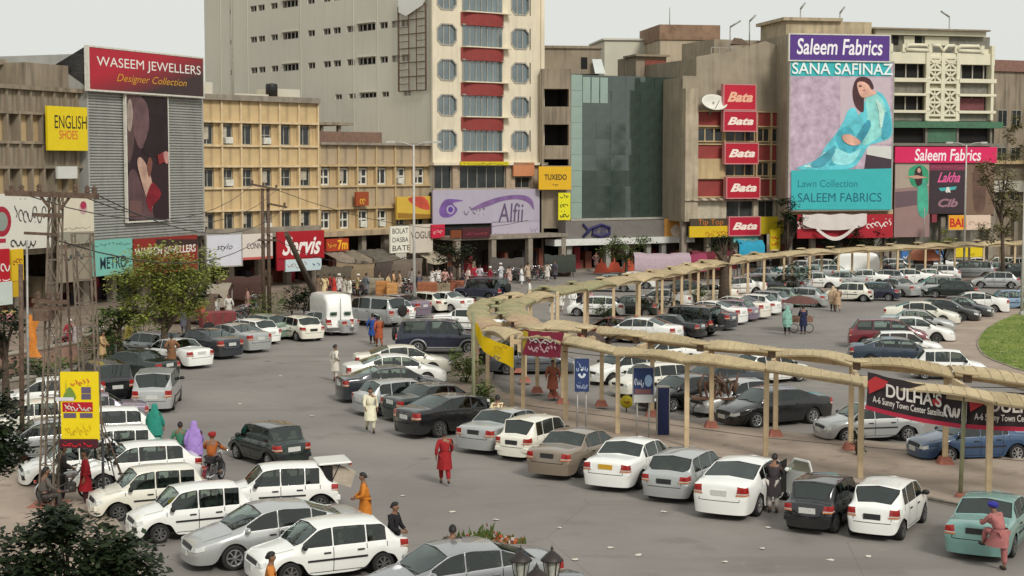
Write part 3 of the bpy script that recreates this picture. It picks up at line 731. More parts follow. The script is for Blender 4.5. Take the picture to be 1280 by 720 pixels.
# ===== dark recessed building between tower and glass block
F_rec = Fr(P(677, 149.6), P(713.5, 149.9))
e = F_rec.empty('recessed_building', 'narrow shadowy brown block with open floors squeezed between tower and glass building', 'building')
RW = F_rec.len; mb = MB(); zt = Z(93, 153)
hs = []
for a, b in ((112, 134), (156, 182), (199, 207), (285, 332)): hs.append((.2, Z(b, 150), RW - .2, Z(a, 150)))
holes_wall(mb, 0, RW, 0, zt, hs, 2.5); mb.box(0, .0 + .002, zt, RW, 8, zt + .25); mb.build('wall', M_brownc, e)
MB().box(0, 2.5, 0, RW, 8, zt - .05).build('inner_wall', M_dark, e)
mb = MB(); zz = Z(65, 157); mb.box(.3, 4, zt, 6.2, 9, zz); mb.box(.1, 3.8, zz, 6.4, 9.2, zz + .25); mb.box(4.3, 3.95, zt + .5, 4.9, 4.0, zt + 1.6, mi=1)
mb.build('roof_room', [M_brownc, M_dark], e)
MB().add([(5.5, 3, zt), (6.5, 3, zt), (6.2, 3.6, zt + 1.4), (5.3, 3.6, zt + 1.4)], [(0, 1, 2, 3)]).build('solar_panel', flat((200, 205, 200)), e)

# ===== glass building
e = F_gls.empty('glass_building', 'dark green mirrored glass block with pale left strip over a grey shop fascia', 'building')
GW = F_gls.len; zt = F_gls.px(780, 95)[1]; z0 = F_gls.px(780, 272)[1]
MB().box(.1, .15, z0, GW - .1, 14, zt - .1).build('wall', M_black, e)
nc = 7; nr = 9; st = F_gls.px(727, 200)[0]
pw, ph = (GW - st) / nc, (zt - z0) / nr
for i in range(nc):
    for j in range(nr):
        o = MB().box(.004, 0, .004, pw - .004, .04, ph - .004).build('pane', M_glassb, e, (st + i * pw, .04 + rnd.uniform(-.004, .004), z0 + j * ph))
        o.rotation_euler = (rnd.uniform(-.022, .022), 0, rnd.uniform(-.01, .01))
for j in range(nr): MB().box(.0, 0, .012, st - .03, .05, ph - .012).build('pale_pane', M_glassp, e, (0, -.12, z0 + j * ph))
ul = F_gls.px(760, 110)[0]
for i in range(3):
    a = st + .1 + i * (ul - st) / 3
    MB().box(0, -.02, 0, (ul - st) / 3 - .12, 0, 2.4).build('pale_pane', M_glassp, e, (a, .02, zt - 2.6))
MB().box(-.1, -.3, z0 - .2, GW + .1, .2, z0).build('ledge', M_frame, e)
zf = F_gls.px(780, 296)[1]; zw = F_gls.px(780, 304)[1]
MB().box(-1.2, -1.2, zf, GW + .3, .2, z0 - .25).build('fascia', mat('grey_fascia', (.17, .155, .14), var=.1), e)
MB().box(-2.6, -1.6, zw, GW + .4, .2, zf - .01).build('canopy_edge', mat('white_canopy', (.66, .66, .62), var=.1), e)
shopfront(e, -1, GW, zw, 3, y=-1.2, depth=5, pm=mat('grey_pillar', (.30, .29, .26), var=.2), inner=M_dark)
for px in (772, 818):
    MB().box(0, 0, .14, .5, .5, zw).build('pillar', MATS['grey_pillar'], e, (F_gls.px(px, 300)[0], -1.3, 0))

# ===== pale blocks behind the glass building
F_bk = Fr(P(755, 176), P(897, 178))
def bkbox(x0, y0, x1, y1, d, dep, m, name, label, extra=None):
    fr = Fr(P(x0, d), P(x1, d + 1)); e = fr.empty(name, label, 'building'); h = Z(y0, d)
    MB().box(0, 0, 0, fr.len, dep, h).build('wall', m, e)
    if extra: extra(e, fr, h)
    return e
def ex1(e, fr, h): MB().box(-.2, -.2, h, fr.len + .2, 9, h + .2).build('roof', M_greyw, e)
bkbox(755, 52, 842, 95, 178, 10, mat('pale_plaster', (.60, .575, .46), var=.08, scale=.3, streak=.3, dirt=(.45, .42, .33)), 'rooftop_block', 'plain pale plaster block rising behind the glass building', ex1)
def ex2(e, fr, h):
    MB().box(-.1, -.15, h - 1.5, fr.len + .1, 9, h + .1).build('brick_band', M_brick, e)
    mb = MB(); mb.tube([(fr.len * .2, 1, h), (fr.len * .2, 1, h + 2)], .05); mb.build('antenna', M_frame, e)
bkbox(824, 34, 897, 95, 172, 9, mat('tan_plaster', (.45, .37, .26), var=.12, scale=.4, streak=.4), 'roof_house', 'tan roof house with brick band behind the blank wall', ex2)
def ex3(e, fr, h):
    MB().box(fr.len * .3, -.08, h - 3.6, fr.len * .98, .0, h - .3).build('door', mat('red_brown_door', (.22, .06, .04), var=.2), e)
    MB().box(-.2, -.5, h, fr.len + .2, 3, h + .2).build('roof', M_brownc, e)
bkbox(794, 72, 832, 96, 162, 5, M_brownc, 'roof_cabin', 'small cabin with red brown doors on top of the glass building', ex3)

# ===== shoe shop building (blank wall above, red spandrels)
e = F_bat.empty('shoe_shop_building', 'narrow block with blank concrete upper wall and dull red panels under windows', 'building')
BW = F_bat.len
M_blank = mat('blank_grey_brown_wall', (.33, .28, .205), rough=.95, var=.2, scale=.35, streak=.5, dirt=(.17, .14, .1), bump=.3)
def bu(px): return F_bat.px(px, 200)[0]
def bz(py): return F_bat.px(920, py)[1]
mb = MB(); zt = bz(66)
mb.add([(0, 0.1, bz(112)), (bu(872), .1, bz(112)), (BW - .1, .1, bz(112)), (BW - .1, .1, bz(60)), (bu(955), .1, bz(50)), (bu(920), .1, bz(62)), (bu(870), .1, bz(72)), (bu(870), .1, bz(96)), (0, .1, bz(96))], [(0, 1, 2, 3, 4, 5, 6, 7, 8)])
mb.build('upper_wall', M_blank, e)
MB().box(0, .3, 4.6, BW, 12, bz(98)).build('wall', M_blank, e)
MB().box(bu(871), .3, bz(98), BW - .2, 12, bz(74)).build('wall', M_blank, e)
MB().box(0, .05, bz(140), BW, .3, bz(112)).build('wall_band', M_blank, e)
MB().box(0, -.6, 4.6, bu(869), .25, bz(112)).build('stair_bay', mat('stained_plaster', (.42, .35, .25), var=.25, scale=.6, streak=.5), e)
mb = MB()
colx = [869, 905, 945, 963, 981]
for r_, (ya, yb, yc) in enumerate(((140, 158, 179), (181, 201, 222), (224, 246, 250))):
    for i in range(4):
        a, b = bu(colx[i]) + .08, bu(colx[i + 1]) - .08
        if r_ < 3: MB().box(0, 0, 0, b - a, .2, bz(ya) - bz(yb) - .1).build('panel', M_redb, e, (a, -.05, bz(yb) + .05))
        if r_ < 2:
            if i == 0 and r_ == 1: MB().box(0, -.35, 0, b - a + .3, .3, bz(yb) - bz(yc) + .3).build('balcony_panel', M_beige2, e, (a - .4, 0, bz(yc) - .1)); continue
            nn = 2 if i else 1
            window(e, a, bz(yc) + .1, b - a, bz(yb) - bz(yc) - .2, y=.08, cols=3 if i < 2 else 2, fm=M_beige2, fr=.12)
    mb.box(bu(869), -.2, bz(yb) - .06, BW, .25, bz(yb) + .06); mb.box(bu(869), -.2, bz(ya) - .02, BW, .25, bz(ya) + .1)
for x in colx: mb.box(bu(x) - .09, -.16, bz(250), bu(x) + .09, .25, bz(140))
mb.build('concrete_frame', M_beige2, e)
hs = [(bu(862) , bz(271), bu(868), bz(252)), (bu(908), bz(272), bu(942), bz(251)), (bu(948), bz(272), bu(968), bz(251))]
mb = MB(); holes_wall(mb, 0, BW, bz(273), bz(249), hs, .3, y=-.1); mb.build('lower_wall', mat('pale_lower_wall', (.5, .44, .33), var=.15, streak=.3), e)
for h in hs: window(e, h[0], h[1], h[2] - h[0], h[3] - h[1], y=.1, cols=2)
aw = MB()
for i in range(24):
    a = BW * i / 24; aw.add([(a, -.1, bz(247)), (a + BW / 24, -.1, bz(247)), (a + BW / 24, -.8, bz(250)), (a, -.8, bz(250))], [(0, 3, 2, 1)], i % 2)
aw.build('striped_awning', [flat((190, 180, 160)), flat((120, 105, 90))], e)
shopfront(e, 0, BW, bz(273) , 4, y=-.1)
# roof clutter on this building
mb = MB(); zr = bz(62)
for i in range(9): mb.bar((bu(900) + i * .9, 2.0, zr - 1.0), (bu(900) + i * .9, 2.0, zr + .3), .07)
mb.bar((bu(900), 2.0, zr + .3), (bu(900) + 7.4, 2.0, zr + .3), .07); mb.bar((bu(900), 2.0, zr - .3), (bu(900) + 7.4, 2.0, zr - .3), .07)
mb.build('roof_railing', M_frame, e)
mb = MB(); mb.box(bu(922), 5, bz(80), bu(984), 12, bz(44)); mb.build('roof_room', M_blank, e)
sp = MB(); sp.add([(bu(930), 3, bz(52)), (bu(955), 3, bz(52)), (bu(948), 3.5, bz(44)), (bu(938), 3.5, bz(43)), (bu(940), 4.5, bz(52))], [(0, 1, 2, 3), (1, 4, 2), (4, 0, 3), (3, 2, 4)]); sp.build('rubble_heap', M_rust, e)

# ===== building carrying the big billboard
e = F_sal.empty('billboard_building', 'brown building hidden behind the huge turquoise fashion billboard', 'building')
SW = F_sal.len
mb = MB(); h1 = [(.6, Z(296, 151) + .2, 3, Z(268, 151) - .1), (3.6, Z(296, 151) + .2, SW - .5, Z(268, 151) - .1)]
MB().box(0, .8, 4.6, SW, 14, Z(44, 151) ).build('wall', M_blank, e)
MB().box(-.2, -.2, Z(268, 151), SW + .1, .8, Z(262, 151)).build('ledge', M_beige2, e)
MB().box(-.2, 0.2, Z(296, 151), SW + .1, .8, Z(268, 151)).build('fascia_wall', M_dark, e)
shopfront(e, 0, SW, Z(296, 151), 4, y=.2)
mb = MB(); mb.box(.6, 3, Z(44, 151), SW - 1, 10, Z(28, 154)); mb.box(.2, 2.6, Z(28, 154), SW * .6, 10.3, Z(28, 154) + .3); mb.build('roof_room', mat('tan_roof_wall', (.42, .34, .22), var=.25, scale=.8, streak=.5), e)

# ===== white art deco building
e = F_art.empty('ornate_building', 'cream ornate building with dark balcony bands and central lattice panel at the right', 'building')
AW = F_art.len
def au(px): return F_art.px(px, 120)[0]
def az(py): return F_art.px(1170, py)[1]
M_ivory = mat('ivory_stucco', (.70, .66, .50), rough=.8, var=.08, scale=.5, streak=.2, dirt=(.5, .46, .34))
M_green = mat('green_painted_band', (.06, .16, .09), rough=.6, var=.2, streak=.3)
M_gband = mat('grey_balcony', (.20, .19, .155), rough=.8, var=.2, streak=.4)
MB().box(au(1100), .9, 0, AW, 14, az(44)).build('wall', M_gband, e)
mb = MB()
mb.box(au(1112), -.1, az(80), AW, .9, az(66)); mb.box(au(1095), .3, az(44), AW - .8, .9, az(37)); mb.box(AW - 2.2, .2, az(66), AW, .9, az(60))
for ya, yb in ((98, 103), (117, 120), (138, 141.5)):
    mb.box(au(1100), -.35, az(yb), au(1157), .9, az(ya)); mb.box(au(1197), -.35, az(yb), AW + .1, .9, az(ya))
mb.box(au(1240) - .3, -.3, az(150), au(1240), .85, az(66))
# rounded band ends
for y in (100.5, 118.5, 139.5):
    for px, s_ in ((1156, 1), (1198, -1)): mb.tube([(au(px), -.1, az(y) ), (au(px) + s_ * .45, -.1, az(y) + .25)], .22, 6)
mb.build('balcony_trim', M_ivory, e)
for (xa, xb) in ((1112, 1157), (1197, 1239)):
    for ya, yb in ((103, 117), (142, 151)): MB().box(au(xa), .25, az(yb), au(xb), .8, az(ya)).build('balcony_front', M_gband, e)
    for ya, yb in ((80, 98), (121, 138)):
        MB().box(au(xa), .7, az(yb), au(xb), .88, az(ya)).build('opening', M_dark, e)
        for k in range(3): MB().box(0, .55, 0, .12, .65, az(ya) - az(yb)).build('post', M_frame, e, (au(xa) + (au(xb) - au(xa)) * (k + .5) / 3, 0, az(yb)))
MB().box(au(1198), .5, az(137), au(1234), .6, az(122)).build('shutter', mat('maroon_shutter', (.16, .05, .055), var=.2), e)
# lattice tower panel
lt = MB(); la, lb = au(1158), au(1196)
MB().box(la, .1, az(151), lb, .85, az(66)).build('lattice_back', mat('lattice_shade', (.34, .32, .22), var=.2), e)
for x in (la, (la + lb) / 2, lb): lt.box(x - .2, -.25, az(151), x + .2, .1, az(66))
for y in (72, 87.5, 103, 112, 128, 144, 150): lt.box(la, -.22, az(y) - .12, lb, .1, az(y) + .12)
for ya, yb in ((72, 87.5), (87.5, 103), (112, 128), (128, 144)):
    for xa, xb in ((la, (la + lb) / 2), ((la + lb) / 2, lb)):
        lt.bar((xa, -.08, az(ya)), (xb, -.08, az(yb)), .24, .2); lt.bar((xa, -.08, az(yb)), (xb, -.08, az(ya)), .24, .2)
        lt.bar(((xa + xb) / 2, -.08, az(ya)), ((xa + xb) / 2, -.08, az(yb)), .12, .14)
lt.build('lattice', M_ivory, e)
# openwork parapet
pr = MB()
for xa, xb in ((1128, 1161), (1161, 1193), (1193, 1226)):
    a, b = au(xa) + .15, au(xb) - .15
    if xa == 1161: pts = [(a, az(57)), (a + .8, az(57)), ((a + b) / 2, az(64)), (b - .8, az(57)), (b, az(57))]
    else: pts = [(a, az(63)), (a + .3, az(57)), (b - .3, az(57)), (b, az(63)), (a, az(63))]
    pr.tube([(p[0], -.1, p[1]) for p in pts], .2, 6)
for x in (1112, 1128, 1161, 1193, 1226, 1239): pr.box(au(x) - .18, -.2, az(66), au(x) + .18, .2, az(56))
pr.build('parapet_tracery', M_ivory, e)
for xa, xb in ((1120, 1127), (1134, 1147), (1148, 1156), (1160, 1190)):
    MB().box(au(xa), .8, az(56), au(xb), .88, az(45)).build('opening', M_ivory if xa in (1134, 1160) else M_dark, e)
MB().box(au(1085), -.2, az(38), AW - .6, 6, az(36)).build('roof', M_brownc, e)
MB().box(au(1100), -.6, az(160), AW + .8, .3, az(152)).build('green_canopy', M_green, e)
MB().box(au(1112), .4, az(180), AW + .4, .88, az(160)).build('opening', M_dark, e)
MB().box(au(1160), -.1, az(178), au(1195), .4, az(161)).build('panel', M_green, e)
for px in (1157, 1196, 1238): MB().box(0, -.1, 0, .25, .4, az(160) - az(180)).build('post', M_gband, e, (au(px), 0, az(180)))
MB().box(au(1112), -.5, az(182.5), AW + 1, .9, az(179)).build('ledge', M_gband, e)
shopfront(e, au(1115), AW, 4.8, 4, y=-.6)
MB().box(au(1115), -.5, 4.8, AW, .9, az(203)).build('shop_wall', M_shopw, e)

# ===== far right brown building and one filling the gap further right
F_rt = Fr(P(1240, 172), P(1330, 176))
e = F_rt.empty('brown_corner_building', 'dark brown building behind the drooping tree at the right edge', 'building')
h = Z(76, 172)
MB().box(0, .3, 0, F_rt.len, 12, h - .3).build('wall', M_brownc, e)
MB().box(-.2, 0, h - 1.2, F_rt.len, 12, h).build('cornice', mat('brick_cornice', (.22, .12, .09), var=.2), e)
mb = MB()
for i in range(4):
    for j in range(3):
        window(e, .8 + i * 1.9, 6 + j * 4, 1.3, 1.8, y=.2, cols=2)
MB().box(0, -.3, 10, F_rt.len, .3, 10.4).build('ledge', M_beige2, e)
shopfront(e, 0, F_rt.len, 4.6, 3, y=-.3)
MB().box(0, -.25, Z(240, 172), F_rt.len, .25, Z(226, 172)).build('fascia', mat('pale_fascia', (.5, .48, .4), var=.1), e)
F_r2 = Fr(P(1332, 168), P(1480, 168))
e = F_r2.empty('outlying_building', 'plain tan building beyond the right edge of the square', 'building')
MB().box(0, 0, 0, F_r2.len, 12, 16).build('wall', M_brownc, e)
for i in range(4):
    for j in range(3): window(e, 1 + i * 3, 3 + j * 4, 1.6, 2, y=-.06)
# ===== roof lamps (thin floodlight poles) on the right-hand roofs
for i, (px, py0, py1, dx, d, lab) in enumerate(((911, 62, 32, 1.0, 156, 'bent-arm floodlight pole on the roof above the upper shoe sign'), (935, 45, 25, .6, 158, 'slanting floodlight pole beside the rubble heap on the roof'),
        (998, 30, 10, .45, 158, 'short floodlight pole on the left end of the billboard roof'), (1047, 30, 15, .45, 158, 'short floodlight pole on the right end of the billboard roof'), (1183, 40, 20, -.9, 165, 'thin floodlight pole on the roof of the ornate building'))):
    p = P(px, d); z0, z1 = Z(py0, d) - 1.2, Z(py1, d)
    e = thing('roof_floodlight', lab, 'floodlight', (p.x, p.y, z0))
    MB().tube([(0, 0, 0), (0, 0, z1 - z0 - .3)], .06, 6).build('pole', M_steel, e)
    MB().tube([(0, 0, z1 - z0 - .3), (dx, 0, z1 - z0 + .3)], .1, 6).build('lamp_head', M_steel, e)
# ------------------------------------------------------------------ signs and posters
WHT = (235, 230, 222); RED = (190, 25, 40); DRK = (40, 36, 38)
# jewellers' top sign: red fading to dark is part of the print
mg = bpy.data.materials.new('red_to_black_print'); mg.use_nodes = True
n_ = mg.node_tree.nodes; l_ = mg.node_tree.links; tcx = n_.new('ShaderNodeTexCoord'); sx_ = n_.new('ShaderNodeSeparateXYZ'); rr_ = n_.new('ShaderNodeValToRGB')
l_.new(tcx.outputs['Generated'], sx_.inputs[0])
ad = n_.new('ShaderNodeMath'); ad.operation = 'SUBTRACT'; l_.new(sx_.outputs[0], ad.inputs[0])
m2_ = n_.new('ShaderNodeMath'); m2_.operation = 'MULTIPLY'; m2_.inputs[1].default_value = .9; l_.new(sx_.outputs[2], m2_.inputs[0]); l_.new(m2_.outputs[0], ad.inputs[1])
ad2 = n_.new('ShaderNodeMath'); ad2.operation = 'ADD'; ad2.inputs[1].default_value = .35; l_.new(ad.outputs[0], ad2.inputs[0])
l_.new(ad2.outputs[0], rr_.inputs[0]); rr_.color_ramp.elements[0].position = .1; rr_.color_ramp.elements[1].position = .85
rr_.color_ramp.elements[0].color = (*srgb((178, 30, 48)), 1); rr_.color_ramp.elements[1].color = (*srgb((62, 46, 46)), 1)
l_.new(rr_.outputs[0], n_['Principled BSDF'].inputs['Base Color']); n_['Principled BSDF'].inputs['Roughness'].default_value = .5
sign(F_was, 111, 58.5, 254.3, 121, .5, mg, 'wide red and black roof board with white capitals crowning the grey clad tower',
     [('WASEEM JEWELLERS', .06, .50, .975, .80, WHT, {}), ('Designer Collection', .22, .18, .84, .42, (205, 150, 40), dict(shear=.35))], frame=M_framew, th=.3)
sign(F_was, 157.5, 118, 211.5, 274, .28, flat((48, 30, 36)), 'tall dark portrait poster of a woman with raised hands on the grey cladding',
     frame=M_framew, polys=[
    ((92, 70, 68), [(158, 118), (176, 118), (170, 150), (166, 190), (158, 200)], 'printed_background', 3),
    ((104, 78, 80), [(172, 120), (182, 118), (190, 140), (188, 170), (176, 186), (168, 170), (166, 140)], 'printed_face', 4),
    ((168, 148, 138), [(159, 130), (163, 124), (166, 142), (163, 164), (159, 158)], 'printed_highlight', 4),
    ((40, 26, 30), [(176, 118), (210, 118), (211, 190), (196, 196), (178, 190), (186, 160), (184, 130)], 'printed_hair', 3),
    ((92, 68, 70), [(159, 222), (168, 212), (178, 236), (192, 272), (159, 272)], 'printed_shoulder', 3),
    ((184, 150, 132), [(171, 202), (176, 197), (186, 214), (192, 244), (189, 262), (183, 248), (175, 222)], 'printed_hand', 4),
    ((120, 74, 62), [(186, 196), (190, 204), (186, 222), (183, 208)], 'printed_finger', 3),
    ((128, 28, 40), [(187, 232), (192, 229), (201, 243), (190, 258), (188, 266), (182, 250)], 'printed_glove', 3),
    ((130, 44, 46), [(196, 194), (203, 190), (209, 193), (210, 205), (203, 203), (198, 206)], 'printed_flower', 0),
    ((190, 140, 134), [(203, 191), (209, 190), (209, 204), (206, 203)], 'printed_petal', 2),
    ((110, 80, 76), [(161, 251), (176, 251), (176, 270), (161, 270)], 'printed_box', 0)])
sign(F_far, 59, 132, 110, 188.5, .8, flat((226, 200, 24)), 'bright yellow board lettered for english shoes left of the grey tower',
     [('ENGLISH', .17, .50, .98, .80, (38, 34, 30), {}), ('SHOES', .28, .26, .74, .46, (214, 90, 60), {})])
sign(F_far, 72, 208, 97, 223, .5, flat((205, 205, 198)), 'small blank white board below the yellow shoe sign')
# big white hoardings with rings
ring = lambda cx, cy, rx, ry, n=20: [(cx + rx * cos(2 * pi * k / n), cy + ry * sin(2 * pi * k / n)) for k in range(n)]
sign(F_far, -26, 243, 66, 309, 1.6, flat((214, 212, 200)), 'long white hoarding with a large red ring and black script at the left edge',
     [('~', .45, .45, .98, .95, DRK, dict(n=8, r=.07, seed=3)), ('~', .40, .02, .75, .3, DRK, dict(n=5, r=.09, seed=5))],
     polys=[((160, 36, 54), ring(2, 277, 12, 19), 'printed_ring'), ((140, 150, 140), ring(2, 277, 7.5, 12), 'printed_disc'), ((170, 40, 60), [(-20, 300), (7, 298), (7, 303), (-20, 305)], 'printed_stripe')])
sign(F_far, 73, 246, 118, 303, 1.5, flat((214, 206, 184)), 'cream hoarding with a small round red emblem beside the pylon',
     [('~', .05, .30, .9, .38, (170, 150, 130), dict(n=9, r=.03, seed=9))],
     polys=[((196, 160, 160), ring(104, 260, 5, 8), 'printed_ring'), ((170, 50, 80), ring(104, 256.5, 3.8, 5), 'printed_disc'), ((150, 146, 130), [(74, 290), (118, 289), (118, 303), (74, 303)], 'printed_band')])
sign(F_far, -20, 313, 13, 354, 1.9, flat((176, 18, 34)), 'red shop board with white strokes cut off by the left frame edge',
     [('~', .45, .35, .98, .85, WHT, dict(n=3, r=.1, seed=11)), ('~', .1, .08, .98, .2, WHT, dict(n=3, r=.05, seed=12))])
sign(F_far, 14, 312, 30, 350, 1.7, flat((214, 178, 30)), 'narrow yellow board between the red board and the pylon', [('~', .1, .5, .9, .8, (150, 60, 30), dict(n=3, r=.06, seed=21))])
sign(F_far, 16, 352, 29, 370, 1.7, flat((196, 160, 24)), 'small square yellow board hanging under the narrow yellow one')
sign(F_far, -20, 355, 16, 380, 2.1, flat((196, 206, 200)), 'pale white board under the red board at the left edge')
sign(F_far, -20, 392, 20, 418, 2.6, flat((206, 180, 110)), 'pink and yellow board low at the left edge above the pavement', polys=[((214, 140, 150), [(-20, 394), (18, 392), (18, 402), (-20, 406)], 'printed_band')])
sign(F_far, 73, 304, 113, 350, 1.2, flat((146, 136, 118)), 'dull grey shop hoarding with dark scrawl under the cream hoarding', [('~', .1, .55, .8, .95, (40, 60, 66), dict(n=5, r=.1, seed=31))])
sign(F_was, 116, 301, 166, 341, 1.0, flat((120, 186, 172)), 'turquoise shoe shop board with dark capitals at the foot of the grey tower',
     [('METRO', .17, .18, .84, .52, (30, 50, 66), dict(bold=.01)), ('~', .05, .82, .95, .93, (30, 60, 60), dict(n=9, r=.03, seed=41))])
sign(F_was, 167, 299, 247, 337, .9, flat((140, 42, 34)), 'dark red shop board with white capitals half hidden by the acacia', [('WASEEM JEWELLERS', .01, .46, .97, .74, WHT, dict(bold=.02)), ], polys=[((60, 40, 38), [(195, 299), (247, 299), (247, 306), (195, 308)], 'printed_band')])
F_y2 = F_yel
sign(F_yel, 258.5, 294, 302, 331, 1.4, flat((206, 206, 214)), 'white shop board with thin slanted lettering first under the ochre block', [('stylo', .28, .46, .74, .70, (50, 48, 66), dict(shear=.3))], frame=M_frame)
sign(F_yel, 303, 293, 341, 323, 1.4, flat((214, 204, 194)), 'white shop board with black capitals right of the slanted lettering board', [('CONNERY', .14, .42, .92, .64, (48, 40, 36), {})], polys=[((190, 90, 84), [(303, 322), (341, 320), (341, 324), (303, 326)], 'printed_band')])
sign(F_yel, 346.5, 290, 405.5, 322, 1.9, flat((166, 22, 34)), 'large crimson shoe shop board with white flowing script', [('Servis', .10, .15, .93, .82, (240, 232, 226), dict(shear=.4, bold=.025)), ])
sign(F_yel, 357, 323, 402, 337, 1.9, flat((196, 212, 214)), 'pale blue strip board hanging under the crimson script board', [('~', .05, .2, .6, .8, (140, 60, 60), dict(n=5, r=.04, seed=2)), ('~', .7, .2, .98, .8, (40, 70, 120), dict(n=2, r=.06, seed=4))])
sign(F_yel, 346.5, 323, 356, 338, 1.9, flat((150, 24, 40)), 'small red block left of the pale blue strip board')
sign(F_yel, 408, 299, 436, 313, 1.0, flat((170, 60, 30)), 'red and orange board with a yellow numeral right of the crimson script board', [('7m', .5, .1, .95, .9, (240, 180, 40), dict(bold=.03)), ('~', .03, .3, .45, .7, (230, 190, 60), dict(n=4, r=.05, seed=6))])
sign(F_yel, 445, 240, 461, 257, .6, flat((150, 70, 34)), 'small tilted orange and brown board on the beige block', [('~', .3, .1, .7, .9, (230, 180, 60), dict(n=2, r=.08, seed=7))])
sign(F_yel, 496, 246, 538, 273, .8, flat((206, 170, 66)), 'yellow and red picture board on the right end of the beige block', polys=[((196, 80, 60), [(510, 248), (530, 246), (537, 262), (520, 258)], 'printed_shape', 3), ((150, 110, 40), [(497, 266), (538, 268), (538, 273), (497, 273)], 'printed_band')])
sign(F_yel, 488, 283, 519, 315, 1.6, flat((226, 222, 206)), 'white board with three rows of black capitals beside the lamp pole',
     [('BOLAT', .08, .72, .72, .92, DRK, {}), ('DASBA', .08, .40, .72, .58, DRK, {}), ('BATE', .08, .08, .8, .28, DRK, {})])
sign(F_yel, 513, 281, 541, 315, 1.75, flat((206, 196, 180)), 'white board reading in serif capitals right of the three row board', [('VOGUE', .02, .5, .95, .75, (60, 44, 40), {})])
sign(F_yel, 540, 281, 556, 297, 2.0, flat((196, 36, 64)), 'small square crimson board left of the dark shop entrance', [('~', .1, .3, .8, .7, WHT, dict(n=3, r=.04, seed=14))])
sign(F_yel, 495, 317, 508, 328, 1.6, flat((190, 184, 170)), 'tiny pale notice board under the three row board', [('~', .1, .2, .9, .8, DRK, dict(n=4, r=.04, seed=8))])
sign(F_tow, 541, 237.5, 674.5, 277, .9, flat((172, 164, 178)), 'wide lilac grey board with purple eye emblem and swirling script under the tower',
     [('Alfii', .60, .02, .84, .58, (96, 78, 108), dict(shear=.1)), ('~', .28, .25, .48, .60, (124, 108, 130), dict(n=5, r=.09, seed=51))],
     polys=[((116, 84, 150), [(549, 262), (556, 250), (568, 249), (579, 251), (566, 254), (572, 262), (564, 271), (552, 271)], 'printed_eye', 4), ((172, 164, 178), ring(563, 262, 5, 5.5), 'printed_iris'), ((96, 60, 150), ring(563, 262, 3.2, 3.8), 'printed_pupil'),
            ((122, 92, 140), [(588, 262), (606, 252), (630, 245), (654, 244), (665, 250), (667, 262), (661, 254), (648, 249), (628, 251), (606, 259)], 'printed_swirl', 4)])
sign(F_tow, 615, 277.2, 674.5, 298, .9, flat((176, 166, 180)), 'lilac lower strip board joined under the right half of the eye emblem board',
     [('~', .05, .15, .40, .45, (120, 90, 130), dict(n=7, r=.05, seed=61)), ('~', .46, .15, .70, .45, (120, 100, 120), dict(n=5, r=.05, seed=62)), ('~', .78, .15, .97, .85, (140, 130, 150), dict(n=3, r=.06, seed=63))])
sign(F_tow, 576, 202, 636, 206.5, .7, flat((206, 190, 30)), 'thin yellow strip sign under the lowest red band of the tower', [('~', .03, .2, .97, .8, (60, 50, 20), dict(n=12, r=.03, seed=64))])
sign(F_tow, 564, 288, 577, 297, 3.8, flat((120, 60, 30)), 'small orange striped board in the dark shopfront under the tower')
sign(F_tow, 578, 285, 613, 297, 3.8, flat((74, 26, 34)), 'dark maroon board in the dark shopfront under the tower', [('~', .1, .3, .9, .7, (150, 60, 70), dict(n=7, r=.05, seed=65))])
sign(F_tow, 642, 203, 668, 220, .5, flat((196, 130, 90)), 'faded orange panel beside the podium windows of the tower')
F_tux = Fr(P(672, 148.6), P(716, 149.2))
sign(F_tux, 673.5, 208, 714, 237, .2, flat((220, 172, 24)), 'yellow board with black capitals in the dark gap beside the tower', [('TUXEDO', .17, .42, .86, .66, (40, 34, 26), dict(bold=.02)), ('~', .4, .12, .6, .28, (90, 60, 20), dict(n=2, r=.05, seed=70))])
sign(F_tux, 698, 241, 713, 275, .1, flat((222, 214, 20)), 'narrow upright yellow sign below the black capitals board', [('~', .15, .8, .85, .95, (60, 60, 20), dict(n=3, r=.07, seed=71)), ('~', .15, .1, .85, .35, (60, 60, 20), dict(n=3, r=.09, seed=72)), ('~', .15, .45, .85, .7, (60, 60, 20), dict(n=3, r=.07, seed=73))])
sign(F_gls, 831, 273.5, 850, 297, 1.3, flat((206, 150, 74)), 'orange poster with a pale figure on the grey fascia of the glass building', polys=[((232, 216, 196), [(838, 288), (846, 280), (849, 292), (844, 297)], 'printed_figure', 3)])
eL = F_gls.empty('shop_logo', 'dark blue swirling logo mounted on the grey fascia of the glass building', 'sign', F_gls.px(729, 296, 1.35)[0], F_gls.px(740, 297, 1.35)[1], 1.35)
mb = MB(); mb.tube([(x, 0, z) for x, z in ((0, .1), (.9, .9), (2.0, 1.2), (2.9, .9), (2.9, .3), (1.9, .05), (1.0, .3), (1.2, .8))], .13, 6); mb.tube([(0, 0, 1.3), (.7, 0, .6), (.2, 0, .2)], .1, 6)
mb.build('swirl', flat((40, 36, 88)), eL); lettering('CEL', 1.35, .3, 2.75, .95, flat((50, 50, 110)), eL, -.08)
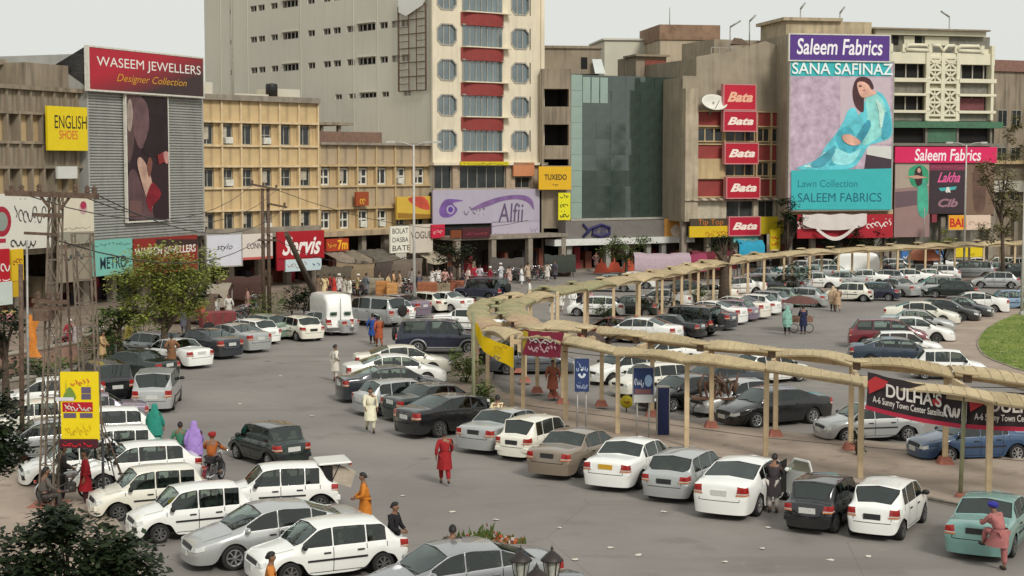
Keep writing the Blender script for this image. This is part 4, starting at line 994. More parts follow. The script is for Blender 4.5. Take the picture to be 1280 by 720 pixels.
# shoe shop signs
batas = [(905.5, 106, 944, 137, 'topmost', (188, 26, 52)), (905.5, 139.5, 945, 163.5, 'second from the top', (178, 22, 50)), (907, 179.5, 947, 204, 'third from the top', (178, 24, 46)), (909, 222.5, 949, 247, 'fourth from the top', (176, 22, 44)), (912, 272, 949.5, 293.5, 'lowest and nearest the shop entrance', (180, 22, 52))]
for i, (a, b, c, d, lab, col) in enumerate(batas):
    sign(F_bat, a, b, c, d, 1.1, flat(col), 'crimson shoe brand board with white script, ' + lab + ' of the column', [('Bata', .10, .30, .92, .72, (244, 226, 214) if i else (236, 180, 150), dict(shear=.35, bold=.04))], frame=flat((196, 130, 130)), th=.5, group='crimson script boards stacked on the shoe building')
sign(F_bat, 862, 283, 911, 296, .9, flat((210, 176, 22)), 'long yellow board over a shop left of the lowest crimson board', [('~', .4, .1, .98, .8, (150, 60, 30), dict(n=7, r=.05, seed=81))])
sign(F_bat, 863, 273.5, 911, 283, .85, flat((70, 58, 40)), 'olive brown strip board with orange capitals above the long yellow board', [('Tip Top', .2, .05, .85, .9, (190, 110, 40), {})])
sign(F_bat, 950, 271, 990, 292, .7, flat((200, 178, 30)), 'plain yellow board right of the lowest crimson board')
sign(F_bat, 963, 287, 975, 313, 1.8, flat((214, 190, 20)), 'narrow hanging yellow sign in front of the dark tree', [('~', .15, .55, .85, .85, (190, 60, 30), dict(n=2, r=.09, seed=83)), ('~', .15, .2, .85, .5, (190, 60, 30), dict(n=2, r=.09, seed=84))])
sign(F_bat, 917, 295, 948, 303, .8, flat((90, 170, 160)), 'thin teal strip sign directly below the lowest crimson board', [('~', .03, .1, .97, .9, (220, 220, 210), dict(n=7, r=.05, seed=85))])
# giant billboard
T_ = flat((58, 176, 178))
sign(F_sal, 987.5, 43, 1111.5, 76.5, 1.0, flat((84, 52, 130)), 'purple header board with white script on top of the giant billboard', [('Saleem Fabrics', .07, .22, .93, .86, (240, 236, 240), dict(shear=.12, bold=.015))], frame=M_framew)
sign(F_sal, 988.5, 76.6, 1113.5, 262, .85, flat((186, 164, 180), .5, .3), 'giant billboard of a seated woman in turquoise over a teal lawn collection band',
     [('SANA SAFINAZ', .01, .915, .99, .992, (232, 240, 238), dict(bold=.012)), ('Lawn Collection', .08, .155, .66, .205, (22, 120, 130), {}), ('SALEEM FABRICS', .08, .055, .90, .115, (16, 96, 112), {})],
     polys=[((58, 180, 184), [(988.5, 76.7), (1113.5, 76.7), (1113.5, 95.5), (988.5, 95)], 'printed_band'),
            ((196, 178, 186), [(1050, 97), (1113, 97), (1113, 180), (1050, 180)], 'printed_backdrop'),
            ((64, 50, 60), [(1083, 190), (1114, 194), (1114, 214), (1080, 213)], 'printed_block'),
            ((208, 208, 202), [(1083, 182), (1114, 183), (1114, 199), (1083, 193)], 'printed_plinth'),
            ((96, 196, 208), [(996, 211), (1008, 205), (1022, 198), (1034, 180), (1044, 168), (1054, 152), (1060, 138), (1068, 135), (1074, 144), (1080, 128), (1092, 115), (1102, 117), (1110, 130), (1114, 146), (1114, 170), (1098, 178), (1086, 182), (1078, 195), (1068, 208), (1050, 213), (1020, 213)], 'printed_dress', 4),
            ((142, 214, 208), [(1082, 122), (1096, 118), (1106, 132), (1108, 160), (1092, 176), (1078, 180), (1084, 150)], 'printed_dress_light', 4),
            ((70, 168, 184), [(1044, 172), (1056, 158), (1068, 168), (1064, 192), (1050, 204), (1036, 206), (1050, 190)], 'printed_fold', 4),
            ((150, 222, 226), [(1040, 184), (1062, 192), (1076, 186), (1064, 204), (1042, 204)], 'printed_fold', 4),
            ((188, 226, 226), [(1004, 208), (1018, 202), (1030, 190), (1034, 196), (1020, 208)], 'printed_hem', 3),
            ((72, 40, 42), [(1066, 110), (1070, 99), (1078, 96), (1087, 99), (1092, 110), (1086, 114), (1080, 122), (1079, 140), (1070, 134), (1066, 122)], 'printed_hair', 4),
            ((216, 168, 148), [(1071, 104), (1078, 102), (1085, 106), (1089, 112), (1096, 116), (1088, 120), (1078, 122), (1073, 115)], 'printed_face', 4),
            ((60, 150, 172), [(1070, 172), (1084, 150), (1088, 158), (1078, 176), (1066, 190)], 'printed_fold', 3),
            ((190, 228, 216), [(1094, 124), (1102, 132), (1106, 150), (1100, 160), (1098, 140)], 'printed_fold', 3),
            ((74, 170, 190), [(1106, 140), (1113, 150), (1113, 168), (1102, 172)], 'printed_fold', 3),
            ((74, 160, 178), [(1012, 206), (1030, 192), (1044, 182), (1040, 196), (1026, 208)], 'printed_fold', 3),
            ((120, 70, 64), [(1073, 107), (1076, 106), (1077, 108), (1074, 109)], 'printed_eye'),
            ((180, 90, 90), [(1077, 113), (1080, 112), (1081, 114)], 'printed_lips'),
            ((208, 160, 140), [(1052, 170), (1062, 168), (1076, 178), (1066, 182), (1056, 178)], 'printed_hands', 3),
            (T_, [(988.5, 213), (1114, 210.5), (1114, 262), (988.5, 262)], 'printed_band')], frame=M_frame, th=.5)
sign(F_sal, 997, 268.5, 1116, 297, .9, flat((168, 24, 40)), 'long red shop board under the giant billboard, half covered by a torn white sheet', [('SALEEM', .0, .4, .2, .75, WHT, dict(bold=.02)), ('~', .72, .4, .99, .85, WHT, dict(n=6, r=.09, seed=91))])
eT = F_sal.empty('torn_banner', 'torn white cloth sagging over the long red shop board', 'banner', F_sal.px(1003, 292, 1.2)[0], F_sal.px(1003, 296, 1.2)[1], 1.2)
k_ = F_sal.px(1083, 268, 1.2)[0] - F_sal.px(1003, 268, 1.2)[0]
mb = MB(); N = 14
top_ = [(k_ * i / N, -.05 * sin(i), 2.1 - .06 * sin(i * 1.3)) for i in range(N + 1)]; bot_ = [(k_ * i / N, -.15 - .1 * sin(i * 1.7), 2.1 - (.95 + .55 * sin(pi * i / N) ** .6)) for i in range(N + 1)]
mb.add(top_ + bot_, [(i, i + N + 1, i + N + 2, i + 1) for i in range(N)], 0, True)
sg = [(k_ * .2 + k_ * .6 * i / N, -.3, .95 - 1.05 * sin(pi * i / N) + .15 * i / N) for i in range(N + 1)]; sg2 = [(p[0], -.35, p[2] - .35) for p in sg]
mb.add(sg + sg2, [(i, i + N + 1, i + N + 2, i + 1) for i in range(N)], 0, True)
mb.build('cloth', flat((206, 196, 190)), eT)
# pink shop
sign(F_art, 1119, 183.5, 1246, 203.5, 1.2, flat((214, 32, 92)), 'long pink board with white script across the ornate building', [('Saleem Fabrics', .19, .12, .84, .88, (246, 232, 236), dict(shear=.12, bold=.015))])
sign(F_art, 1119, 204, 1161.5, 296, 1.0, flat((150, 122, 118)), 'tall poster of a woman in green with outspread arms below the pink board', polys=[
    ((170, 156, 140), [(1119, 204), (1161, 204), (1161, 232), (1119, 236)], 'printed_backdrop'), ((104, 84, 92), [(1119, 240), (1146, 238), (1146, 256), (1119, 260)], 'printed_shade'),
    ((52, 150, 110), [(1136, 212), (1150, 206), (1160, 214), (1158, 232), (1140, 232)], 'printed_scarf', 4), ((70, 168, 140), [(1148, 226), (1158, 228), (1160, 262), (1154, 272), (1147, 262)], 'printed_dress', 3),
    ((56, 34, 36), [(1144, 212), (1150, 208), (1153, 218), (1152, 230), (1146, 232), (1143, 222)], 'printed_hair', 3), ((196, 150, 130), [(1130, 221), (1146, 219), (1160, 222), (1146, 223.5)], 'printed_arms'), ((200, 156, 136), ring(1148.5, 213, 2.2, 3), 'printed_face')])
sign(F_art, 1162, 204, 1206, 267, 1.0, flat((56, 42, 48)), 'black poster with pink script and an ampersand below the pink board',
     [('Lakha', .22, .62, .85, .82, (226, 92, 150), dict(shear=.5, bold=.02)), ('&', .45, .42, .60, .53, WHT, dict(bold=.02)), ('Cib', .25, .13, .8, .30, (150, 110, 124), dict(shear=.3, bold=.04)), ('~', .05, .90, .95, .97, (190, 90, 120), dict(n=9, r=.04, seed=93))],
     polys=[((128, 52, 76), [(1162, 204), (1206, 204), (1206, 213), (1162, 213)], 'printed_band'), ((70, 170, 170), [(1173, 235), (1196, 233), (1194, 237), (1176, 239)], 'printed_stripe')])
sign(F_art, 1207, 204, 1242, 268, 1.0, flat((120, 96, 78)), 'faded brown poster behind the drooping tree right of the black poster', polys=[((96, 70, 60), [(1216, 216), (1226, 210), (1232, 230), (1230, 262), (1218, 262)], 'printed_figure', 3)])
sign(F_art, 1186, 269, 1238, 287, 2.2, flat((214, 190, 170)), 'white shop board starting with red capitals on orange beside the street lamp', [('BAL', .03, .2, .42, .8, (190, 30, 30), dict(bold=.03)), ('~', .48, .25, .97, .75, (170, 120, 110), dict(n=7, r=.05, seed=95))], polys=[((226, 160, 30), [(1186, 269), (1208, 269), (1208, 287), (1186, 287)], 'printed_panel')])
sign(F_art, 1165, 268, 1171, 278, 3.0, flat((130, 50, 60)), 'small maroon hanging board left of the dark doorway under the black poster')
sign(F_art, 1193, 309, 1229, 321, 6.0, flat((216, 190, 20)), 'yellow cloth banner strung low above the far parked cars', [('~', .5, .1, .7, .5, (120, 90, 20), dict(n=3, r=.05, seed=97))], name='cloth_banner', cat='banner', th=.04)
for x, lab in ((1127, 'left'), (1167, 'right')):
    sign(F_art, x, 314, x + 13, 327, 5.0, flat((60, 110, 170)), 'blue notice board with pale emblem, %s of the pair behind the far canopy' % lab, [('~', .2, .3, .8, .8, WHT, dict(n=2, r=.08, seed=x))])
# satellite dish on the shoe building
e = F_bat.empty('satellite_dish', 'large pale oval dish left of the topmost crimson board', 'dish', F_bat.px(886, 128)[0], F_bat.px(886, 128)[1], 1.2)
mb = MB(); mb.lathe([(.001, .34), (.5, .30), (1.0, .16), (1.35, 0), (1.38, .03), (1.0, .2), (.001, .38)], 26, axis='y'); o = mb.build('bowl', flat((214, 212, 200)), e); o.rotation_euler = (R(-28), 0, R(8)); o.scale = (1.05, 1, .62)
MB().tube([(0, .2, 0), (0, 1.1, -1.2)], .09, 8).build('mount', M_steel, e)
MB().tube([(0, .2, -.9), (0, -.9, .1)], .04, 6).build('feed_arm', M_steel, e)
# awnings above the shop pavement (beige block)
for i, (a, b, y0, y1, c, lab) in enumerate(((406, 430, 313, 324, (130, 118, 104), 'dusty grey cloth awning right of the crimson script board'), (431, 452, 314, 325, (122, 112, 96), 'sagging grey cloth awning in the middle of the beige block'), (453, 486, 313, 322, (96, 90, 80), 'darker cloth awning left of the three row board'), (519, 546, 313, 324, (170, 160, 140), 'pale rounded awning under the serif capitals board'))):
    u0 = F_yel.px(a, y0, 1)[0]; u1 = F_yel.px(b, y0, 1)[0]; zt_ = F_yel.px(a, y0, 1)[1]
    e = F_yel.empty('shop_awning', lab, 'awning', u0, zt_, .2)
    mb = MB(); W = u1 - u0; N = 10; v = []
    for j in range(4):
        for k in range(N + 1):
            t = k / N; v.append((W * t, -2.2 * j / 3, -.22 * j - .25 * sin(pi * t) * (j > 1) - .04 * sin(k * 2.1)))
    for k in range(N + 1): v.append((W * k / N, -2.25, -1.0 - .25 * sin(pi * k / N)))
    mb.add(v, [(j * (N + 1) + k, (j + 1) * (N + 1) + k, (j + 1) * (N + 1) + k + 1, j * (N + 1) + k + 1) for j in range(4) for k in range(N)], 0, True)
    mb.build('cloth', mat('awning_cloth_%d' % i, srgb(c), rough=.9, var=.3, scale=2), e)
    MB().tube([(.05, -2.2, -.7), (.05, -2.2, -zt_ + .14)], .05, 6).tube([(W - .05, -2.2, -.7), (W - .05, -2.2, -zt_ + .14)], .05, 6).build('post', M_rust, e)
# ------------------------------------------------------------------ cars
def interp(pts, x):
    pts = sorted(pts)
    if x <= pts[0][0]: return pts[0][1]
    for (a, b), (c, d) in zip(pts, pts[1:]):
        if x <= c: return b + (d - b) * (x - a) / (c - a)
    return pts[-1][1]
def paint(name, rgb, rough=.42, metal=.0, dirt=.26):
    c = srgb(rgb)
    return mat('paint_' + name, c, rough=rough, metal=metal, var=.05, scale=1.5, coat=1.0, dirt=tuple(.6 * v + .4 * d for v, d in zip(c, (.22, .19, .15))), dirtamt=dirt)
def car_kind(L, W, H, wb, fo, top, belt, rail, pillars, wheel_r=.30, gnd=.2, hatch=False, crease=.35, shoulder_r=.30, win_front=True,
             bumper=None, taper=(.84, .90), side_end=None, handles=True, tumble=.80, mirror=True, extras=None, tail_cols=(.62, 1), arch=True, glass_m=None, sidewin=True, nub=.035):
    """builds meshes for one kind of car; x forward, origin on the ground at the centre. pillars = list of (x0, x1) side windows"""
    xf = L / 2; xr = -L / 2; w1 = xf - fo; w2 = w1 - wb; hw = W / 2
    feats = [p[0] for p in top] + [q for p in pillars for q in p]
    ws = [w1 + d for d in (-.43, -.31, 0, .31, .43)] + [w2 + d for d in (-.43, -.31, 0, .31, .43)]
    ws = [x for x in ws if abs(x) < L / 2 - .13]; xs = list(ws)
    snap = {}
    for f in feats:
        near = min(xs, key=lambda q: abs(q - f)) if xs else None
        if near is not None and abs(near - f) < .09: snap[f] = near
        else: xs.append(f); snap[f] = f
    xs = sorted(set(round(x, 4) for x in xs), reverse=True)
    topp = [(snap[p[0]], p[1]) for p in top]; kinds = {round(snap[p[0]], 4): p[2] for p in top if len(p) > 2}
    pil = [(round(snap[a], 4), round(snap[b], 4)) for a, b in pillars]
    def width(x):
        f = min(1, max(0, (xf - x) / .75)); r_ = min(1, max(0, (x - xr) / .6))
        return hw * min(taper[0] + (1 - taper[0]) * sin(f * pi / 2), taper[1] + (1 - taper[1]) * sin(r_ * pi / 2))
    bm = bmesh.new(); cl = bm.edges.layers.float.new('crease_edge'); cv = bm.verts.layers.float.new('crease_vert')
    rows_ = []
    for x in xs:
        w = width(x); t = interp(topp, x); b = min(interp(belt, x), t - .015)
        dfc = min(abs(x - w1), abs(x - w2)); f = 1 if dfc < .02 else (.6 if dfc < .33 else 0)
        if not arch: f = 0
        z0 = gnd + (wheel_r * 2 + .10 - gnd) * (1.0 if f == 1 else (.72 if f else 0)); z1 = max(.50 * b / .9, 0); z1 = max(z1, wheel_r * 2 + .17) if f == 1 else (max(z1, wheel_r * 2 + .05) if f else z1)
        sh = b - (.13 + (shoulder_r - .13) * min(1, max(0, (-x - L * .2) / (L * .3)))); sh = max(sh, z1 + .04)
        if x == xs[0]: z1 = min(z1, b * .62); sh = b * .80
        zr = interp(rail, x) if isinstance(rail, list) else None
        glassy = t - b > .10
        if glassy: k = min(1, (t - b) / (H - b)); rw = w * (.93 - (.93 - tumble) * k); rz = t - .035 - .03 * k
        else: rw = w * .66; rz = t - .02
        if glassy and (t - b) < .25: rw = w * .88
        rows_.append([(x, w * .94 if not f else w * .99, z0), (x, w, z1), (x, w * .995, sh), (x, w * .95, b), (x, rw, rz), (x, 0, t + (.015 if glassy else .01))])
    n = len(xs); V = [[None] * 6 for _ in range(n)]; VN = [[None] * 6 for _ in range(n)]
    for i in range(n):
        for j in range(6):
            p = rows_[i][j]; V[i][j] = bm.verts.new(p); VN[i][j] = V[i][j] if j == 5 else bm.verts.new((p[0], -p[1], p[2]))
    seg = {}
    for i in range(n - 1):
        for j in range(5):
            f = bm.faces.new((V[i][j], V[i][j + 1], V[i + 1][j + 1], V[i + 1][j])); seg[(i, j, 0)] = f
            f = bm.faces.new((VN[i + 1][j], VN[i + 1][j + 1], VN[i][j + 1], VN[i][j])); seg[(i, j, 1)] = f
    caps = {}
    for end, i, bulge in ((0, 0, .07), (1, n - 1, -.06)):
        cols = [[V[i][j] for j in range(4)]]; sx = 1 if end == 0 else -1
        mid = []; cen = []; midn = []
        for j in range(4):
            if j == 3: mid.append(V[i][4]); cen.append(V[i][5]); midn.append(VN[i][4])
            else:
                p = rows_[i][j]; k = .62
                bz = bulge * (1.25 if j < 2 else .8)
                mid.append(bm.verts.new((p[0] + bz, p[1] * k, p[2]))); cen.append(bm.verts.new((p[0] + bz * 1.35, 0, p[2]))); midn.append(bm.verts.new((p[0] + bz, -p[1] * k, p[2])))
        cols = [[V[i][j] for j in range(4)], mid, cen, midn, [VN[i][j] for j in range(4)]]
        for c in range(4):
            for j in range(3):
                q = (cols[c][j], cols[c][j + 1], cols[c + 1][j + 1], cols[c + 1][j])
                caps[(end, c, j)] = bm.faces.new(q if end == 1 else tuple(reversed(q)))
        # the triangle between row 3, 4 at the end
    bm.normal_update(); bmesh.ops.recalc_face_normals(bm, faces=bm.faces)
    X = [round(x, 4) for x in xs]
    def region(x0, x1, js):
        return [seg[(i, j, s_)] for i in range(n - 1) for j in js for s_ in (0, 1) if X[i] <= x0 + 1e-4 and X[i + 1] >= x1 - 1e-4]
    def side(x0, x1, j, s_): return [seg[(i, j, s_)] for i in range(n - 1) if X[i] <= x0 + 1e-4 and X[i + 1] >= x1 - 1e-4]
    def inset(faces, mi, th, dep=0.0, cr=.0):
        faces = [f for f in faces if f.is_valid]
        if not faces: return
        if mi in (1, 2, 3):
            q = bmesh.ops.inset_region(bm, faces=faces, thickness=th, depth=dep, use_even_offset=False, use_boundary=True)
            th, dep = (.026 if mi < 3 else .018), .0
        q = bmesh.ops.inset_region(bm, faces=faces, thickness=th, depth=dep, use_even_offset=False, use_boundary=True)
        if mi in (1, 2, 3):
            for f in q['faces']: f.material_index = 8
            for f in q['faces']:
                for e_ in f.edges:
                    if any(g.material_index == 0 and g not in faces for g in e_.link_faces): e_[cl] = cr
                for v in f.verts:
                    if sum(1 for g in v.link_faces if g in faces) == 0: v[cv] = 1.0
        es = set()
        for f in faces:
            f.material_index = mi
            for e_ in f.edges:
                if any(g not in faces for g in e_.link_faces): es.add(e_)
        for e_ in es: e_[cl] = max(e_[cl], cr)
        for v in {v for e_ in es for v in e_.verts}:
            if sum(1 for f in v.link_faces if f in faces) == 1:
                v[cv] = 1.0
                for e_ in v.link_edges:
                    if e_ not in es or True: e_[cl] = max(e_[cl], cr)
                    w_ = e_.other_vert(v)
                    if mi in (1, 2, 3) and not any(f in faces for f in w_.link_faces):
                        for g_ in w_.link_edges: g_[cl] = max(g_[cl], cr)
    # creases first
    for i_, vv in ((0, V), (0, VN), (n - 1, V), (n - 1, VN)):
        for j in (3, 4):
            e_ = bm.edges.get((vv[i_][j], vv[i_][j + 1])); e_[cl] = min(.8, crease + .25)
        for j in (1, 2):
            e_ = bm.edges.get((vv[i_][j], vv[i_][j + 1])); e_[cl] = crease * .8
    for i in range(n - 1):
        for s_ in (V, VN):
            e_ = bm.edges.get((s_[i][3], s_[i + 1][3])); e_[cl] = min(1, crease + .3)
            e_ = bm.edges.get((s_[i][2], s_[i + 1][2])); e_[cl] = crease * .5
            e_ = bm.edges.get((s_[i][4], s_[i + 1][4])); e_[cl] = min(.9, crease + .15) * (1 if rows_[i][4][2] > belt[0][1] + .2 else .25)
            e_ = bm.edges.get((s_[i][0], s_[i + 1][0])); e_[cl] = .5
    wsx = [x for x, k in kinds.items() if k == 'wb'] ; wst = [x for x, k in kinds.items() if k == 'wt']; rt = [x for x, k in kinds.items() if k == 'rt']; rb = [x for x, k in kinds.items() if k == 'rb']
    glz = []
    inset(region(wsx[0], wst[0], (4,)), 1, nub, -.003, .8)
    if rb: inset(region(rt[0], rb[0], (4,)), 2, nub, -.003, .8)
    if sidewin:
        for a, b in pil:
            for s_ in (0, 1): inset(side(a, b, 3, s_), 3, .022, -.003, .88)
    for s_ in (0, 1):
        c0 = 0 if s_ == 0 else 3
        inset([caps[(0, c0, 2)], seg[(0, 2, s_)]] if X[0] - X[1] < .4 else [caps[(0, c0, 2)]], 4, .01, .003, .9)
        tl = [caps[(1, c0, 2)]]
        if X[n - 2] - X[n - 1] < .5: tl.append(seg[(n - 2, 2, s_)])
        inset(tl, 5, .01, .006, .95)
    inset([caps[(0, 1, 2)], caps[(0, 2, 2)]], 6, .03, -.01, .6)
    if False:
        for e_ in (0, 1):
            for c in range(4):
                f = caps[(e_, c, 0)]
                if f.is_valid: f.material_index = 7
    me = bpy.data.meshes.new('tmp'); bm.to_mesh(me); bm.free()
    o = bpy.data.objects.new('tmp', me); COL.objects.link(o); md = o.modifiers.new('s', 'SUBSURF'); md.levels = 2; md.render_levels = 2
    dg = bpy.context.evaluated_depsgraph_get(); ev = bpy.data.meshes.new_from_object(o.evaluated_get(dg))
    bpy.data.objects.remove(o); bpy.data.meshes.remove(me)
    B = bmesh.new(); B.from_mesh(ev); bpy.data.meshes.remove(ev)
    bvh = BVHTree.FromBMesh(B)
    parts = []      # (name, mesh, slotkey, parent index or None, loc)
    def comps(mi):
        fs = {f for f in B.faces if f.material_index == mi}; out = []
        while fs:
            st = [fs.pop()]; c = [st[0]]
            while st:
                f = st.pop()
                for e_ in f.edges:
                    for g in e_.link_faces:
                        if g in fs: fs.discard(g); st.append(g); c.append(g)
            out.append(c)
        return out
    def facemesh(name, faces, off=0.0):
        idx = {}; vs = []; fl = []
        for f in faces:
            r_ = []
            for v in f.verts:
                if v.index not in idx: idx[v.index] = len(vs); vs.append(tuple(v.co + v.normal * off))
                r_.append(idx[v.index])
            fl.append(tuple(r_))
        m_ = bpy.data.meshes.new(name); m_.from_pydata(vs, [], fl); m_.materials.append(None); m_.polygons.foreach_set('use_smooth', [True] * len(fl)); m_.update(); return m_
    B.verts.index_update(); B.normal_update()
    parts.append(('body', facemesh('body', [f for f in B.faces if f.material_index == 0]), 'PAINT', None, (0, 0, 0)))
    nm = {1: ('windscreen', 'glass'), 2: ('rear_window', 'glass'), 3: ('side_window', 'glass'), 4: ('headlight', 'head'), 5: ('tail_light', 'tail'), 6: ('grille', 'black'), 8: ('window_seal', 'seal')}
    for mi, (nn, kk) in nm.items():
        for c in comps(mi): parts.append((nn, facemesh(nn, c), 'gside' if nn == 'side_window' else kk, None, (0, 0, 0)))
    # underbody and wheel wells
    ub = MB(); ub.box(xr + .18, -hw + .30, gnd + .02, xf - .2, hw - .30, .62); ub.box(w2 + .42, -hw + .08, gnd + .03, w1 - .42, hw - .08, .6); ub.box(xr + .15, -hw + .14, gnd + .06, w2 - .44, hw - .14, .55); ub.box(w1 + .44, -hw + .16, gnd + .06, xf - .2, hw - .16, .5)
    parts.append(('underbody', ub.mesh('underbody', None), 'black', None, (0, 0, 0)))
    # shut lines, handles
    def onside(x, z, s_):
        h = bvh.ray_cast(Vector((x, s_ * 3, z)), Vector((0, -s_, 0)))
        return (h[0].y if h[0] else s_ * hw)
    sl = MB()
    doors = []
    for a, b in pil: doors.append(b)
    doors.append(pil[0][0] + .12)
    bl = lambda x: interp(belt, x)
    for s_ in (1, -1):
        for x in doors:
            zz = [gnd + .06 + (bl(x) - gnd - .07) * k / 5 for k in range(6)]
            if min(abs(x - w1), abs(x - w2)) < .45: zz = [z for z in zz if z > wheel_r * 2 + .16] or zz[-2:]
            pt = [(x, onside(x, z, s_) + s_ * .004, z) for z in zz]
            for p, q in zip(pt, pt[1:]):
                v = [(p[0] - .009, p[1], p[2]), (p[0] + .009, p[1], p[2]), (q[0] + .009, q[1], q[2]), (q[0] - .009, q[1], q[2])]
                sl.add(v if s_ < 0 else v[::-1], [(0, 1, 2, 3)])
        a_, b_ = doors[-1], pil[min(len(pil) - 1, 1)][1]
        pt = [(a_ + (b_ - a_) * k / 6, gnd + .07) for k in range(7)]
        pt = [(x, onside(x, z, s_) + s_ * .004, z) for x, z in pt if min(abs(x - w1), abs(x - w2)) > .42]
        for p, q in zip(pt, pt[1:]):
            v = [(p[0], p[1], p[2] - .008), (q[0], q[1], q[2] - .008), (q[0], q[1], q[2] + .008), (p[0], p[1], p[2] + .008)]
            sl.add(v if s_ > 0 else v[::-1], [(0, 1, 2, 3)])
    # boot / tailgate line and bonnet line
    def ontop(x, y):
        h = bvh.ray_cast(Vector((x, y, 3)), Vector((0, 0, -1))); return h[0].z if h[0] else 1
    cow = wsx[0]
    for s_ in (1, -1):
        pt = [bvh.ray_cast(Vector((-L, s_ * hw * .68, z)), Vector((1, 0, 0)))[0] for z in (.56, .60, .64)]; pt = [q + Vector((-.004, 0, 0)) for q in pt if q]
        for p, q in zip(pt, pt[1:]): sl.add([p + Vector((0, -.007, 0)), p + Vector((0, .007, 0)), q + Vector((0, .007, 0)), q + Vector((0, -.007, 0))], [(0, 1, 2, 3), (3, 2, 1, 0)])
    for s_ in (1, -1):
        pt = [(cow + .02 + (xf - .25 - cow) * k / 5, s_ * (width(cow) * (.80 - .1 * k / 5))) for k in range(6)]
        pt = [Vector((x, y, ontop(x, y) + .004)) for x, y in pt]
        for p, q in zip(pt, pt[1:]): sl.add([p + Vector((0, -.008, 0)), p + Vector((0, .008, 0)), q + Vector((0, .008, 0)), q + Vector((0, -.008, 0))], [(0, 3, 2, 1)] )
    rowz_ = .56 if not hatch else .50
    for s_ in (0,):
        ys = [-hw * .68 + hw * 1.36 * k / 8 for k in range(9)]; pt = []
        for y in ys:
            h = bvh.ray_cast(Vector((-L, y, rowz_)), Vector((1, 0, 0)))
            if h[0]: pt.append(h[0] + Vector((-.004, 0, 0)))
        for p, q in zip(pt, pt[1:]): sl.add([p + Vector((0, 0, -.009)), q + Vector((0, 0, -.009)), q + Vector((0, 0, .009)), p + Vector((0, 0, .009))], [(0, 1, 2, 3), (3, 2, 1, 0)])
    parts.append(('shut_line', sl.mesh('shut_line', None), 'black', None, (0, 0, 0)))
    if handles:
        hm = MB().bbox(-.09, -.015, -.015, .09, .015, .02, .008).mesh('door_handle', None)
        for s_ in (1, -1):
            for a, b in pil[:2]:
                x = b + .16; z = bl(x) - .13; parts.append(('door_handle', hm, 'HANDLE', None, (x, onside(x, z, s_) + s_ * .012, z)))
    if mirror:
        x = pil[0][0] - .02
        for s_ in (1, -1):
            y = onside(x, bl(x) + .03, s_); m_ = MB(); m_.ball((0, 0, 0), (.07, .11, .075), 8, 6); m_.box(-.05, -.12 if s_ > 0 else .05, -.06, .04, -.05 if s_ > 0 else .12, -.02)
            parts.append(('wing_mirror', m_.mesh('wing_mirror', None), 'MIRROR', None, (x, y + s_ * .11, bl(x) + .07)))
    # wipers
    wp = MB()
    for y in (-.45, .1):
        p = Vector((cow - .04, y, ontop(cow - .04, y) + .012)); q = Vector((cow - .10, y + .5, ontop(cow - .10, y + .5) + .012)); wp.bar(p, q, .011)
    parts.append(('wiper', wp.mesh('wiper', None), 'black', None, (0, 0, 0)))
    # plates
    def plate(sx, z, nmz):
        h = bvh.ray_cast(Vector((sx * L, 0, z)), Vector((-sx, 0, 0))); x = h[0].x if h[0] else sx * L / 2
        parts.append(('number_plate', MB().box(-.012, -.23, -.075, .012, .23, .075).mesh('number_plate', None), nmz, None, (x + sx * .014, 0, z)))
    plate(-1, .78 if not hatch else .66, 'PLATE'); plate(1, .44, 'PLATE')
    # exhaust, lower rear valance
    parts.append(('exhaust_pipe', MB().tube([(xr + .12, -hw * .45, gnd + .04), (xr - .03, -hw * .45, gnd + .03)], .025, 8).mesh('exhaust_pipe', None), 'steelrim', None, (0, 0, 0)))
    # cabin: seats, wheel, shelf
    cb = MB(); rf = pillars[0][0]; rx = pillars[-1][1]; zt_ = H * .80
    for x in (rf - .95, rf - 1.75):
        for y in (-.34, .34): cb.bbox(x, y - .24, .45, x + .5, y + .24, .62, .04); cb.bbox(x - .12, y - .23, .5, x + .02, y + .23, zt_ - .16, .04); cb.bbox(x - .1, y - .11, zt_ - .14, x, y + .11, zt_ + .02, .03)
    cb.bbox(rf - .1, -hw * .8, .6, rf + .35, hw * .8, bl(rf) - .03, .03)
    if not hatch: cb.bbox(rx - .3, -hw * .75, .6, rx + .12, hw * .75, bl(rx) - .02, .02)
    parts.append(('seat', cb.mesh('seat', None), 'SEAT', None, (0, 0, 0))); sw = MB(); sw.tube([(rf - .22 + .06 * cos(a), -.34 + .17 * cos(a + pi / 2), .86 + .17 * sin(a + pi / 2) * .9) for a in [2 * pi * k / 12 for k in range(13)]], .014, 5); parts.append(('steering_wheel', sw.mesh('steering_wheel', None), 'black', None, (0, 0, 0)))
    # wheels
    R_ = wheel_r; wd = .09
    ty = MB(); ty.lathe([(R_ * .62, -wd), (R_ * .9, -wd * 1.02), (R_ * .985, -wd * .8), (R_, -wd * .4), (R_, wd * .4), (R_ * .985, wd * .8), (R_ * .9, wd * 1.02), (R_ * .62, wd), (R_ * .6, 0), (R_ * .62, -wd)], 22, axis='y')
    ty.lathe([(.001, -wd * .5), (R_ * .62, -wd * .5)], 22, axis='y'); ty.lathe([(R_ * .62, wd * .5), (.001, wd * .5)], 22, axis='y')
    tm = ty.mesh('wheel', None)
    rm = MB(); rm.lathe([(R_ * .66, wd * 1.0), (R_ * .62, wd * 1.06), (R_ * .56, wd * .75), (R_ * .54, wd * .55)], 22, axis='y')
    for k in range(7):
        a = 2 * pi * k / 7; rm.bar((0, wd * .86, 0), (cos(a) * R_ * .6, wd * .92, sin(a) * R_ * .6), .05, .03)
    rm.lathe([(.001, wd * 1.08), (R_ * .14, wd * 1.05), (R_ * .16, wd * .8)], 12, axis='y')
    rmm = rm.mesh('rim', None)
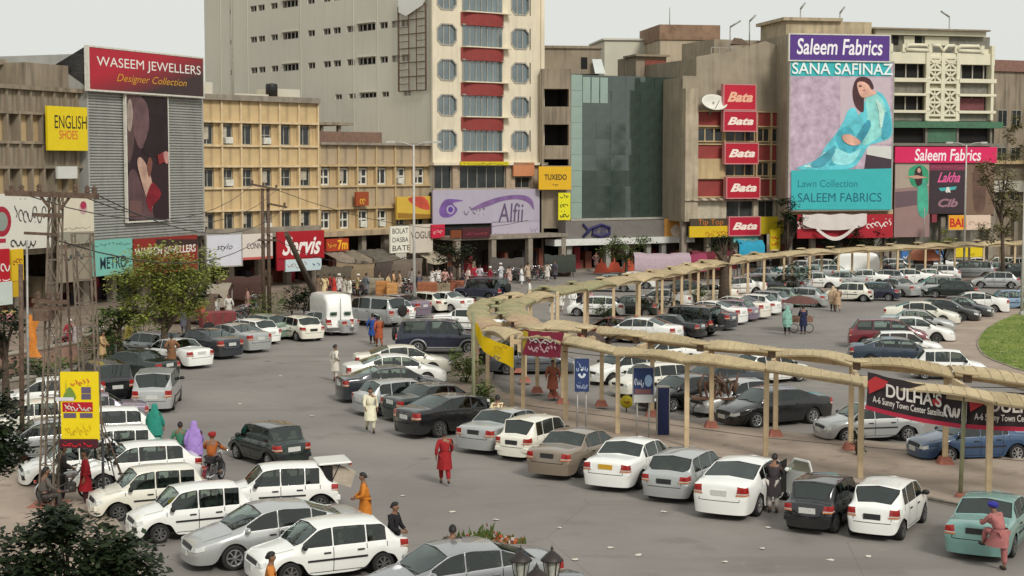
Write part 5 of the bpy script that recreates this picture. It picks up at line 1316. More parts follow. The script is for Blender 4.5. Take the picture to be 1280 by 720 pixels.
    for x in (w1, w2):
        for s_ in (1, -1):
            k = len(parts); parts.append(('wheel', tm, 'tyre', None, (x, s_ * (hw - .115), R_))); parts.append(('rim', rmm, 'RIM', k, (0, 0, 0) if s_ > 0 else 'flip'))
    if extras: extras(parts, dict(L=L, W=W, H=H, xr=xr, xf=xf, hw=hw, bvh=bvh, onside=onside, ontop=ontop, w1=w1, w2=w2, bl=bl))
    B.free()
    return dict(parts=parts, L=L, W=W, H=H)

def ex_side_mold(parts, d):
    for s_ in (1, -1):
        m_ = MB(); pt = [d['w2'] + .42 + (d['w1'] - d['w2'] - .84) * k / 5 for k in range(6)]
        pt = [Vector((x, d['onside'](x, .55, s_) + s_ * .01, .55)) for x in pt]
        for p, q in zip(pt, pt[1:]): m_.bar(p, q, .02, .045)
        parts.append(('side_moulding', m_.mesh('side_moulding', None), 'black', None, (0, 0, 0)))
def ex_box_hatch(parts, d):
    ex_side_mold(parts, d)
    for m_ in (MB().bbox(d['xr'] - .07, -d['hw'] * .92, .36, d['xr'] + .1, d['hw'] * .92, .50, .02), MB().bbox(d['xf'] - .12, -d['hw'] * .88, .34, d['xf'] + .07, d['hw'] * .88, .47, .02)):
        parts.append(('bumper', m_.mesh('bumper', None), 'BUMPBAR', None, (0, 0, 0)))
def ex_suv(parts, d):
    m_ = MB(); m_.lathe([(.001, -.1), (.30, -.1), (.36, -.06), (.37, .06), (.34, .1), (.001, .12)], 20, axis='x')
    parts.append(('spare_wheel', m_.mesh('spare_wheel', None), 'tyre', None, (d['xr'] - .14, -.1, 1.02)))
    for s_ in (1, -1):
        r_ = MB(); r_.tube([(d['L'] * .1, s_ * d['hw'] * .66, d['H'] + .03), (-d['L'] * .38, s_ * d['hw'] * .66, d['H'] + .01)], .022, 6)
        parts.append(('running_board', MB().bbox(d['w2'] + .5, s_ * d['hw'] - .06, .36, d['w1'] - .5, s_ * d['hw'] + .06, .41, .015).mesh('running_board', None), 'RIM', None, (0, 0, 0)))
        parts.append(('roof_rail', r_.mesh('roof_rail', None), 'RIM', None, (0, 0, 0)))
    for s_ in (1, -1):
        for wx in (d['w1'], d['w2']):
            pts = []; m_ = MB()
            for k in range(9):
                a = pi * k / 8; x, z = wx + cos(a) * .46, .36 + sin(a) * .44; pts.append((x, s_ * (d['hw'] + .012), z))
            m_.tube(pts, .045, 6); parts.append(('wheel_arch', m_.mesh('wheel_arch', None), 'BUMP', None, (0, 0, 0)))
    for b_ in (MB().bbox(d['xr'] - .1, -d['hw'] * .9, .42, d['xr'] + .15, d['hw'] * .9, .62, .03), MB().bbox(d['xf'] - .15, -d['hw'] * .86, .42, d['xf'] + .1, d['hw'] * .86, .62, .03)): parts.append(('bumper', b_.mesh('bumper', None), 'BUMP', None, (0, 0, 0)))

K = {}
K['sedan_new'] = car_kind(4.54, 1.76, 1.47, 2.6, .95, [(2.27, .66), (2.05, .80), (1.35, .95, 'wb'), (.55, 1.40, 'wt'), (.0, 1.475), (-.7, 1.43, 'rt'), (-1.52, 1.12, 'rb'), (-2.1, 1.09), (-2.27, 1.02)],
    [(2.27, .62), (1.3, .90), (-1.0, 1.0), (-2.27, .98)], None, [(1.05, .18), (.18, -.70), (-.70, -1.12)], .32, .19, crease=0.36, shoulder_r=.27)
K['sedan_old'] = car_kind(4.25, 1.68, 1.40, 2.45, .88, [(2.12, .64), (1.95, .76), (1.12, .91, 'wb'), (.48, 1.34, 'wt'), (-.1, 1.40), (-.68, 1.37, 'rt'), (-1.28, 1.02, 'rb'), (-1.98, .99), (-2.12, .92)],
    [(2.12, .60), (1.2, .84), (-1.0, .91), (-2.12, .88)], None, [(.88, .12), (.12, -.62), (-.62, -.95)], .29, .19, crease=0.64, shoulder_r=.24, taper=(.87, .92), extras=ex_side_mold, tumble=.78)
K['hatch_box'] = car_kind(3.30, 1.42, 1.41, 2.18, .60, [(1.65, .66), (1.52, .78), (.92, .90, 'wb'), (.48, 1.36, 'wt'), (.0, 1.41), (-1.12, 1.38, 'rt'), (-1.50, .90, 'rb'), (-1.65, .84)],
    [(1.65, .62), (1.0, .83), (-1.65, .84)], None, [(.74, .08), (.08, -.68), (-.68, -1.12)], .26, .19, hatch=True, crease=0.84, shoulder_r=.22, taper=(.92, .95), extras=ex_box_hatch, tumble=.84, tail_cols=(.7, 1))
K['hatch_round'] = car_kind(3.42, 1.50, 1.43, 2.34, .62, [(1.71, .68), (1.55, .82), (1.02, .93, 'wb'), (.45, 1.38, 'wt'), (-.05, 1.44), (-1.12, 1.40, 'rt'), (-1.55, .98, 'rb'), (-1.71, .90)],
    [(1.71, .64), (1.0, .87), (-1.71, .90)], None, [(.78, .08), (.08, -.72), (-.72, -1.12)], .27, .2, hatch=True, crease=0.49, shoulder_r=.26, taper=(.86, .92), tumble=.81)
K['hatch_long'] = car_kind(3.75, 1.59, 1.38, 2.36, .72, [(1.87, .64), (1.72, .77), (1.02, .90, 'wb'), (.42, 1.34, 'wt'), (-.1, 1.385), (-1.18, 1.34, 'rt'), (-1.68, .92, 'rb'), (-1.87, .86)],
    [(1.87, .60), (1.0, .84), (-1.87, .86)], None, [(.80, .08), (.08, -.72), (-.72, -1.3)], .28, .19, hatch=True, crease=0.69, shoulder_r=.22, taper=(.88, .93), extras=ex_side_mold, tumble=.80)
K['suv'] = car_kind(4.72, 1.85, 1.85, 2.67, .85, [(2.36, .98), (2.2, 1.10), (1.28, 1.16, 'wb'), (.78, 1.74, 'wt'), (.2, 1.84), (-2.05, 1.80, 'rt'), (-2.26, 1.15, 'rb'), (-2.36, 1.08)],
    [(2.36, .94), (1.3, 1.08), (-2.36, 1.10)], None, [(1.05, .30), (.30, -.62), (-.72, -2.0)], .38, .32, hatch=True, crease=0.84, shoulder_r=.3, taper=(.92, .95), extras=ex_suv, tumble=.84)
K['jeep'] = car_kind(3.95, 1.70, 1.78, 2.35, .72, [(1.97, .92), (1.85, 1.02), (1.05, 1.06, 'wb'), (.78, 1.70, 'wt'), (.1, 1.78), (-1.80, 1.76, 'rt'), (-1.90, 1.08, 'rb'), (-1.97, 1.02)],
    [(1.97, .88), (1.0, 1.0), (-1.97, 1.02)], None, [(.85, .05), (.05, -.80), (-.86, -1.8)], .36, .34, hatch=True, crease=0.95, shoulder_r=.3, taper=(.95, .97), extras=ex_suv, tumble=.90)
K['mpv'] = car_kind(4.2, 1.69, 1.62, 2.6, .78, [(2.1, .74), (1.95, .92), (1.25, 1.08, 'wb'), (.55, 1.56, 'wt'), (.0, 1.63), (-1.60, 1.58, 'rt'), (-1.98, 1.02, 'rb'), (-2.1, .95)],
    [(2.1, .70), (1.2, .96), (-2.1, .98)], None, [(.98, .12), (.12, -.78), (-.84, -1.68)], .30, .2, hatch=True, crease=0.54, shoulder_r=.3, taper=(.86, .94), extras=ex_side_mold, tumble=.83)
K['van'] = car_kind(4.8, 1.72, 2.45, 2.4, .85, [(2.4, .85), (2.32, 1.12), (2.15, 1.22, 'wb'), (1.55, 1.95, 'wt'), (.9, 2.40), (.5, 2.45), (-2.2, 2.43), (-2.34, 1.2), (-2.4, 1.0)],
    [(2.4, .80), (2.0, 1.12), (-2.4, 1.12)], None, [(2.0, 1.2)], .33, .25, hatch=True, crease=0.84, shoulder_r=.35, taper=(.93, .97), tumble=.93)

PAINTS = dict(white=paint('white', (238, 238, 232)), cream=paint('cream', (230, 226, 210)), silver=paint('silver', (176, 178, 176), .35, .35), greysilver=paint('grey_silver', (146, 148, 150), .35, .35),
    black=paint('black', (20, 21, 23), .22), navy=paint('navy', (26, 32, 54), .25), tan=paint('tan', (140, 126, 110), .35, .3), teal=paint('teal', (116, 158, 150), .35, .15), dkgreen=paint('dark_green', (22, 36, 32), .25),
    grey=paint('grey', (96, 100, 106), .35, .3), maroon=paint('maroon', (112, 34, 44), .3), blue=paint('blue', (44, 74, 108), .3, .1), mauve=paint('mauve', (126, 112, 128), .35, .2), green=paint('sage_green', (128, 146, 128), .35, .2),
    charcoal=paint('charcoal', (46, 50, 56), .28, .1), slate=paint('slate_blue', (40, 56, 72), .28, .1), ltblue=paint('light_blue', (130, 156, 182), .35, .1))
M_seatd = mat('seat_dark', (.035, .035, .036), var=.2); M_seatl = mat('seat_tan', (.20, .17, .135), var=.2)
MK = dict(seal=M_seal, glass=M_glass, gside=M_gside, head=M_head, tail=M_tail, black=M_black, tyre=M_tyre, steelrim=M_steelrim)
def spawn_car(kd, color, loc, heading, label, group=None, plate=M_platew, rim=None, cat='car', bump=None, name='parked_car', skip=(), bumpbar=None, roll=0.0):
    p = K[kd]; m = PAINTS[color]
    e = thing(name, label, cat, (loc[0], loc[1], loc[2] if len(loc) > 2 else 0.0), heading, group)
    objs = []; rim = rim or rnd.choice([M_rim, M_rim, M_steelrim])
    hand = m if kd in ('sedan_new', 'hatch_round', 'mpv') and rnd.random() < .8 else M_black
    mm = dict(PAINT=m, BUMP=bump or m, HANDLE=hand, MIRROR=m if kd == 'sedan_new' else M_black, PLATE=plate, RIM=rim, BUMPBAR=bumpbar or M_black, SEAT=rnd.choice([M_seatd, M_seatl, M_seatd]), **MK)
    for nm_, me, key, par, lc in p['parts']:
        if nm_ in skip: objs.append(None); continue
        o = bpy.data.objects.new(nm_, me); COL.objects.link(o); o.parent = e if par is None else objs[par]
        if lc == 'flip': o.rotation_euler = (0, 0, pi)
        else: o.location = lc
        slotmat(o, 0, mm[key]); objs.append(o)
        if nm_ in ('shut_line', 'seat'): o['kind'] = 'stuff'
    return e
def place_car(kd, color, px, py, head, label, anchor='c', z=0.0, **kw):
    """anchor: c = centre of the car, r = ground below the rear bumper, f = below the front bumper"""
    g = G(px, py); h = R(head); L = K[kd]['L'] / 2; s_ = {'c': 0, 'r': 1, 'f': -1}[anchor]
    return spawn_car(kd, color, (g.x + cos(h) * L * s_, g.y + sin(h) * L * s_, z), h, label, **kw)
# ------------------------------------------------------------------ people
M_skin = mat('skin_brown', (0.23, 0.115, 0.065), rough=.55, var=.08)
M_hair = mat('hair_black', (0.012, 0.010, 0.009), rough=.6, var=.2)
M_shoe = mat('shoe_leather', (0.03, 0.022, 0.018), rough=.5)
def skin_mesh(verts, edges, radii, root=0, sub=1):
    me = bpy.data.meshes.new('tmp'); me.from_pydata(verts, edges, [])
    o = bpy.data.objects.new('tmp', me); COL.objects.link(o)
    sk = o.modifiers.new('skin', 'SKIN'); sk.use_smooth_shade = True
    if not me.skin_vertices:
        bpy.context.view_layer.objects.active = o
    for i, r_ in enumerate(radii):
        r2 = r_ if isinstance(r_, tuple) else (r_, r_)
        me.skin_vertices[0].data[i].radius = r2; me.skin_vertices[0].data[i].use_root = (i == root)
    sb = o.modifiers.new('s', 'SUBSURF'); sb.levels = sub; sb.render_levels = sub
    dg = bpy.context.evaluated_depsgraph_get(); ev = bpy.data.meshes.new_from_object(o.evaluated_get(dg))
    vs = [tuple(v.co) for v in ev.vertices]; fs = [tuple(p.vertices) for p in ev.polygons]
    bpy.data.objects.remove(o); bpy.data.meshes.remove(me); bpy.data.meshes.remove(ev)
    return vs, fs
def human(lean=0.0, la=(( .02, .30, 1.13), (.08, .30, .90)), ra=((.02, -.30, 1.13), (.08, -.30, .90)), ll=((.02, .10, .50), (0, .10, .09)), rl=((.02, -.10, .50), (0, -.10, .09)), pel=(0, 0, .93), headyaw=0.0, long_=True, hem=.50, loose=1.0):
    p = Vector(pel); dx = sin(lean); dz = cos(lean)
    def up(h, y=0.0, f=0.0): return (p.x + dx * h + f * dz, p.y + y, p.z + dz * h - f * dx)
    V = [tuple(p), up(.22), up(.40), up(.53, 0, .01), up(.60, 0, .02), up(.68, 0, .035), up(.755, 0, .02)]; E = [(0, 1), (1, 2), (2, 3), (3, 4), (4, 5), (5, 6)]; Rr = [(.13, .10), (.115, .095), (.135, .10), .05, .062, (.078, .088), .055]
    V += [up(.655, 0, .125)]; E += [(5, 7)]; Rr += [.018]      # nose
    for s_ in (1, -1): V += [up(.67, s_ * .095, .01)]; E += [(5, len(V) - 1)]; Rr += [.016]
    clothT = ([tuple(p), up(.22), up(.41), up(.50)], [(0, 1), (1, 2), (2, 3)], [.165 * loose, .155 * loose, .16, .075])
    for s_, arm in ((1, la), (-1, ra)):
        sh = up(.455, s_ * .17); el, wr = Vector(arm[0]), Vector(arm[1]); d = (wr - el).normalized()
        side = Vector((0, 1, 0)).cross(d); side = side.normalized() if side.length > .1 else Vector((1, 0, 0)); acr = d.cross(side).normalized()
        b = len(V); palm = wr + d * .06
        V += [sh, tuple(el), tuple(wr), tuple(palm)]; E += [(2, b), (b, b + 1), (b + 1, b + 2), (b + 2, b + 3)]; Rr += [.058, .04, .026, (.034, .018)]
        for k, (of, ln) in enumerate(((-.028, .062), (-.01, .075), (.01, .070), (.028, .055))):
            q = palm + d * .035 + side * of; q2 = q + d * ln * .55 + acr * (-s_) * .008; q3 = q2 + d * ln * .4 + acr * (-s_) * .022
            c = len(V); V += [tuple(q), tuple(q2), tuple(q3)]; E += [(b + 3, c), (c, c + 1), (c + 1, c + 2)]; Rr += [.0095, .0085, .0075]
        t1 = wr + d * .03 + side * .04; t2 = t1 + d * .035 + side * .018; c = len(V); V += [tuple(t1), tuple(t2)]; E += [(b + 3, c), (c, c + 1)]; Rr += [.011, .009]
        c = len(clothT[0]); clothT[0].extend([sh, tuple(el), tuple(Vector(arm[0]).lerp(wr, .88))]); clothT[1].extend([(2, c), (c, c + 1), (c + 1, c + 2)]); clothT[2].extend([.078, .062, .05])
    pants = ([tuple(p)], [], [.15]); shoes = []
    for s_, leg in ((1, ll), (-1, rl)):
        hp = (p.x, p.y + s_ * .09, p.z - .05); kn, an = Vector(leg[0]), Vector(leg[1]); toe = an + Vector((.13, 0, -.045)); b = len(V)
        V += [hp, tuple(kn), tuple(an), tuple(toe)]; E += [(0, b), (b, b + 1), (b + 1, b + 2), (b + 2, b + 3)]; Rr += [.085, .056, .038, .03]
        c = len(pants[0]); pants[0].extend([hp, tuple(kn), tuple(kn.lerp(an, .86))]); pants[1].extend([(0, c), (c, c + 1), (c + 1, c + 2)]); pants[2].extend([.10 * loose, .09 * loose, .065])
        shoes.append(tuple(an))
    vs, fs = skin_mesh(V, E, Rr); body = MB().add(vs, fs, 0, True)
    hc = Vector(up(.665, 0, .02))
    for s_ in (1, -1): body.ball(Vector(up(.665, s_ * .033, .103)), .011, 6, 4, 1)
    vs, fs = skin_mesh(*clothT); tun = MB().add(vs, fs, 0, True)
    if long_:      # long skirt of the tunic, hanging from the hips
        kneex = (ll[0][0] + rl[0][0]) / 2; n = 16; rings = []
        spread = abs(ll[0][0] - rl[0][0]) / 2
        for k in range(6):
            t = k / 5; z = p.z + .12 + (hem - p.z - .12) * t; cx = p.x + (kneex - p.x) * t ** 1.3 * .8
            rx = .15 + .045 * t + spread * t * .8; ry = .195 + .04 * t
            rings.append([(cx + cos(2 * pi * j / n) * rx * (1 + .07 * t * sin(5 * 2 * pi * j / n)), p.y + sin(2 * pi * j / n) * ry * (1 + .07 * t * cos(4 * 2 * pi * j / n)), z) for j in range(n)])
        o_ = [q for r_ in rings for q in r_]
        tun.add(o_, [(k * n + j, (k + 1) * n + j, (k + 1) * n + (j + 1) % n, k * n + (j + 1) % n) for k in range(5) for j in range(n)], 0, True)
    vs, fs = skin_mesh(*pants); pan = MB().add(vs, fs, 0, True)
    hair = MB(); n = 12
    pr = []
    for k in range(7):
        a = pi * .62 * k / 6
        pr.append([(hc.x - .012 + sin(a) * .105 * cos(2 * pi * j / n) - (.02 if k > 4 else 0), hc.y + sin(a) * .09 * sin(2 * pi * j / n), hc.z + .02 + cos(a) * .115 + (.05 * max(0, cos(2 * pi * j / n)) * (k / 6))) for j in range(n)])
    hair.add([q for r_ in pr for q in r_], [(k * n + j, (k + 1) * n + j, (k + 1) * n + (j + 1) % n, k * n + (j + 1) % n) for k in range(6) for j in range(n)], 0, True)
    sm = MB().ball((.055, 0, -.035), (.13, .045, .05), 10, 6)
    return dict(body=body.mesh('body', [None, M_hair]), tunic=tun.mesh('tunic', None), trousers=pan.mesh('trousers', None), hair=hair.mesh('hair', None), shoe=sm.mesh('shoe', None), shoes=shoes, head=hc)
def turban_mesh():
    m_ = MB(); m_.ball((-.01, 0, .06), (.125, .115, .085), 12, 7)
    for k in range(3): m_.tube([(cos(a) * .118 - .01, sin(a) * .108, .035 + .03 * k + .02 * sin(a + k)) for a in [2 * pi * j / 12 for j in range(13)]], .022, 5)
    return m_.mesh('turban', None)
def shawl_mesh():
    n = 16; rings = []
    for k, (z, rx, ry, ox) in enumerate(((.13, .01, .01, 0), (.12, .07, .07, 0), (.05, .115, .105, -.01), (-.06, .115, .11, -.02), (-.16, .13, .17, -.03), (-.35, .18, .25, -.03), (-.62, .2, .28, -.03), (-.95, .24, .30, -.04))):
        rings.append([(ox + cos(2 * pi * j / n) * rx * (.75 if cos(2 * pi * j / n) > .8 and 1 < k < 4 else 1) * (1 + .05 * sin(3 * j + k)), sin(2 * pi * j / n) * ry, z) for j in range(n)])
    m_ = MB().add([q for r_ in rings for q in r_], [(k * n + j, (k + 1) * n + j, (k + 1) * n + (j + 1) % n, k * n + (j + 1) % n) for k in range(7) for j in range(n)], 0, True)
    return m_.mesh('shawl', None)
H = {}
H['stand'] = human()
H['hips'] = human(la=((-.10, .36, 1.15), (.10, .20, 1.02)), ra=((-.08, -.36, 1.15), (.10, -.20, 1.02)))
H['walk'] = human(lean=.05, la=((-.08, .27, 1.13), (-.02, .27, .90)), ra=((.14, -.26, 1.15), (.30, -.24, .98)), ll=((.20, .09, .52), (.18, .09, .10)), rl=((-.05, -.09, .48), (-.30, -.09, .16)))
H['reach'] = human(lean=.22, la=((.25, .24, 1.10), (.45, .12, 1.12)), ra=((.25, -.24, 1.10), (.45, -.12, 1.12)))
H['carry'] = human(lean=.08, la=((.10, .27, 1.10), (.30, .10, 1.02)), ra=((.10, -.27, 1.10), (.30, -.10, 1.02)))
H['footup'] = human(lean=.42, la=((.42, .22, 1.12), (.60, .08, 1.12)), ra=((.36, -.26, 1.08), (.58, -.10, 1.10)), ll=((.38, .12, .98), (.46, .12, .62)), rl=((-.02, -.10, .48), (-.05, -.10, .09)), hem=.60)
H['ride'] = human(lean=.12, pel=(0, 0, .84), la=((.20, .30, 1.12), (.46, .30, 1.05)), ra=((.20, -.30, 1.12), (.46, -.30, 1.05)), ll=((.38, .19, .72), (.22, .20, .34)), rl=((.38, -.19, .72), (.22, -.20, .34)), long_=False)
H['sit'] = human(lean=.1, pel=(0, 0, .52), la=((.15, .26, .75), (.36, .18, .62)), ra=((.15, -.26, .75), (.36, -.18, .62)), ll=((.42, .12, .50), (.42, .12, .09)), rl=((.42, -.12, .50), (.42, -.12, .09)), long_=False)
TURB, SHAWL = turban_mesh(), shawl_mesh()
CLOTH = {}
def cloth(rgb):
    if rgb not in CLOTH: CLOTH[rgb] = mat('cloth_%d_%d_%d' % rgb, srgb(rgb), rough=.9, var=.16, scale=7)
    return CLOTH[rgb]
def person(pose, loc, head, top, bottom, label, hat=None, shawl=None, scale=1.0, group=None, simple=False):
    h = H[pose]; e = thing('person', label, 'person', loc, R(head), group); e.scale = (scale,) * 3
    b = link('body', h['body'], e); slotmat(b, 0, M_skin)
    t = link('tunic', h['tunic'], e); slotmat(t, 0, cloth(top)); q = link('trousers', h['trousers'], e); slotmat(q, 0, cloth(bottom))
    if hat: o = link('turban', TURB, e, h['head']); slotmat(o, 0, cloth(hat))
    elif shawl: o = link('shawl', SHAWL, e, h['head']); slotmat(o, 0, cloth(shawl))
    else: o = link('hair', h['hair'], e); slotmat(o, 0, M_hair)
    if not simple:
        for s_ in h['shoes']: o = link('shoe', h['shoe'], e, s_); slotmat(o, 0, M_shoe)
    return e
def pp(pose, px, py, head, top, bottom, label, z=0.0, **kw):
    g = G(px, py, z); return person(pose, g, head, top, bottom, label, **kw)
# motorbike
def bike_parts():
    P_ = []
    w_ = MB(); w_.lathe([(.25, -.04), (.30, -.035), (.31, 0), (.30, .035), (.25, .04), (.24, 0), (.25, -.04)], 20, axis='y'); wt = w_.mesh('wheel', M_tyre)
    r_ = MB(); r_.lathe([(.25, -.03), (.235, 0), (.25, .03)], 20, axis='y'); r_.lathe([(.001, -.06), (.05, -.06), (.05, .06), (.001, .06)], 10, axis='y')
    for k in range(8): a = 2 * pi * k / 8; r_.bar((0, 0, 0), (cos(a) * .24, 0, sin(a) * .24), .012)
    rm_ = r_.mesh('rim', M_rim)
    t = MB(); t.ball((.12, 0, .78), (.24, .12, .11), 12, 7); tank = t.mesh('fuel_tank', None)
    s_ = MB(); s_.bbox(-.62, -.12, .74, -.04, .12, .83, .04); seat = s_.mesh('seat', M_black)
    f = MB(); f.tube([(.62, .06, .31), (.42, .06, .95)], .025, 6).tube([(.62, -.06, .31), (.42, -.06, .95)], .025, 6); f.tube([(.42, 0, .9), (.1, 0, .55), (-.6, 0, .31)], .03, 6); f.tube([(-.6, .09, .31), (-.5, .1, .74)], .02, 6).tube([(-.6, -.09, .31), (-.5, -.1, .74)], .02, 6)
    f.tube([(-.05, 0, .74), (.12, 0, .3)], .03, 6); frame = f.mesh('frame', M_steelrim)
    g = MB(); g.bbox(-.06, -.11, .26, .26, .11, .56, .04); g.lathe([(.001, -.14), (.1, -.14), (.1, .14), (.001, .14)], 12, axis='y', c=(.1, 0, .36)); eng = g.mesh('engine', M_steelrim)
    h = MB(); h.tube([(.33, .34, .99), (.42, .18, 1.04), (.42, -.18, 1.04), (.33, -.34, .99)], .018, 6); hb = h.mesh('handlebar', M_chrome)
    l = MB(); l.ball((.56, 0, .88), (.08, .08, .08), 10, 6); hl = l.mesh('headlight', M_head)
    m_ = MB(); m_.lathe([(.001, -.7), (.045, -.68), (.035, .1), (.001, .12)], 10, axis='x', c=(-.1, -.14, .33)); ex_ = m_.mesh('exhaust_pipe', M_chrome)
    u = MB()
    for k in range(7): a0 = R(20 + k * 22); a1 = R(20 + (k + 1) * 22); u.add([(-.6 + cos(a0) * .35, -.06, .31 + sin(a0) * .35), (-.6 + cos(a1) * .35, -.06, .31 + sin(a1) * .35), (-.6 + cos(a1) * .35, .06, .31 + sin(a1) * .35), (-.6 + cos(a0) * .35, .06, .31 + sin(a0) * .35)], [(0, 1, 2, 3)])
    mg_ = u.mesh('mudguard', None); tl = MB().bbox(-.95, -.05, .62, -.88, .05, .7, .01).mesh('tail_light', M_tail)
    return wt, rm_, [(tank, 1), (seat, 0), (frame, 0), (eng, 0), (hb, 0), (hl, 0), (ex_, 0), (mg_, 1), (tl, 0)]
BIKE = bike_parts()
def motorbike(px, py, head, color, label, z=0.0, group=None):
    g = G(px, py, z); e = thing('motorbike', label, 'motorbike', g, R(head), group)
    for x in (.62, -.6):
        w_ = link('wheel', BIKE[0], e, (x, 0, .31)); link('rim', BIKE[1], w_)
    for me, c in BIKE[2]:
        o = link(me.name.split('.')[0], me, e)
        if c: slotmat(o, 0, PAINTS[color])
    return e
# ------------------------------------------------------------------ layout: vehicles
PW, PB, PY = M_platew, M_plateb, M_platey
C = place_car
NG = 'cars parked side by side in the near row'
C('sedan_old', 'teal', 1218, 702, 62, 'pale teal sedan with a man leaning on its boot, last at right', 'r', plate=PB, group=NG, rim=M_steelrim)
C('hatch_round', 'white', 1090, 676, 62, 'clean white hatchback between the small black hatchback and the teal sedan', 'r', plate=PB, group=NG, rim=M_steelrim)
C('hatch_box', 'black', 1009, 668, 62, 'small boxy black hatchback right of the sedan with its door open', 'r', plate=PW, group=NG, rim=M_steelrim)
cor = C('sedan_new', 'white', 899, 650, 62, 'large rounded white sedan with its right front door standing open', 'r', plate=PW, group=NG, rim=M_rim)
C('hatch_long', 'silver', 830, 629, 62, 'silver hatchback with boxy tail left of the open-door white sedan', 'r', plate=PB, group=NG, rim=M_steelrim)
C('sedan_old', 'white', 757, 615, 62, 'white sedan with a yellow number plate in the near row', 'r', plate=PY, group=NG)
C('sedan_old', 'tan', 684, 600, 60, 'brownish tan sedan between two white cars of the near row', 'r', plate=PB, group=NG)
C('hatch_box', 'cream', 640, 577, 58, 'narrow white hatchback tucked between the silver and the tan sedans', 'r', plate=PB, group=NG, bumpbar=PAINTS['cream'])
C('sedan_old', 'silver', 592, 568, 56, 'silver grey sedan with orange tail lamps right of the glossy black sedan', 'r', plate=PB, group=NG)
C('sedan_new', 'black', 506, 547, 38, 'glossy black sedan nearest the camera in the dark group behind the man in red', 'r', plate=PW, group=NG)
C('sedan_old', 'dkgreen', 488, 527, 36, 'very dark green sedan just behind the glossy black sedan', 'r', plate=PW, group=NG)
C('hatch_long', 'silver', 449, 519, 30, 'silver hatchback beside the walking man in cream clothes', 'r', plate=PW, group=NG)
C('sedan_new', 'charcoal', 425, 502, 22, 'charcoal curved sedan between the silver hatchback and two white sedans', 'r', plate=PW, group=NG)
C('sedan_new', 'white', 431, 484, 16, 'white sedan in front of the pair at the far end of the near row', 'r', plate=PW, group=NG)
C('sedan_new', 'cream', 443, 470, 12, 'cream white sedan last of the near row toward the street', 'r', plate=PW, group=NG)
# open door + seat side of the big white sedan
h = K['sedan_new']; e = cor
dm = MB(); dm.bbox(0, -.03, .28, .98, .03, .96, .03)
for a, b in (((.0, 0, .95), (.42, -.12, 1.36)), ((.42, -.12, 1.36), (.95, -.12, 1.34)), ((.95, -.12, 1.34), (.98, 0, .95)), ((0, 0, .95), (.98, 0, .95))): dm.bar(a, b, .05)
od = dm.build('open_door', PAINTS['white'], e, (1.02, -.86, 0)); od.rotation_euler = (0, 0, R(180 + 68))
MB().add([(.06, 0, .97), (.94, 0, .97), (.91, -.12, 1.32), (.43, -.12, 1.33)], [(0, 1, 2, 3)]).build('door_glass', M_glass, od)
MB().bbox(.10, .02, .40, .88, .06, .90, .02).build('door_lining', M_seal, od)
MB().ball((.14, -.14, 1.0), (.06, .1, .07)).build('wing_mirror', PAINTS['white'], od)
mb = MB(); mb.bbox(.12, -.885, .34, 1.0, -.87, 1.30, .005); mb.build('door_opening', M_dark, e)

BL = 'cars parked nose-in at the lower left'
C('hatch_box', 'white', 241, 668, 206, 'biggest white boxy hatchback at lower left, behind the silver sedan', bumpbar=M_black, group=BL, rim=M_steelrim)
C('hatch_box', 'cream', 189, 642, 205, 'white boxy hatchback second behind the silver sedan, partly behind the lattice mast', bumpbar=PAINTS['cream'], group=BL, rim=M_steelrim)
C('hatch_long', 'white', 172, 606, 204, 'white hatchback next to the woman in lilac', group=BL)
C('sedan_new', 'silver', 345, 697, 206, 'silver rounded sedan with alloy wheels at lower left', group=BL, rim=M_rim)
C('hatch_long', 'white', 408, 717, 206, 'white four door car with a man in black standing at its rear', group=BL, rim=M_steelrim)
C('sedan_new', 'greysilver', 575, 756, 204, 'large grey blue sedan cut by the bottom edge, flowers piled behind its roof', group=BL)
C('sedan_old', 'charcoal', 690, 800, 204, 'dark car at the bottom edge below the grey blue sedan, only its roof showing', group=BL)
C('hatch_box', 'dkgreen', 367, 586, 128, 'small dark green hatchback seen from its rear corner above the white car with open tailgate', 'r', group=BL)
op = C('hatch_box', 'white', 418, 634, 196, 'white hatchback with raised tailgate and a carton sticking out', 'r', group=BL, skip=('rear_window',), bumpbar=PAINTS['white'])
d_ = MB(); d_.bbox(-.95, -.58, 0, .0, .58, .05, .02); g_ = d_.build('open_tailgate', PAINTS['white'], op, (-1.12, 0, 1.36)); g_.rotation_euler = (0, R(2), 0)
MB().box(-.85, -.5, -.012, -.15, .5, .0).build('tailgate_glass', M_glass, g_); MB().box(-.97, -.5, -.10, -.90, .5, .0).build('tailgate_lamp', M_tail, g_)
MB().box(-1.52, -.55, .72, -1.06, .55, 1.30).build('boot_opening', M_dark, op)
MB().tube([(-1.5, .5, .86), (-1.75, .45, 1.36)], .015).tube([(-1.5, -.5, .86), (-1.75, -.45, 1.36)], .015).build('gas_strut', M_black, op)
mw = op.matrix_world; q = G(418, 634); hh_ = R(196)
e = thing('cardboard_carton', 'large pale carton jutting out of the raised tailgate', 'box', (q.x + cos(hh_) * .12, q.y + sin(hh_) * .12, .80), hh_)
cb = MB().bbox(-.55, -.30, 0, .45, .36, .48, .01).build('box', mat('carton', (.42, .36, .28), var=.15, scale=4), e); cb.rotation_euler = (0, R(-20), R(8))
MB().box(-.56, .02, .478, .46, .10, .484).build('tape', mat('tape', (.5, .46, .38)), cb)
C('hatch_box', 'white', 140, 585, 200, 'white hatchback with its roof just visible behind the yellow hoarding mast', group=BL)
C('hatch_long', 'white', 128, 556, 200, 'white car with red lamps and lifted tailgate near the woman in teal', group=BL)
C('sedan_old', 'mauve', 112, 536, 198, 'mauve grey sedan half hidden by the yellow pole hoarding', group=BL)
C('sedan_old', 'white', 62, 513, 196, 'white sedan facing left under the dark tree at the left edge', group=BL)
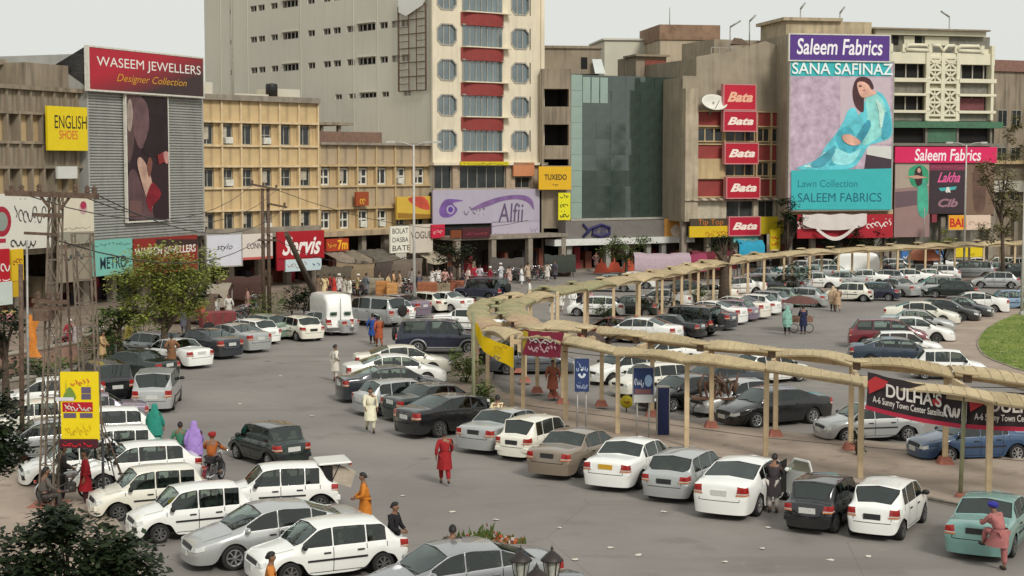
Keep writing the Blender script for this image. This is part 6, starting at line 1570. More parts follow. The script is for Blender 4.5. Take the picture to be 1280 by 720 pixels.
C('hatch_long', 'cream', 45, 545, 200, 'cream hatchback seen through the leaves of the left tree', group=BL)
C('sedan_old', 'silver', 62, 572, 200, 'silver sedan seen between the legs of the lattice mast', group=BL)
C('hatch_box', 'white', 96, 604, 204, 'white boxy car directly behind the red clad figure at the mast', group=BL)

LB = 'cars parked along the shop pavement on the left'
C('mpv', 'silver', 190, 517, 96, 'silver estate car with tall red rear lamps seen square from behind', 'r', group=LB, plate=PW)
C('mpv', 'black', 147, 503, 122, 'black estate with pale roof next to the silver estate', 'r', group=LB)
C('sedan_old', 'dkgreen', 212, 477, 150, 'dark green sedan under the acacia with glowing red lamps', 'r', group=LB)
C('sedan_old', 'white', 252, 461, 138, 'white sedan right of the acacia trunk', 'r', group=LB)
C('hatch_long', 'silver', 222, 449, 150, 'silver hatchback behind the white sedan at the acacia', 'r', group=LB)
C('sedan_new', 'charcoal', 290, 449, 138, 'dark grey sedan second right of the acacia', 'r', group=LB, plate=PW)
C('sedan_new', 'silver', 326, 441, 138, 'silver sedan third right of the acacia', 'r', group=LB)
C('hatch_long', 'white', 340, 431, 140, 'white hatchback behind the silver sedan', 'r', group=LB)
C('hatch_round', 'green', 354, 425, 138, 'sage green hatchback beside the small cream hatchback', 'r', group=LB)
C('hatch_long', 'cream', 392, 427, 126, 'cream old hatchback with dark lamps parked against the white van', 'r', group=LB, plate=PB)
van = C('van', 'white', 426, 420, 113, 'tall white panel van seen from behind', 'r', group=LB, cat='van', name='panel_van', skip=('rear_window',))
mb = MB()
for y in (-.42, .42): mb.box(-2.43, y - .2, 1.22, -2.39, y + .2, 1.42)
mb.build('rear_window', M_glass, van)
mb = MB(); mb.box(-2.44, -.012, .5, -2.40, .012, 2.2); mb.box(-2.44, -.7, .48, -2.40, .7, .5); mb.build('door_joint', M_black, van)
MB().bbox(-2.5, -.8, .34, -2.3, .8, .5, .02).build('bumper', M_steelrim, van)
C('sedan_old', 'silver', 440, 419, 150, 'silver saloon whose boot shows between the van and the spare-wheel estate', 'r', group=LB)
C('suv', 'silver', 500, 409, 142, 'silver off-roader with spare wheel on its back door right of the van', 'r', group=LB, cat='off-roader')
C('hatch_long', 'white', 511, 402, 142, 'white hatchback squeezed between off-roader and mauve sedan', 'r', group=LB)
C('sedan_new', 'mauve', 531, 397, 145, 'mauve sedan right of the spare-wheel off-roader', 'r', group=LB)
C('hatch_long', 'cream', 557, 391, 145, 'cream hatchback behind the lamp pole', 'r', group=LB, plate=PB)
C('sedan_old', 'white', 586, 391, 145, 'white sedan right of the cream hatchback near the lamp pole', 'r', group=LB, plate=PW)
C('jeep', 'navy', 632, 378, 150, 'dark square off-roader with pale roof left of the green canopies', 'r', group=LB, cat='off-roader')
C('sedan_old', 'white', 586, 413, 350, 'white car passing behind the dark blue off-roader')
C('suv', 'navy', 552, 441, 357, 'dark blue off-roader with silver lower trim crossing the road', bump=PAINTS['greysilver'], cat='off-roader', rim=M_rim)
C('sedan_old', 'grey', 664, 466, 3, 'grey sedan crossing behind the yellow banner')
C('sedan_old', 'black', 648, 456, 5, 'black car behind the grey sedan under the yellow banner')

IN = 'cars parked facing the near canopy from inside the loop'
C('hatch_long', 'white', 780, 477, 212, 'white car left of two white ones behind the blue notice board', group=IN)
C('hatch_long', 'cream', 815, 492, 213, 'cream white hatchback with damaged front behind the blue lower notice board', group=IN)
C('sedan_old', 'black', 858, 509, 210, 'black car behind the tall dark blue box', group=IN)
C('sedan_old', 'silver', 925, 515, 208, 'silver sedan facing left behind the black sedan', group=IN)
C('sedan_new', 'black', 966, 529, 206, 'large black sedan facing left inside the loop', group=IN, rim=M_rim)
C('hatch_long', 'silver', 1085, 549, 192, 'silver hatchback facing left under the black and red banners', group=IN, rim=M_rim)
C('sedan_old', 'blue', 1216, 573, 190, 'blue sedan facing left at the right edge', group=IN, rim=M_rim)
C('hatch_long', 'white', 962, 477, 30, 'white car with maroon rear lamps half hidden by the canopy roof', group=IN)
C('sedan_old', 'white', 826, 457, 212, 'white sedan whose roof shows just over the canopy', group=IN)
C('sedan_old', 'charcoal', 898, 492, 210, 'charcoal car behind the silver sedan with the dried bundles', group=IN)

MR = 'cars in the middle row facing the far canopy'
for x, y, k_, c_, h_, l_ in ((812, 428, 'sedan_old', 'maroon', 150, 'dark maroon sedan at the left end of the middle row'),
    (848, 431, 'sedan_new', 'white', 150, 'white sedan with red lamps between the maroon sedan and the black off-roader'),
    (878, 424, 'sedan_old', 'black', 150, 'low black sedan in front of the black off-roader'),
    (897, 421, 'jeep', 'black', 146, 'black square off-roader in the middle row'), (916, 413, 'sedan_new', 'charcoal', 146, 'charcoal sedan right of the black off-roader'),
    (929, 406, 'sedan_new', 'white', 146, 'white sedan fourth from the right group left of the mauve car'), (944, 402, 'hatch_long', 'mauve', 146, 'mauve hatchback between two white sedans in the middle row'),
    (958, 399, 'sedan_new', 'cream', 146, 'cream sedan just right of the mauve hatchback'), (972, 394, 'hatch_long', 'white', 146, 'white hatchback right of the cream sedan'),
    (987, 389, 'hatch_long', 'silver', 146, 'silver hatchback next to the umbrella cart'), (1002, 384, 'hatch_long', 'green', 146, 'sage hatchback above the umbrella cart'),
    (1033, 384, 'hatch_long', 'silver', 152, 'silver hatchback left of the couple in pale clothes'), (1090, 377, 'hatch_box', 'cream', 158, 'cream boxy hatchback right of the couple in pale clothes'),
    (1124, 376, 'hatch_long', 'navy', 158, 'dark blue hatchback right of the cream boxy hatchback'), (1147, 372, 'sedan_old', 'silver', 128, 'silver sedan with twin lamps behind the dark blue hatchback')):
    C(k_, c_, x, y, h_, l_, 'r', group=MR)
C('mpv', 'silver', 1172, 371, 170, 'silver estate in the back row in front of the red hatchback', group=MR)
C('hatch_long', 'dkgreen', 1190, 372, 160, 'dark green hatchback with red tail beside the silver estate', group=MR)
C('hatch_long', 'silver', 1243, 360, 170, 'silver hatchback standing alone on the open asphalt at right', group=MR)
C('hatch_box', 'ltblue', 1258, 387, 175, 'light blue boxy car by the street lamp at the right edge', group=MR)
C('hatch_long', 'white', 1284, 380, 178, 'white car cut by the right edge behind the light blue boxy car', group=MR)
RI = 'cars parked nose to the round lawn'
for x, y, k_, c_, h_, l_ in ((1185, 473, 'hatch_box', 'white', 352, 'white boxy hatchback nearest the canopy in the lawn row'), (1119, 457, 'sedan_new', 'slate', 353, 'slate blue sedan with red lamp in the lawn row'),
    (1130, 446, 'hatch_long', 'white', 350, 'white hatchback right behind the slate blue sedan'), (1110, 434, 'mpv', 'maroon', 350, 'maroon estate with pale bonnet in the lawn row'),
    (1140, 427, 'sedan_new', 'white', 346, 'white curved sedan behind the maroon estate'), (1146, 415, 'sedan_old', 'silver', 344, 'silver sedan sixth from the canopy in the lawn row'),
    (1152, 405, 'sedan_new', 'cream', 342, 'cream sedan left of the two black cars in the lawn row'), (1178, 401, 'sedan_new', 'black', 336, 'black sedan with bright headlamp facing the lawn'),
    (1198, 396, 'sedan_old', 'charcoal', 334, 'charcoal sedan right of the black one facing the lawn'), (1216, 391, 'sedan_new', 'white', 168, 'white sedan parked the opposite way beside the charcoal sedan')):
    C(k_, c_, x, y, h_, l_, group=RI)
# rows beyond the far canopy
far = [('row just beyond the green canopies', [(746, 395, 'hatch_long', 'white', 160), (786, 395, 'hatch_long', 'dkgreen', 165), (826, 385, 'sedan_old', 'white', 170), (854, 372, 'sedan_old', 'charcoal', 170), (884, 377, 'sedan_old', 'cream', 190), (922, 368, 'sedan_old', 'white', 190), (762, 364, 'sedan_old', 'silver', 170), (790, 360, 'hatch_long', 'white', 170)]),
       ('first row beyond the far canopy', [(948, 366, 'sedan_old', 'charcoal', 170), (985, 364, 'hatch_long', 'silver', 130), (1018, 361, 'sedan_old', 'white', 165), (1052, 360, 'sedan_old', 'silver', 165), (1080, 357, 'sedan_old', 'white', 165), (1106, 357, 'hatch_long', 'silver', 160), (1133, 357, 'sedan_new', 'white', 160), (1160, 356, 'sedan_old', 'white', 160)]),
       ('second row beyond the far canopy', [(958, 354, 'sedan_old', 'silver', 140), (990, 353, 'hatch_long', 'green', 160), (1014, 350, 'sedan_old', 'silver', 150), (1040, 350, 'sedan_old', 'white', 150), (1066, 350, 'van', 'white', 170), (1092, 348, 'sedan_new', 'charcoal', 160), (1120, 348, 'sedan_old', 'white', 160), (1146, 349, 'hatch_long', 'silver', 160), (1172, 350, 'hatch_long', 'white', 165), (1212, 348, 'mpv', 'greysilver', 170), (1240, 346, 'hatch_long', 'silver', 170), (1266, 348, 'sedan_old', 'dkgreen', 170)]),
       ('third row beyond the far canopy', [(1000, 344, 'sedan_old', 'white', 160), (1026, 342, 'hatch_long', 'cream', 160), (1052, 342, 'sedan_old', 'silver', 160), (1084, 340, 'mpv', 'charcoal', 160), (1112, 341, 'hatch_long', 'white', 160), (1138, 341, 'sedan_old', 'silver', 160), (1166, 341, 'sedan_new', 'white', 165), (1192, 341, 'hatch_long', 'silver', 165), (1220, 340, 'sedan_old', 'white', 170), (1248, 339, 'hatch_long', 'cream', 170), (1274, 340, 'sedan_old', 'silver', 170)])]
ordn = ['first', 'second', 'third', 'fourth', 'fifth', 'sixth', 'seventh', 'eighth', 'ninth', 'tenth', 'eleventh', 'twelfth']
kn = dict(hatch_long='hatchback', hatch_box='boxy hatchback', hatch_round='hatchback', sedan_old='sedan', sedan_new='rounded sedan', mpv='estate', van='van', suv='off-roader', jeep='off-roader')
cn = dict(greysilver='grey silver', dkgreen='dark green', ltblue='light blue', slate='slate blue', green='sage green')
for row, lst in far:
    for i, (x, y, k_, c_, h_) in enumerate(sorted(lst)):
        C(k_, c_, x, y, h_ + rnd.uniform(-4, 4), '%s %s, %s from the left in the %s' % (cn.get(c_, c_), kn[k_], ordn[i], row), group='cars in the rows beyond the far canopy', cat='van' if k_ == 'van' else 'car')

# ------------------------------------------------------------------ people in the open
pp('walk', 556, 606, 100, (150, 30, 34), (140, 28, 32), 'man in bright red tunic and trousers walking on the open asphalt', hat=None)
pp('walk', 463, 541, 285, (222, 216, 188), (214, 208, 182), 'man in cream clothes walking beside the silver hatchback')
pp('hips', 419, 477, 30, (214, 206, 192), (206, 198, 184), 'man in white standing at the boot of the far white sedan')
pp('walk', 691, 500, 260, (150, 86, 66), (140, 78, 62), 'man in rusty brown clothes walking past the blue notice board')
pp('stand', 194, 566, 80, (44, 132, 116), (40, 110, 100), 'woman in teal shawl near the silver estate', shawl=(44, 136, 118))
pp('stand', 226, 590, 95, (70, 128, 100), (80, 96, 84), 'woman in green tunic left of the woman in lilac', scale=.96)
pp('walk', 243, 592, 95, (156, 126, 190), (150, 120, 184), 'woman wrapped in a lilac shawl beside the motorbike rider', shawl=(160, 130, 196))
bk = motorbike(268, 604, 80, 'maroon', 'red motorbike ridden by a man in an orange brown shirt')
q = G(268, 604); person('ride', (q.x - .25 * cos(R(80)), q.y - .25 * sin(R(80)), 0.02), 80, (168, 92, 40), (44, 40, 44), 'motorbike rider in an orange brown shirt and red cap', hat=(150, 40, 40))
pp('carry', 457, 667, 190, (196, 120, 40), (180, 110, 40), 'man in an orange shirt holding papers behind the silver sedan', scale=.98)
pp('carry', 491, 713, 340, (26, 24, 28), (22, 22, 24), 'man in black standing at the rear of the white four door car')
e = thing('carrier_bag', 'white plastic bag held by the man in black', 'bag', G(499, 712, .80) - Vector((0, .35, 0)))
MB().ball((0, 0, 0), (.17, .12, .2), 12, 8).build('bag', flat((220, 220, 222)), e); MB().tube([(-.06, 0, .17), (0, 0, .29), (.06, 0, .17)], .012).build('handle', flat((210, 210, 212)), e)
pp('stand', 339, 788, 10, (190, 118, 50), (120, 80, 50), 'man in an orange top whose head shows at the bottom edge')
pp('stand', 566, 748, 90, (60, 50, 48), (50, 44, 44), 'person whose head shows behind the roof of the grey blue sedan')
pp('footup', 1250, 713, 118, (168, 106, 104), (160, 100, 98), 'man in pink clothes and blue turban resting one foot on the teal sedan', hat=(48, 50, 140))
pp('reach', 966, 641, 68, (60, 54, 56), (196, 188, 180), 'person bending into the open door of the large white sedan')
pp('stand', 622, 553, 100, (222, 208, 168), (200, 190, 150), 'man in pale cream tunic behind the silver grey sedan')
pp('walk', 474, 434, 110, (166, 84, 52), (150, 80, 56), 'man in a rust coloured tunic standing on the road behind the van')
pp('stand', 466, 430, 100, (40, 76, 150), (30, 32, 44), 'man in a blue shirt beside the man in the rust tunic')
pp('walk', 984, 419, 90, (130, 170, 156), (24, 22, 26), 'woman with pale green head scarf left of the umbrella cart', shawl=(130, 172, 158))
pp('reach', 1004, 418, 90, (36, 40, 70), (40, 44, 74), 'man in dark blue pushing the cart under the brown umbrella')
pp('stand', 1041, 389, 90, (190, 164, 132), (60, 50, 50), 'woman in pale beige walking left of a man in beige', shawl=(196, 170, 140))
pp('walk', 1047, 390, 90, (176, 148, 118), (160, 136, 110), 'man in beige beside the woman in pale beige')
pp('stand', 108, 634, 200, (150, 24, 34), (60, 30, 34), 'figure in dark red clothes standing behind the mast')
pp('sit', 55, 640, 30, (92, 88, 84), (70, 66, 64), 'man in grey sitting on the concrete block at the foot of the mast')
pp('carry', 78, 628, 20, (60, 56, 54), (50, 50, 54), 'man in dark clothes bending over a motorbike behind the yellow hoarding')
motorbike(84, 626, 30, 'silver', 'silver motorbike parked behind the yellow hoarding', z=.13)
pp('stand', 1109, 352, 90, (30, 34, 60), (28, 30, 50), 'tall dark blue clothed man standing on the far median')
pp('hips', 215, 462, 120, (128, 90, 60), (100, 80, 60), 'man in brown leaning near the acacia trunk')
pp('stand', 662, 378, 180, (226, 222, 212), (214, 208, 198), 'man in white standing left of the first green canopy', scale=.98)
# shop front crowd
crowd = [(406, 372, (214, 196, 150)), (412, 373, (150, 60, 50)), (424, 371, (226, 222, 214)), (437, 372, (224, 220, 206)), (447, 371, (176, 160, 120)), (486, 366, (206, 180, 140)), (492, 368, (214, 170, 130)), (515, 362, (150, 146, 140)),
         (548, 360, (228, 222, 216)), (556, 360, (210, 160, 150)), (594, 356, (170, 40, 60)), (600, 357, (200, 190, 196)), (637, 356, (196, 170, 160)), (645, 358, (228, 224, 216)), (652, 357, (222, 220, 220)), (676, 346, (228, 220, 206)),
         (704, 342, (126, 122, 114)), (712, 341, (200, 190, 180)), (745, 338, (110, 84, 80)), (128, 455, (180, 150, 110)), (118, 452, (90, 70, 60)), (88, 440, (160, 50, 60)), (96, 441, (170, 160, 160)), (138, 448, (96, 120, 90)), (160, 440, (196, 180, 90)), (270, 405, (190, 184, 176)), (310, 392, (196, 150, 140)), (1168, 330, (40, 44, 60)), (870, 338, (180, 60, 70)), (1010, 336, (200, 190, 180)), (1130, 333, (60, 50, 60)),
         (398, 374, (120, 100, 84)), (418, 375, (200, 60, 50)), (430, 374, (196, 190, 176)), (458, 373, (110, 116, 120)), (474, 369, (140, 120, 100)), (500, 364, (180, 150, 120)), (524, 364, (90, 90, 100)), (540, 362, (226, 222, 214)), (564, 362, (200, 150, 150)), (578, 360, (70, 60, 64)), (586, 359, (222, 200, 190)), (612, 358, (150, 40, 60)), (626, 356, (196, 196, 200)), (660, 354, (180, 160, 140)), (684, 350, (214, 206, 196)), (694, 349, (84, 80, 90)), (252, 410, (180, 70, 60)), (286, 400, (206, 200, 190)), (230, 418, (90, 90, 100)), (702, 391, (232, 228, 218)), (716, 392, (226, 226, 222)), (724, 388, (40, 36, 44)), (690, 398, (216, 212, 200)), (738, 392, (196, 160, 166))]
place = lambda x: 'between the canopies' if x in (702, 716, 724, 690, 738) else ('on the pavement left of the acacia' if x < 180 else 'by the white shop boards' if x < 330 else 'in front of the awnings' if x < 460 else 'by the cartons near the lamp pole' if x < 560 else 'before the dark entrance under the lilac board' if x < 690 else 'before the glass building' if x < 800 else 'before the red shop boards at right')
nm_c = lambda c: 'dark' if sum(c) < 200 else 'red' if c[0] > c[1] * 1.9 else 'white' if min(c) > 205 else 'rose' if c[0] > 195 and c[1] < 180 and c[2] > 120 else 'beige' if c[0] > 170 else 'green' if c[1] > c[0] else 'tan'
cnt = {}
crowd = [q for i, q in enumerate(sorted(crowd)) if not (min(q[2]) > 190 and i % 3 == 1)]
for x, y, c in sorted(crowd):
    k_ = (nm_c(c), place(x)); cnt[k_] = cnt.get(k_, 0) + 1
tot = dict(cnt); cnt = {}
for x, y, c in sorted(crowd):
    k_ = (nm_c(c), place(x)); cnt[k_] = cnt.get(k_, 0) + 1; y += rnd.uniform(-3.5, 3) if 300 < x < 700 else 0
    lab = 'person in %s clothes standing %s' % k_ if tot[k_] == 1 else '%s person from the left in %s clothes %s' % (ordn[cnt[k_] - 1], *k_)
    pp(rnd.choice(['stand', 'hips', 'walk', 'carry']), x, y, rnd.uniform(0, 360), c, tuple(int(v * .85) for v in c), lab, z=.14, hat=(226, 222, 214) if rnd.random() < .08 else None, scale=rnd.uniform(.94, 1.03), group='people at the shop fronts', simple=True)
for i, (x, y, h_) in enumerate(((508, 366, 100), (514, 367, 95), (505, 371, 105), (300, 404, 80), (306, 402, 85), (452, 369, 100), (458, 370, 95), (286, 409, 70))):
    motorbike(x, y, h_, ['black', 'maroon', 'black', 'navy', 'black', 'maroon', 'black', 'black'][i], ['black motorbike nearest the lamp pole', 'maroon motorbike right of the lamp pole', 'black motorbike in front of the two by the lamp pole', 'dark blue motorbike under the white shop boards', 'black motorbike right of the dark blue one', 'maroon motorbike in front of the awnings', 'black motorbike beside the maroon one by the awnings', 'black motorbike next to the red cart'][i], z=.14, group='motorbikes parked before the shops')
bks = [(x + rnd.uniform(-1.5, 1.5), 370 - (x - 400) * .035 + rnd.uniform(-2, 2)) for x in range(404, 460, 7)] + [(x, 357 - (x - 600) * .12 + rnd.uniform(-1, 1)) for x in range(604, 700, 8)] + [(x, 446 - (x - 60) * .22 + rnd.uniform(-2, 2)) for x in (70, 78, 86, 112, 122, 246, 254, 262, 312, 320)]
for i, (x, y) in enumerate(bks):
    motorbike(x, y, 95 + rnd.uniform(-14, 14), ['black', 'maroon', 'black', 'navy', 'grey'][i % 5], '%s motorbike, %s from left, %s' % (['black', 'dark red', 'black', 'navy', 'grey'][i % 5], (ordn * 2)[(i if i < 8 else i - 8 if i < 20 else i - 20)], 'in front of the awnings' if i < 8 else 'before the dark entrance and glass building' if i < 20 else 'on the left shop pavement'), z=.14, group='motorbikes parked before the shops')
# ------------------------------------------------------------------ canopies (pergola)
M_post = mat('painted_post', (0.60, 0.46, 0.28), rough=.7, var=.2, scale=2, streak=.3, dirt=(.3, .22, .14))
M_plinth = mat('red_plinth', (0.36, 0.13, 0.09), rough=.85, var=.25, scale=4)
M_roofs = [mat('canopy_sand_%d' % i, tuple(v * 1.25 for v in c), rough=.9, var=.22, scale=2.2, streak=.0, dirt=tuple(v * .55 for v in c), dirtamt=.6) for i, c in enumerate(((.40, .32, .19), (.44, .35, .21), (.37, .29, .165)))]
M_roofg = mat('canopy_green', (.27, .27, .14), rough=.9, var=.2, scale=1, dirt=(.34, .28, .15), dirtamt=.6)
M_roofp = mat('canopy_faded_rose', (.45, .30, .20), rough=.9, var=.2, scale=1, dirt=(.3, .24, .14), dirtamt=.5)
M_bat = mat('canopy_batten', (.46, .37, .23), rough=.9, var=.3, scale=4)
def pergola(outer, zr, label, width=2.5, inner=None, mats=None, strips=False, th=.06):
    e = thing('pergola', label, 'canopy', outer[0] + Vector((0, 0, 0)))
    o0 = outer[0]; n = len(outer)
    if inner is None:
        inner = []
        for i in range(n):
            d = (outer[min(i + 1, n - 1)] - outer[max(i - 1, 0)]).normalized(); inner.append(outer[i] + Vector((d.y, -d.x, 0)) * width)
    ps = MB(); pst = None
    pm = MB().box(-.08, -.08, .13, .08, .08, zr + .12).mesh('post', M_post); plm = MB().box(-.26, -.26, .12, .26, .26, .36, taper=.6).mesh('plinth', M_plinth)
    for i in range(n):
        for q in (outer[i], inner[i]):
            l = q - o0; o = link('post', pm, e, l); (q is inner[i] or not strips) and link('plinth', plm, o)
        a, b = outer[i] - o0, inner[i] - o0
        MB().bar((a.x, a.y, zr - .14), (b.x, b.y, zr - .14), .12, .2).build('cross_beam', M_post, e)
        if i < n - 1:
            for p, q in ((outer[i], outer[i + 1]), (inner[i], inner[i + 1])):
                p = p - o0; q = q - o0; MB().bar((p.x, p.y, zr - .06), (q.x, q.y, zr - .06), .1, .18).build('beam', M_post, e)
    for i in range(n - 1):
        A0, A1, B0, B1 = (v - o0 for v in (outer[i], outer[i + 1], inner[i], inner[i + 1]))
        wide = not strips
        for (ta, tb, dz_) in (((-.13, 1.13, 0),) if wide else ((-.13, .13, .0), (.80, 1.08, .06)) if (A0 + o0).x > 2.5 else ((-.14, .34, 0), (.56, 1.14, .08))):
         nu, nv = 10, 7; gv = []; ph = rnd.uniform(0, 6)
         for a in range(nu + 1):
            for b in range(nv + 1):
                s_ = a / nu; t = b / nv; te = ta + (tb - ta) * t
                p = A0.lerp(A1, s_ * .985 + .0075).lerp(B0.lerp(B1, s_ * .985 + .0075), te)
                z = zr + dz_ + .10 + .10 * sin(pi * s_) ** .8 + .07 * cos(pi * (t - .5)) - .10 * abs(2 * t - 1) ** 3 + .05 * sin(ph + 5 * s_ + 2 * t)
                gv.append((p.x, p.y, z))
         N = len(gv); low = [(x, y, z - th) for x, y, z in gv]
         fs = [(a * (nv + 1) + b, (a + 1) * (nv + 1) + b, (a + 1) * (nv + 1) + b + 1, a * (nv + 1) + b + 1) for a in range(nu) for b in range(nv)]
         fl = [tuple(N + i_ for i_ in reversed(f)) for f in fs]
         rim = [a * (nv + 1) for a in range(nu + 1)] + [nu * (nv + 1) + b for b in range(1, nv + 1)] + [a * (nv + 1) + nv for a in range(nu - 1, -1, -1)] + [b for b in range(nv - 1, 0, -1)]
         sd_ = [(rim[k], N + rim[k], N + rim[(k + 1) % len(rim)], rim[(k + 1) % len(rim)]) for k in range(len(rim))]
         mm = mats[i % len(mats)] if mats else rnd.choice(M_roofs)
         mb = MB(); mb.add(gv + low, fs + fl, 0, True); mb.add(gv + low, sd_)
         rp = mb.build('roof_panel', mm, e)
         sm_ = MB()
         for a in range(0, nu + 1):
             for b in range(0, nv, 2):
                 p = Vector(gv[a * (nv + 1) + b]); q = Vector(gv[a * (nv + 1) + min(b + 2, nv)]); sm_.bar(p + Vector((0, 0, .012)), q + Vector((0, 0, .012)), .035, .02)
         kind(sm_.build('batten', M_bat, rp), 'stuff')
        # long raised slot cap over each joint
        c0 = A0.lerp(B0, .5); d = (B0 - A0).normalized(); k = MB(); w_ = (B0 - A0).length
        along = (A1 - A0).normalized()
        k.ball((0, 0, 0), (.5, .3, .06), 14, 6)
        cp_ = k.build('roof_cap', mm, e, (c0.x, c0.y, zr + .38), atan2(along.y, along.x))
        MB().box(-.12, -.06, -.3, .12, .06, 0).build('cap_stem', M_rust, cp_)
    return e
def resample(pts, step):
    out = [pts[0]]; carry = 0.0
    for a, b in zip(pts, pts[1:]):
        L_ = (b - a).length; t = step - carry
        while t <= L_: out.append(a.lerp(b, t / L_)); t += step
        carry = (carry + L_) % step
    return out
fr_ = [(1420, 672), (1235, 632), (1075, 602), (957, 575), (858, 562), (772, 546), (707, 529), (654, 517)]
bk_ = [(1340, 615), (1181, 584), (1063, 566), (969, 549), (889, 538), (815, 524), (752, 511), (692, 500)]
pergola([G(*p) for p in fr_], 3.15, 'long sand coloured wavy roofed walkway canopy nearest the camera', inner=[G(*p) for p in bk_], strips=True)
tr_ = [G(*p) for p in ((640, 511), (606, 494), (590, 474), (594, 456), (616, 444), (652, 434))]
pergola(resample(tr_, 3.6), 2.9, 'curved end of the walkway canopy with green and rose roofs by the yellow banner', width=2.2, strips=True, mats=[M_roofs[0], M_roofp, M_roofg, M_roofg, M_roofg])
fa_ = [G(*p) for p in ((662, 431), (700, 422), (750, 412), (810, 398), (870, 381), (940, 366), (1000, 360), (1070, 355), (1140, 350), (1210, 346), (1300, 342))]
pergola(resample(fa_, 3.8), 2.9, 'distant straight walkway canopy with many thin posts running to the far right', width=1.7, mats=[M_roofg] * 2 + [M_roofs[0], M_roofs[1], M_roofs[2]] * 8)

# ------------------------------------------------------------------ banners, notice boards
def freeband(name, label, A, B, zA, zB, h, m, sag=.1, wave=.06, parent_cat='banner'):
    """cloth stretched between two world points"""
    d = B - A; L_ = Vector((d.x, d.y, 0)).length; ang = atan2(d.y, d.x)
    e = thing(name, label, parent_cat, (A.x, A.y, 0), ang); N = 24
    f = lambda t: zA + (zB - zA) * t - sag * sin(pi * t)
    M_ = 6; vs = [(L_ * i / N, wave * sin(i * .9 + j * .5) - .02 * j, f(i / N) - h * j / M_) for j in range(M_ + 1) for i in range(N + 1)]
    MB().add(vs, [(j * (N + 1) + i, (j + 1) * (N + 1) + i, (j + 1) * (N + 1) + i + 1, j * (N + 1) + i + 1) for j in range(M_) for i in range(N)], 0, True).build('cloth', m, e)
    return e, L_, f
def on_band(e, L_, f, body, x0, x1, d0, d1, m, shear=0, bold=.01, off=-.2, seed=1, n=8, r=.05):
    """lettering hung on the cloth: x in 0..1, d = drop below the top edge in metres"""
    if body == '~':
        o = scribble(x0 * L_, -d1, x1 * L_, -d0, m, e, off, n=n, r=r, seed=seed)
    else: o = lettering(body, x0 * L_, -d1, x1 * L_, -d0, m, e, off, shear=shear, bold=bold)
    for v in o.data.vertices: v.co.z += f(v.co.x / L_)
    return o
M_bblk = flat((44, 34, 36)); M_bred = flat((186, 50, 54)); W_ = flat((222, 214, 206))
def dulha(p0, z0p, p1, z1p, label):
    A = G(*p0); B = G(*p1); zA = CAMZ + (205 - z0p) / FPX * A.y; zB = CAMZ + (205 - z1p) / FPX * B.y; h = 1.02
    e, L_, f = freeband('shop_banner', label, A, B, zA, zB, h, M_bblk, sag=.06)
    on_band(e, L_, f, "DULHA'S", .22, .80, .16, .58, W_, bold=.02); on_band(e, L_, f, '~', .83, .98, .12, .95, W_, n=3, r=.07, seed=5)
    on_band(e, L_, f, 'A-6 Sunny Town Center Satellite', .08, .83, .64, .90, W_)
    c = []; 
    for x, d in ((.02, .25), (.10, .04), (.24, .10), (.20, .3), (.04, .62)): c.append((x * L_, f(x) - d))
    MB().poly(c[::-1], -.19).build('printed_ribbon', M_bred, e)
    MB().poly([(x * L_, f(x) - d) for x, d in ((.70, .38), (.79, .30), (.80, .48), (.72, .55))], -.19).build('printed_ribbon', M_bred, e)
    rb = MB(); N = 12
    for i in range(N):
        a, b = i / N, (i + 1) / N; rb.add([(a * L_, -.2, f(a) - h - .10), (b * L_, -.2, f(b) - h - .10), (b * L_, -.2, f(b) - h + .03), (a * L_, -.2, f(a) - h + .03)], [(0, 1, 2, 3)])
    rb.build('hem_stripe', flat((178, 40, 66)), e)
dulha((1082, 612), 466, (1201, 624), 489, 'black and red shop banner tied between the canopy post and the green pole')
dulha((1206, 624), 489, (1340, 634), 490, 'second black and red shop banner running off the right edge')
def pole(px, py, ztop, r, m, label, name='banner_pole', lean=(0, 0), cat='pole'):
    g = G(px, py, .0); e = thing(name, label, cat, g)
    MB().tube([(0, 0, 0), (lean[0] * .5, lean[1] * .5, ztop * .5), (lean[0], lean[1], ztop)], [r, r * .95, r * .9], 10).build('shaft', m, e)
    MB().lathe([(r * 2.2, 0), (r * 2.2, .18), (r * 1.2, .25)], 10).build('base_collar', M_plinth, e)
    return e
M_gpole = mat('faded_green_pole', (.24, .24, .14), rough=.7, var=.25, scale=2)
pole(1200, 626, 3.2, .07, M_gpole, 'slender greenish pole carrying both black and red banners', lean=(.08, 0))
pole(592, 526, 4.3, .075, M_gpole, 'green pole holding the left end of the yellow banner')
# yellow banner, twisted down
A = G(594, 526); B = G(642, 530)
e = thing('yellow_banner', 'crumpled bright yellow banner sagging from the green pole', 'banner', (A.x, A.y, 0))
zt = lambda y, d: CAMZ + (205 - y) / FPX * d
pt = [(594, 402, 418), (598, 408, 432), (604, 420, 440), (612, 424, 446), (622, 428, 452), (632, 432, 457), (642, 435, 462)]
vs = []
for j in range(5):
    for x, a, b in pt:
        X = (x - 640) / FPX * A.y - A.x; vs.append((X, .12 * sin(x * .35) + .05 * j, zt(a + (b - a) * j / 4, A.y)))
n_ = len(pt)
MB().add(vs, [(j * n_ + i, (j + 1) * n_ + i, (j + 1) * n_ + i + 1, j * n_ + i + 1) for j in range(4) for i in range(n_ - 1)], 0, True).build('cloth', flat((232, 196, 16)), e)
scribble(.75, zt(438, A.y), 1.25, zt(428, A.y), flat((150, 120, 20)), e, -.14, n=5, r=.03, seed=12, name='lettering'); scribble(.72, zt(450, A.y), 1.0, zt(442, A.y), flat((110, 100, 90)), e, -.14, n=2, r=.05, seed=15, name='lettering')
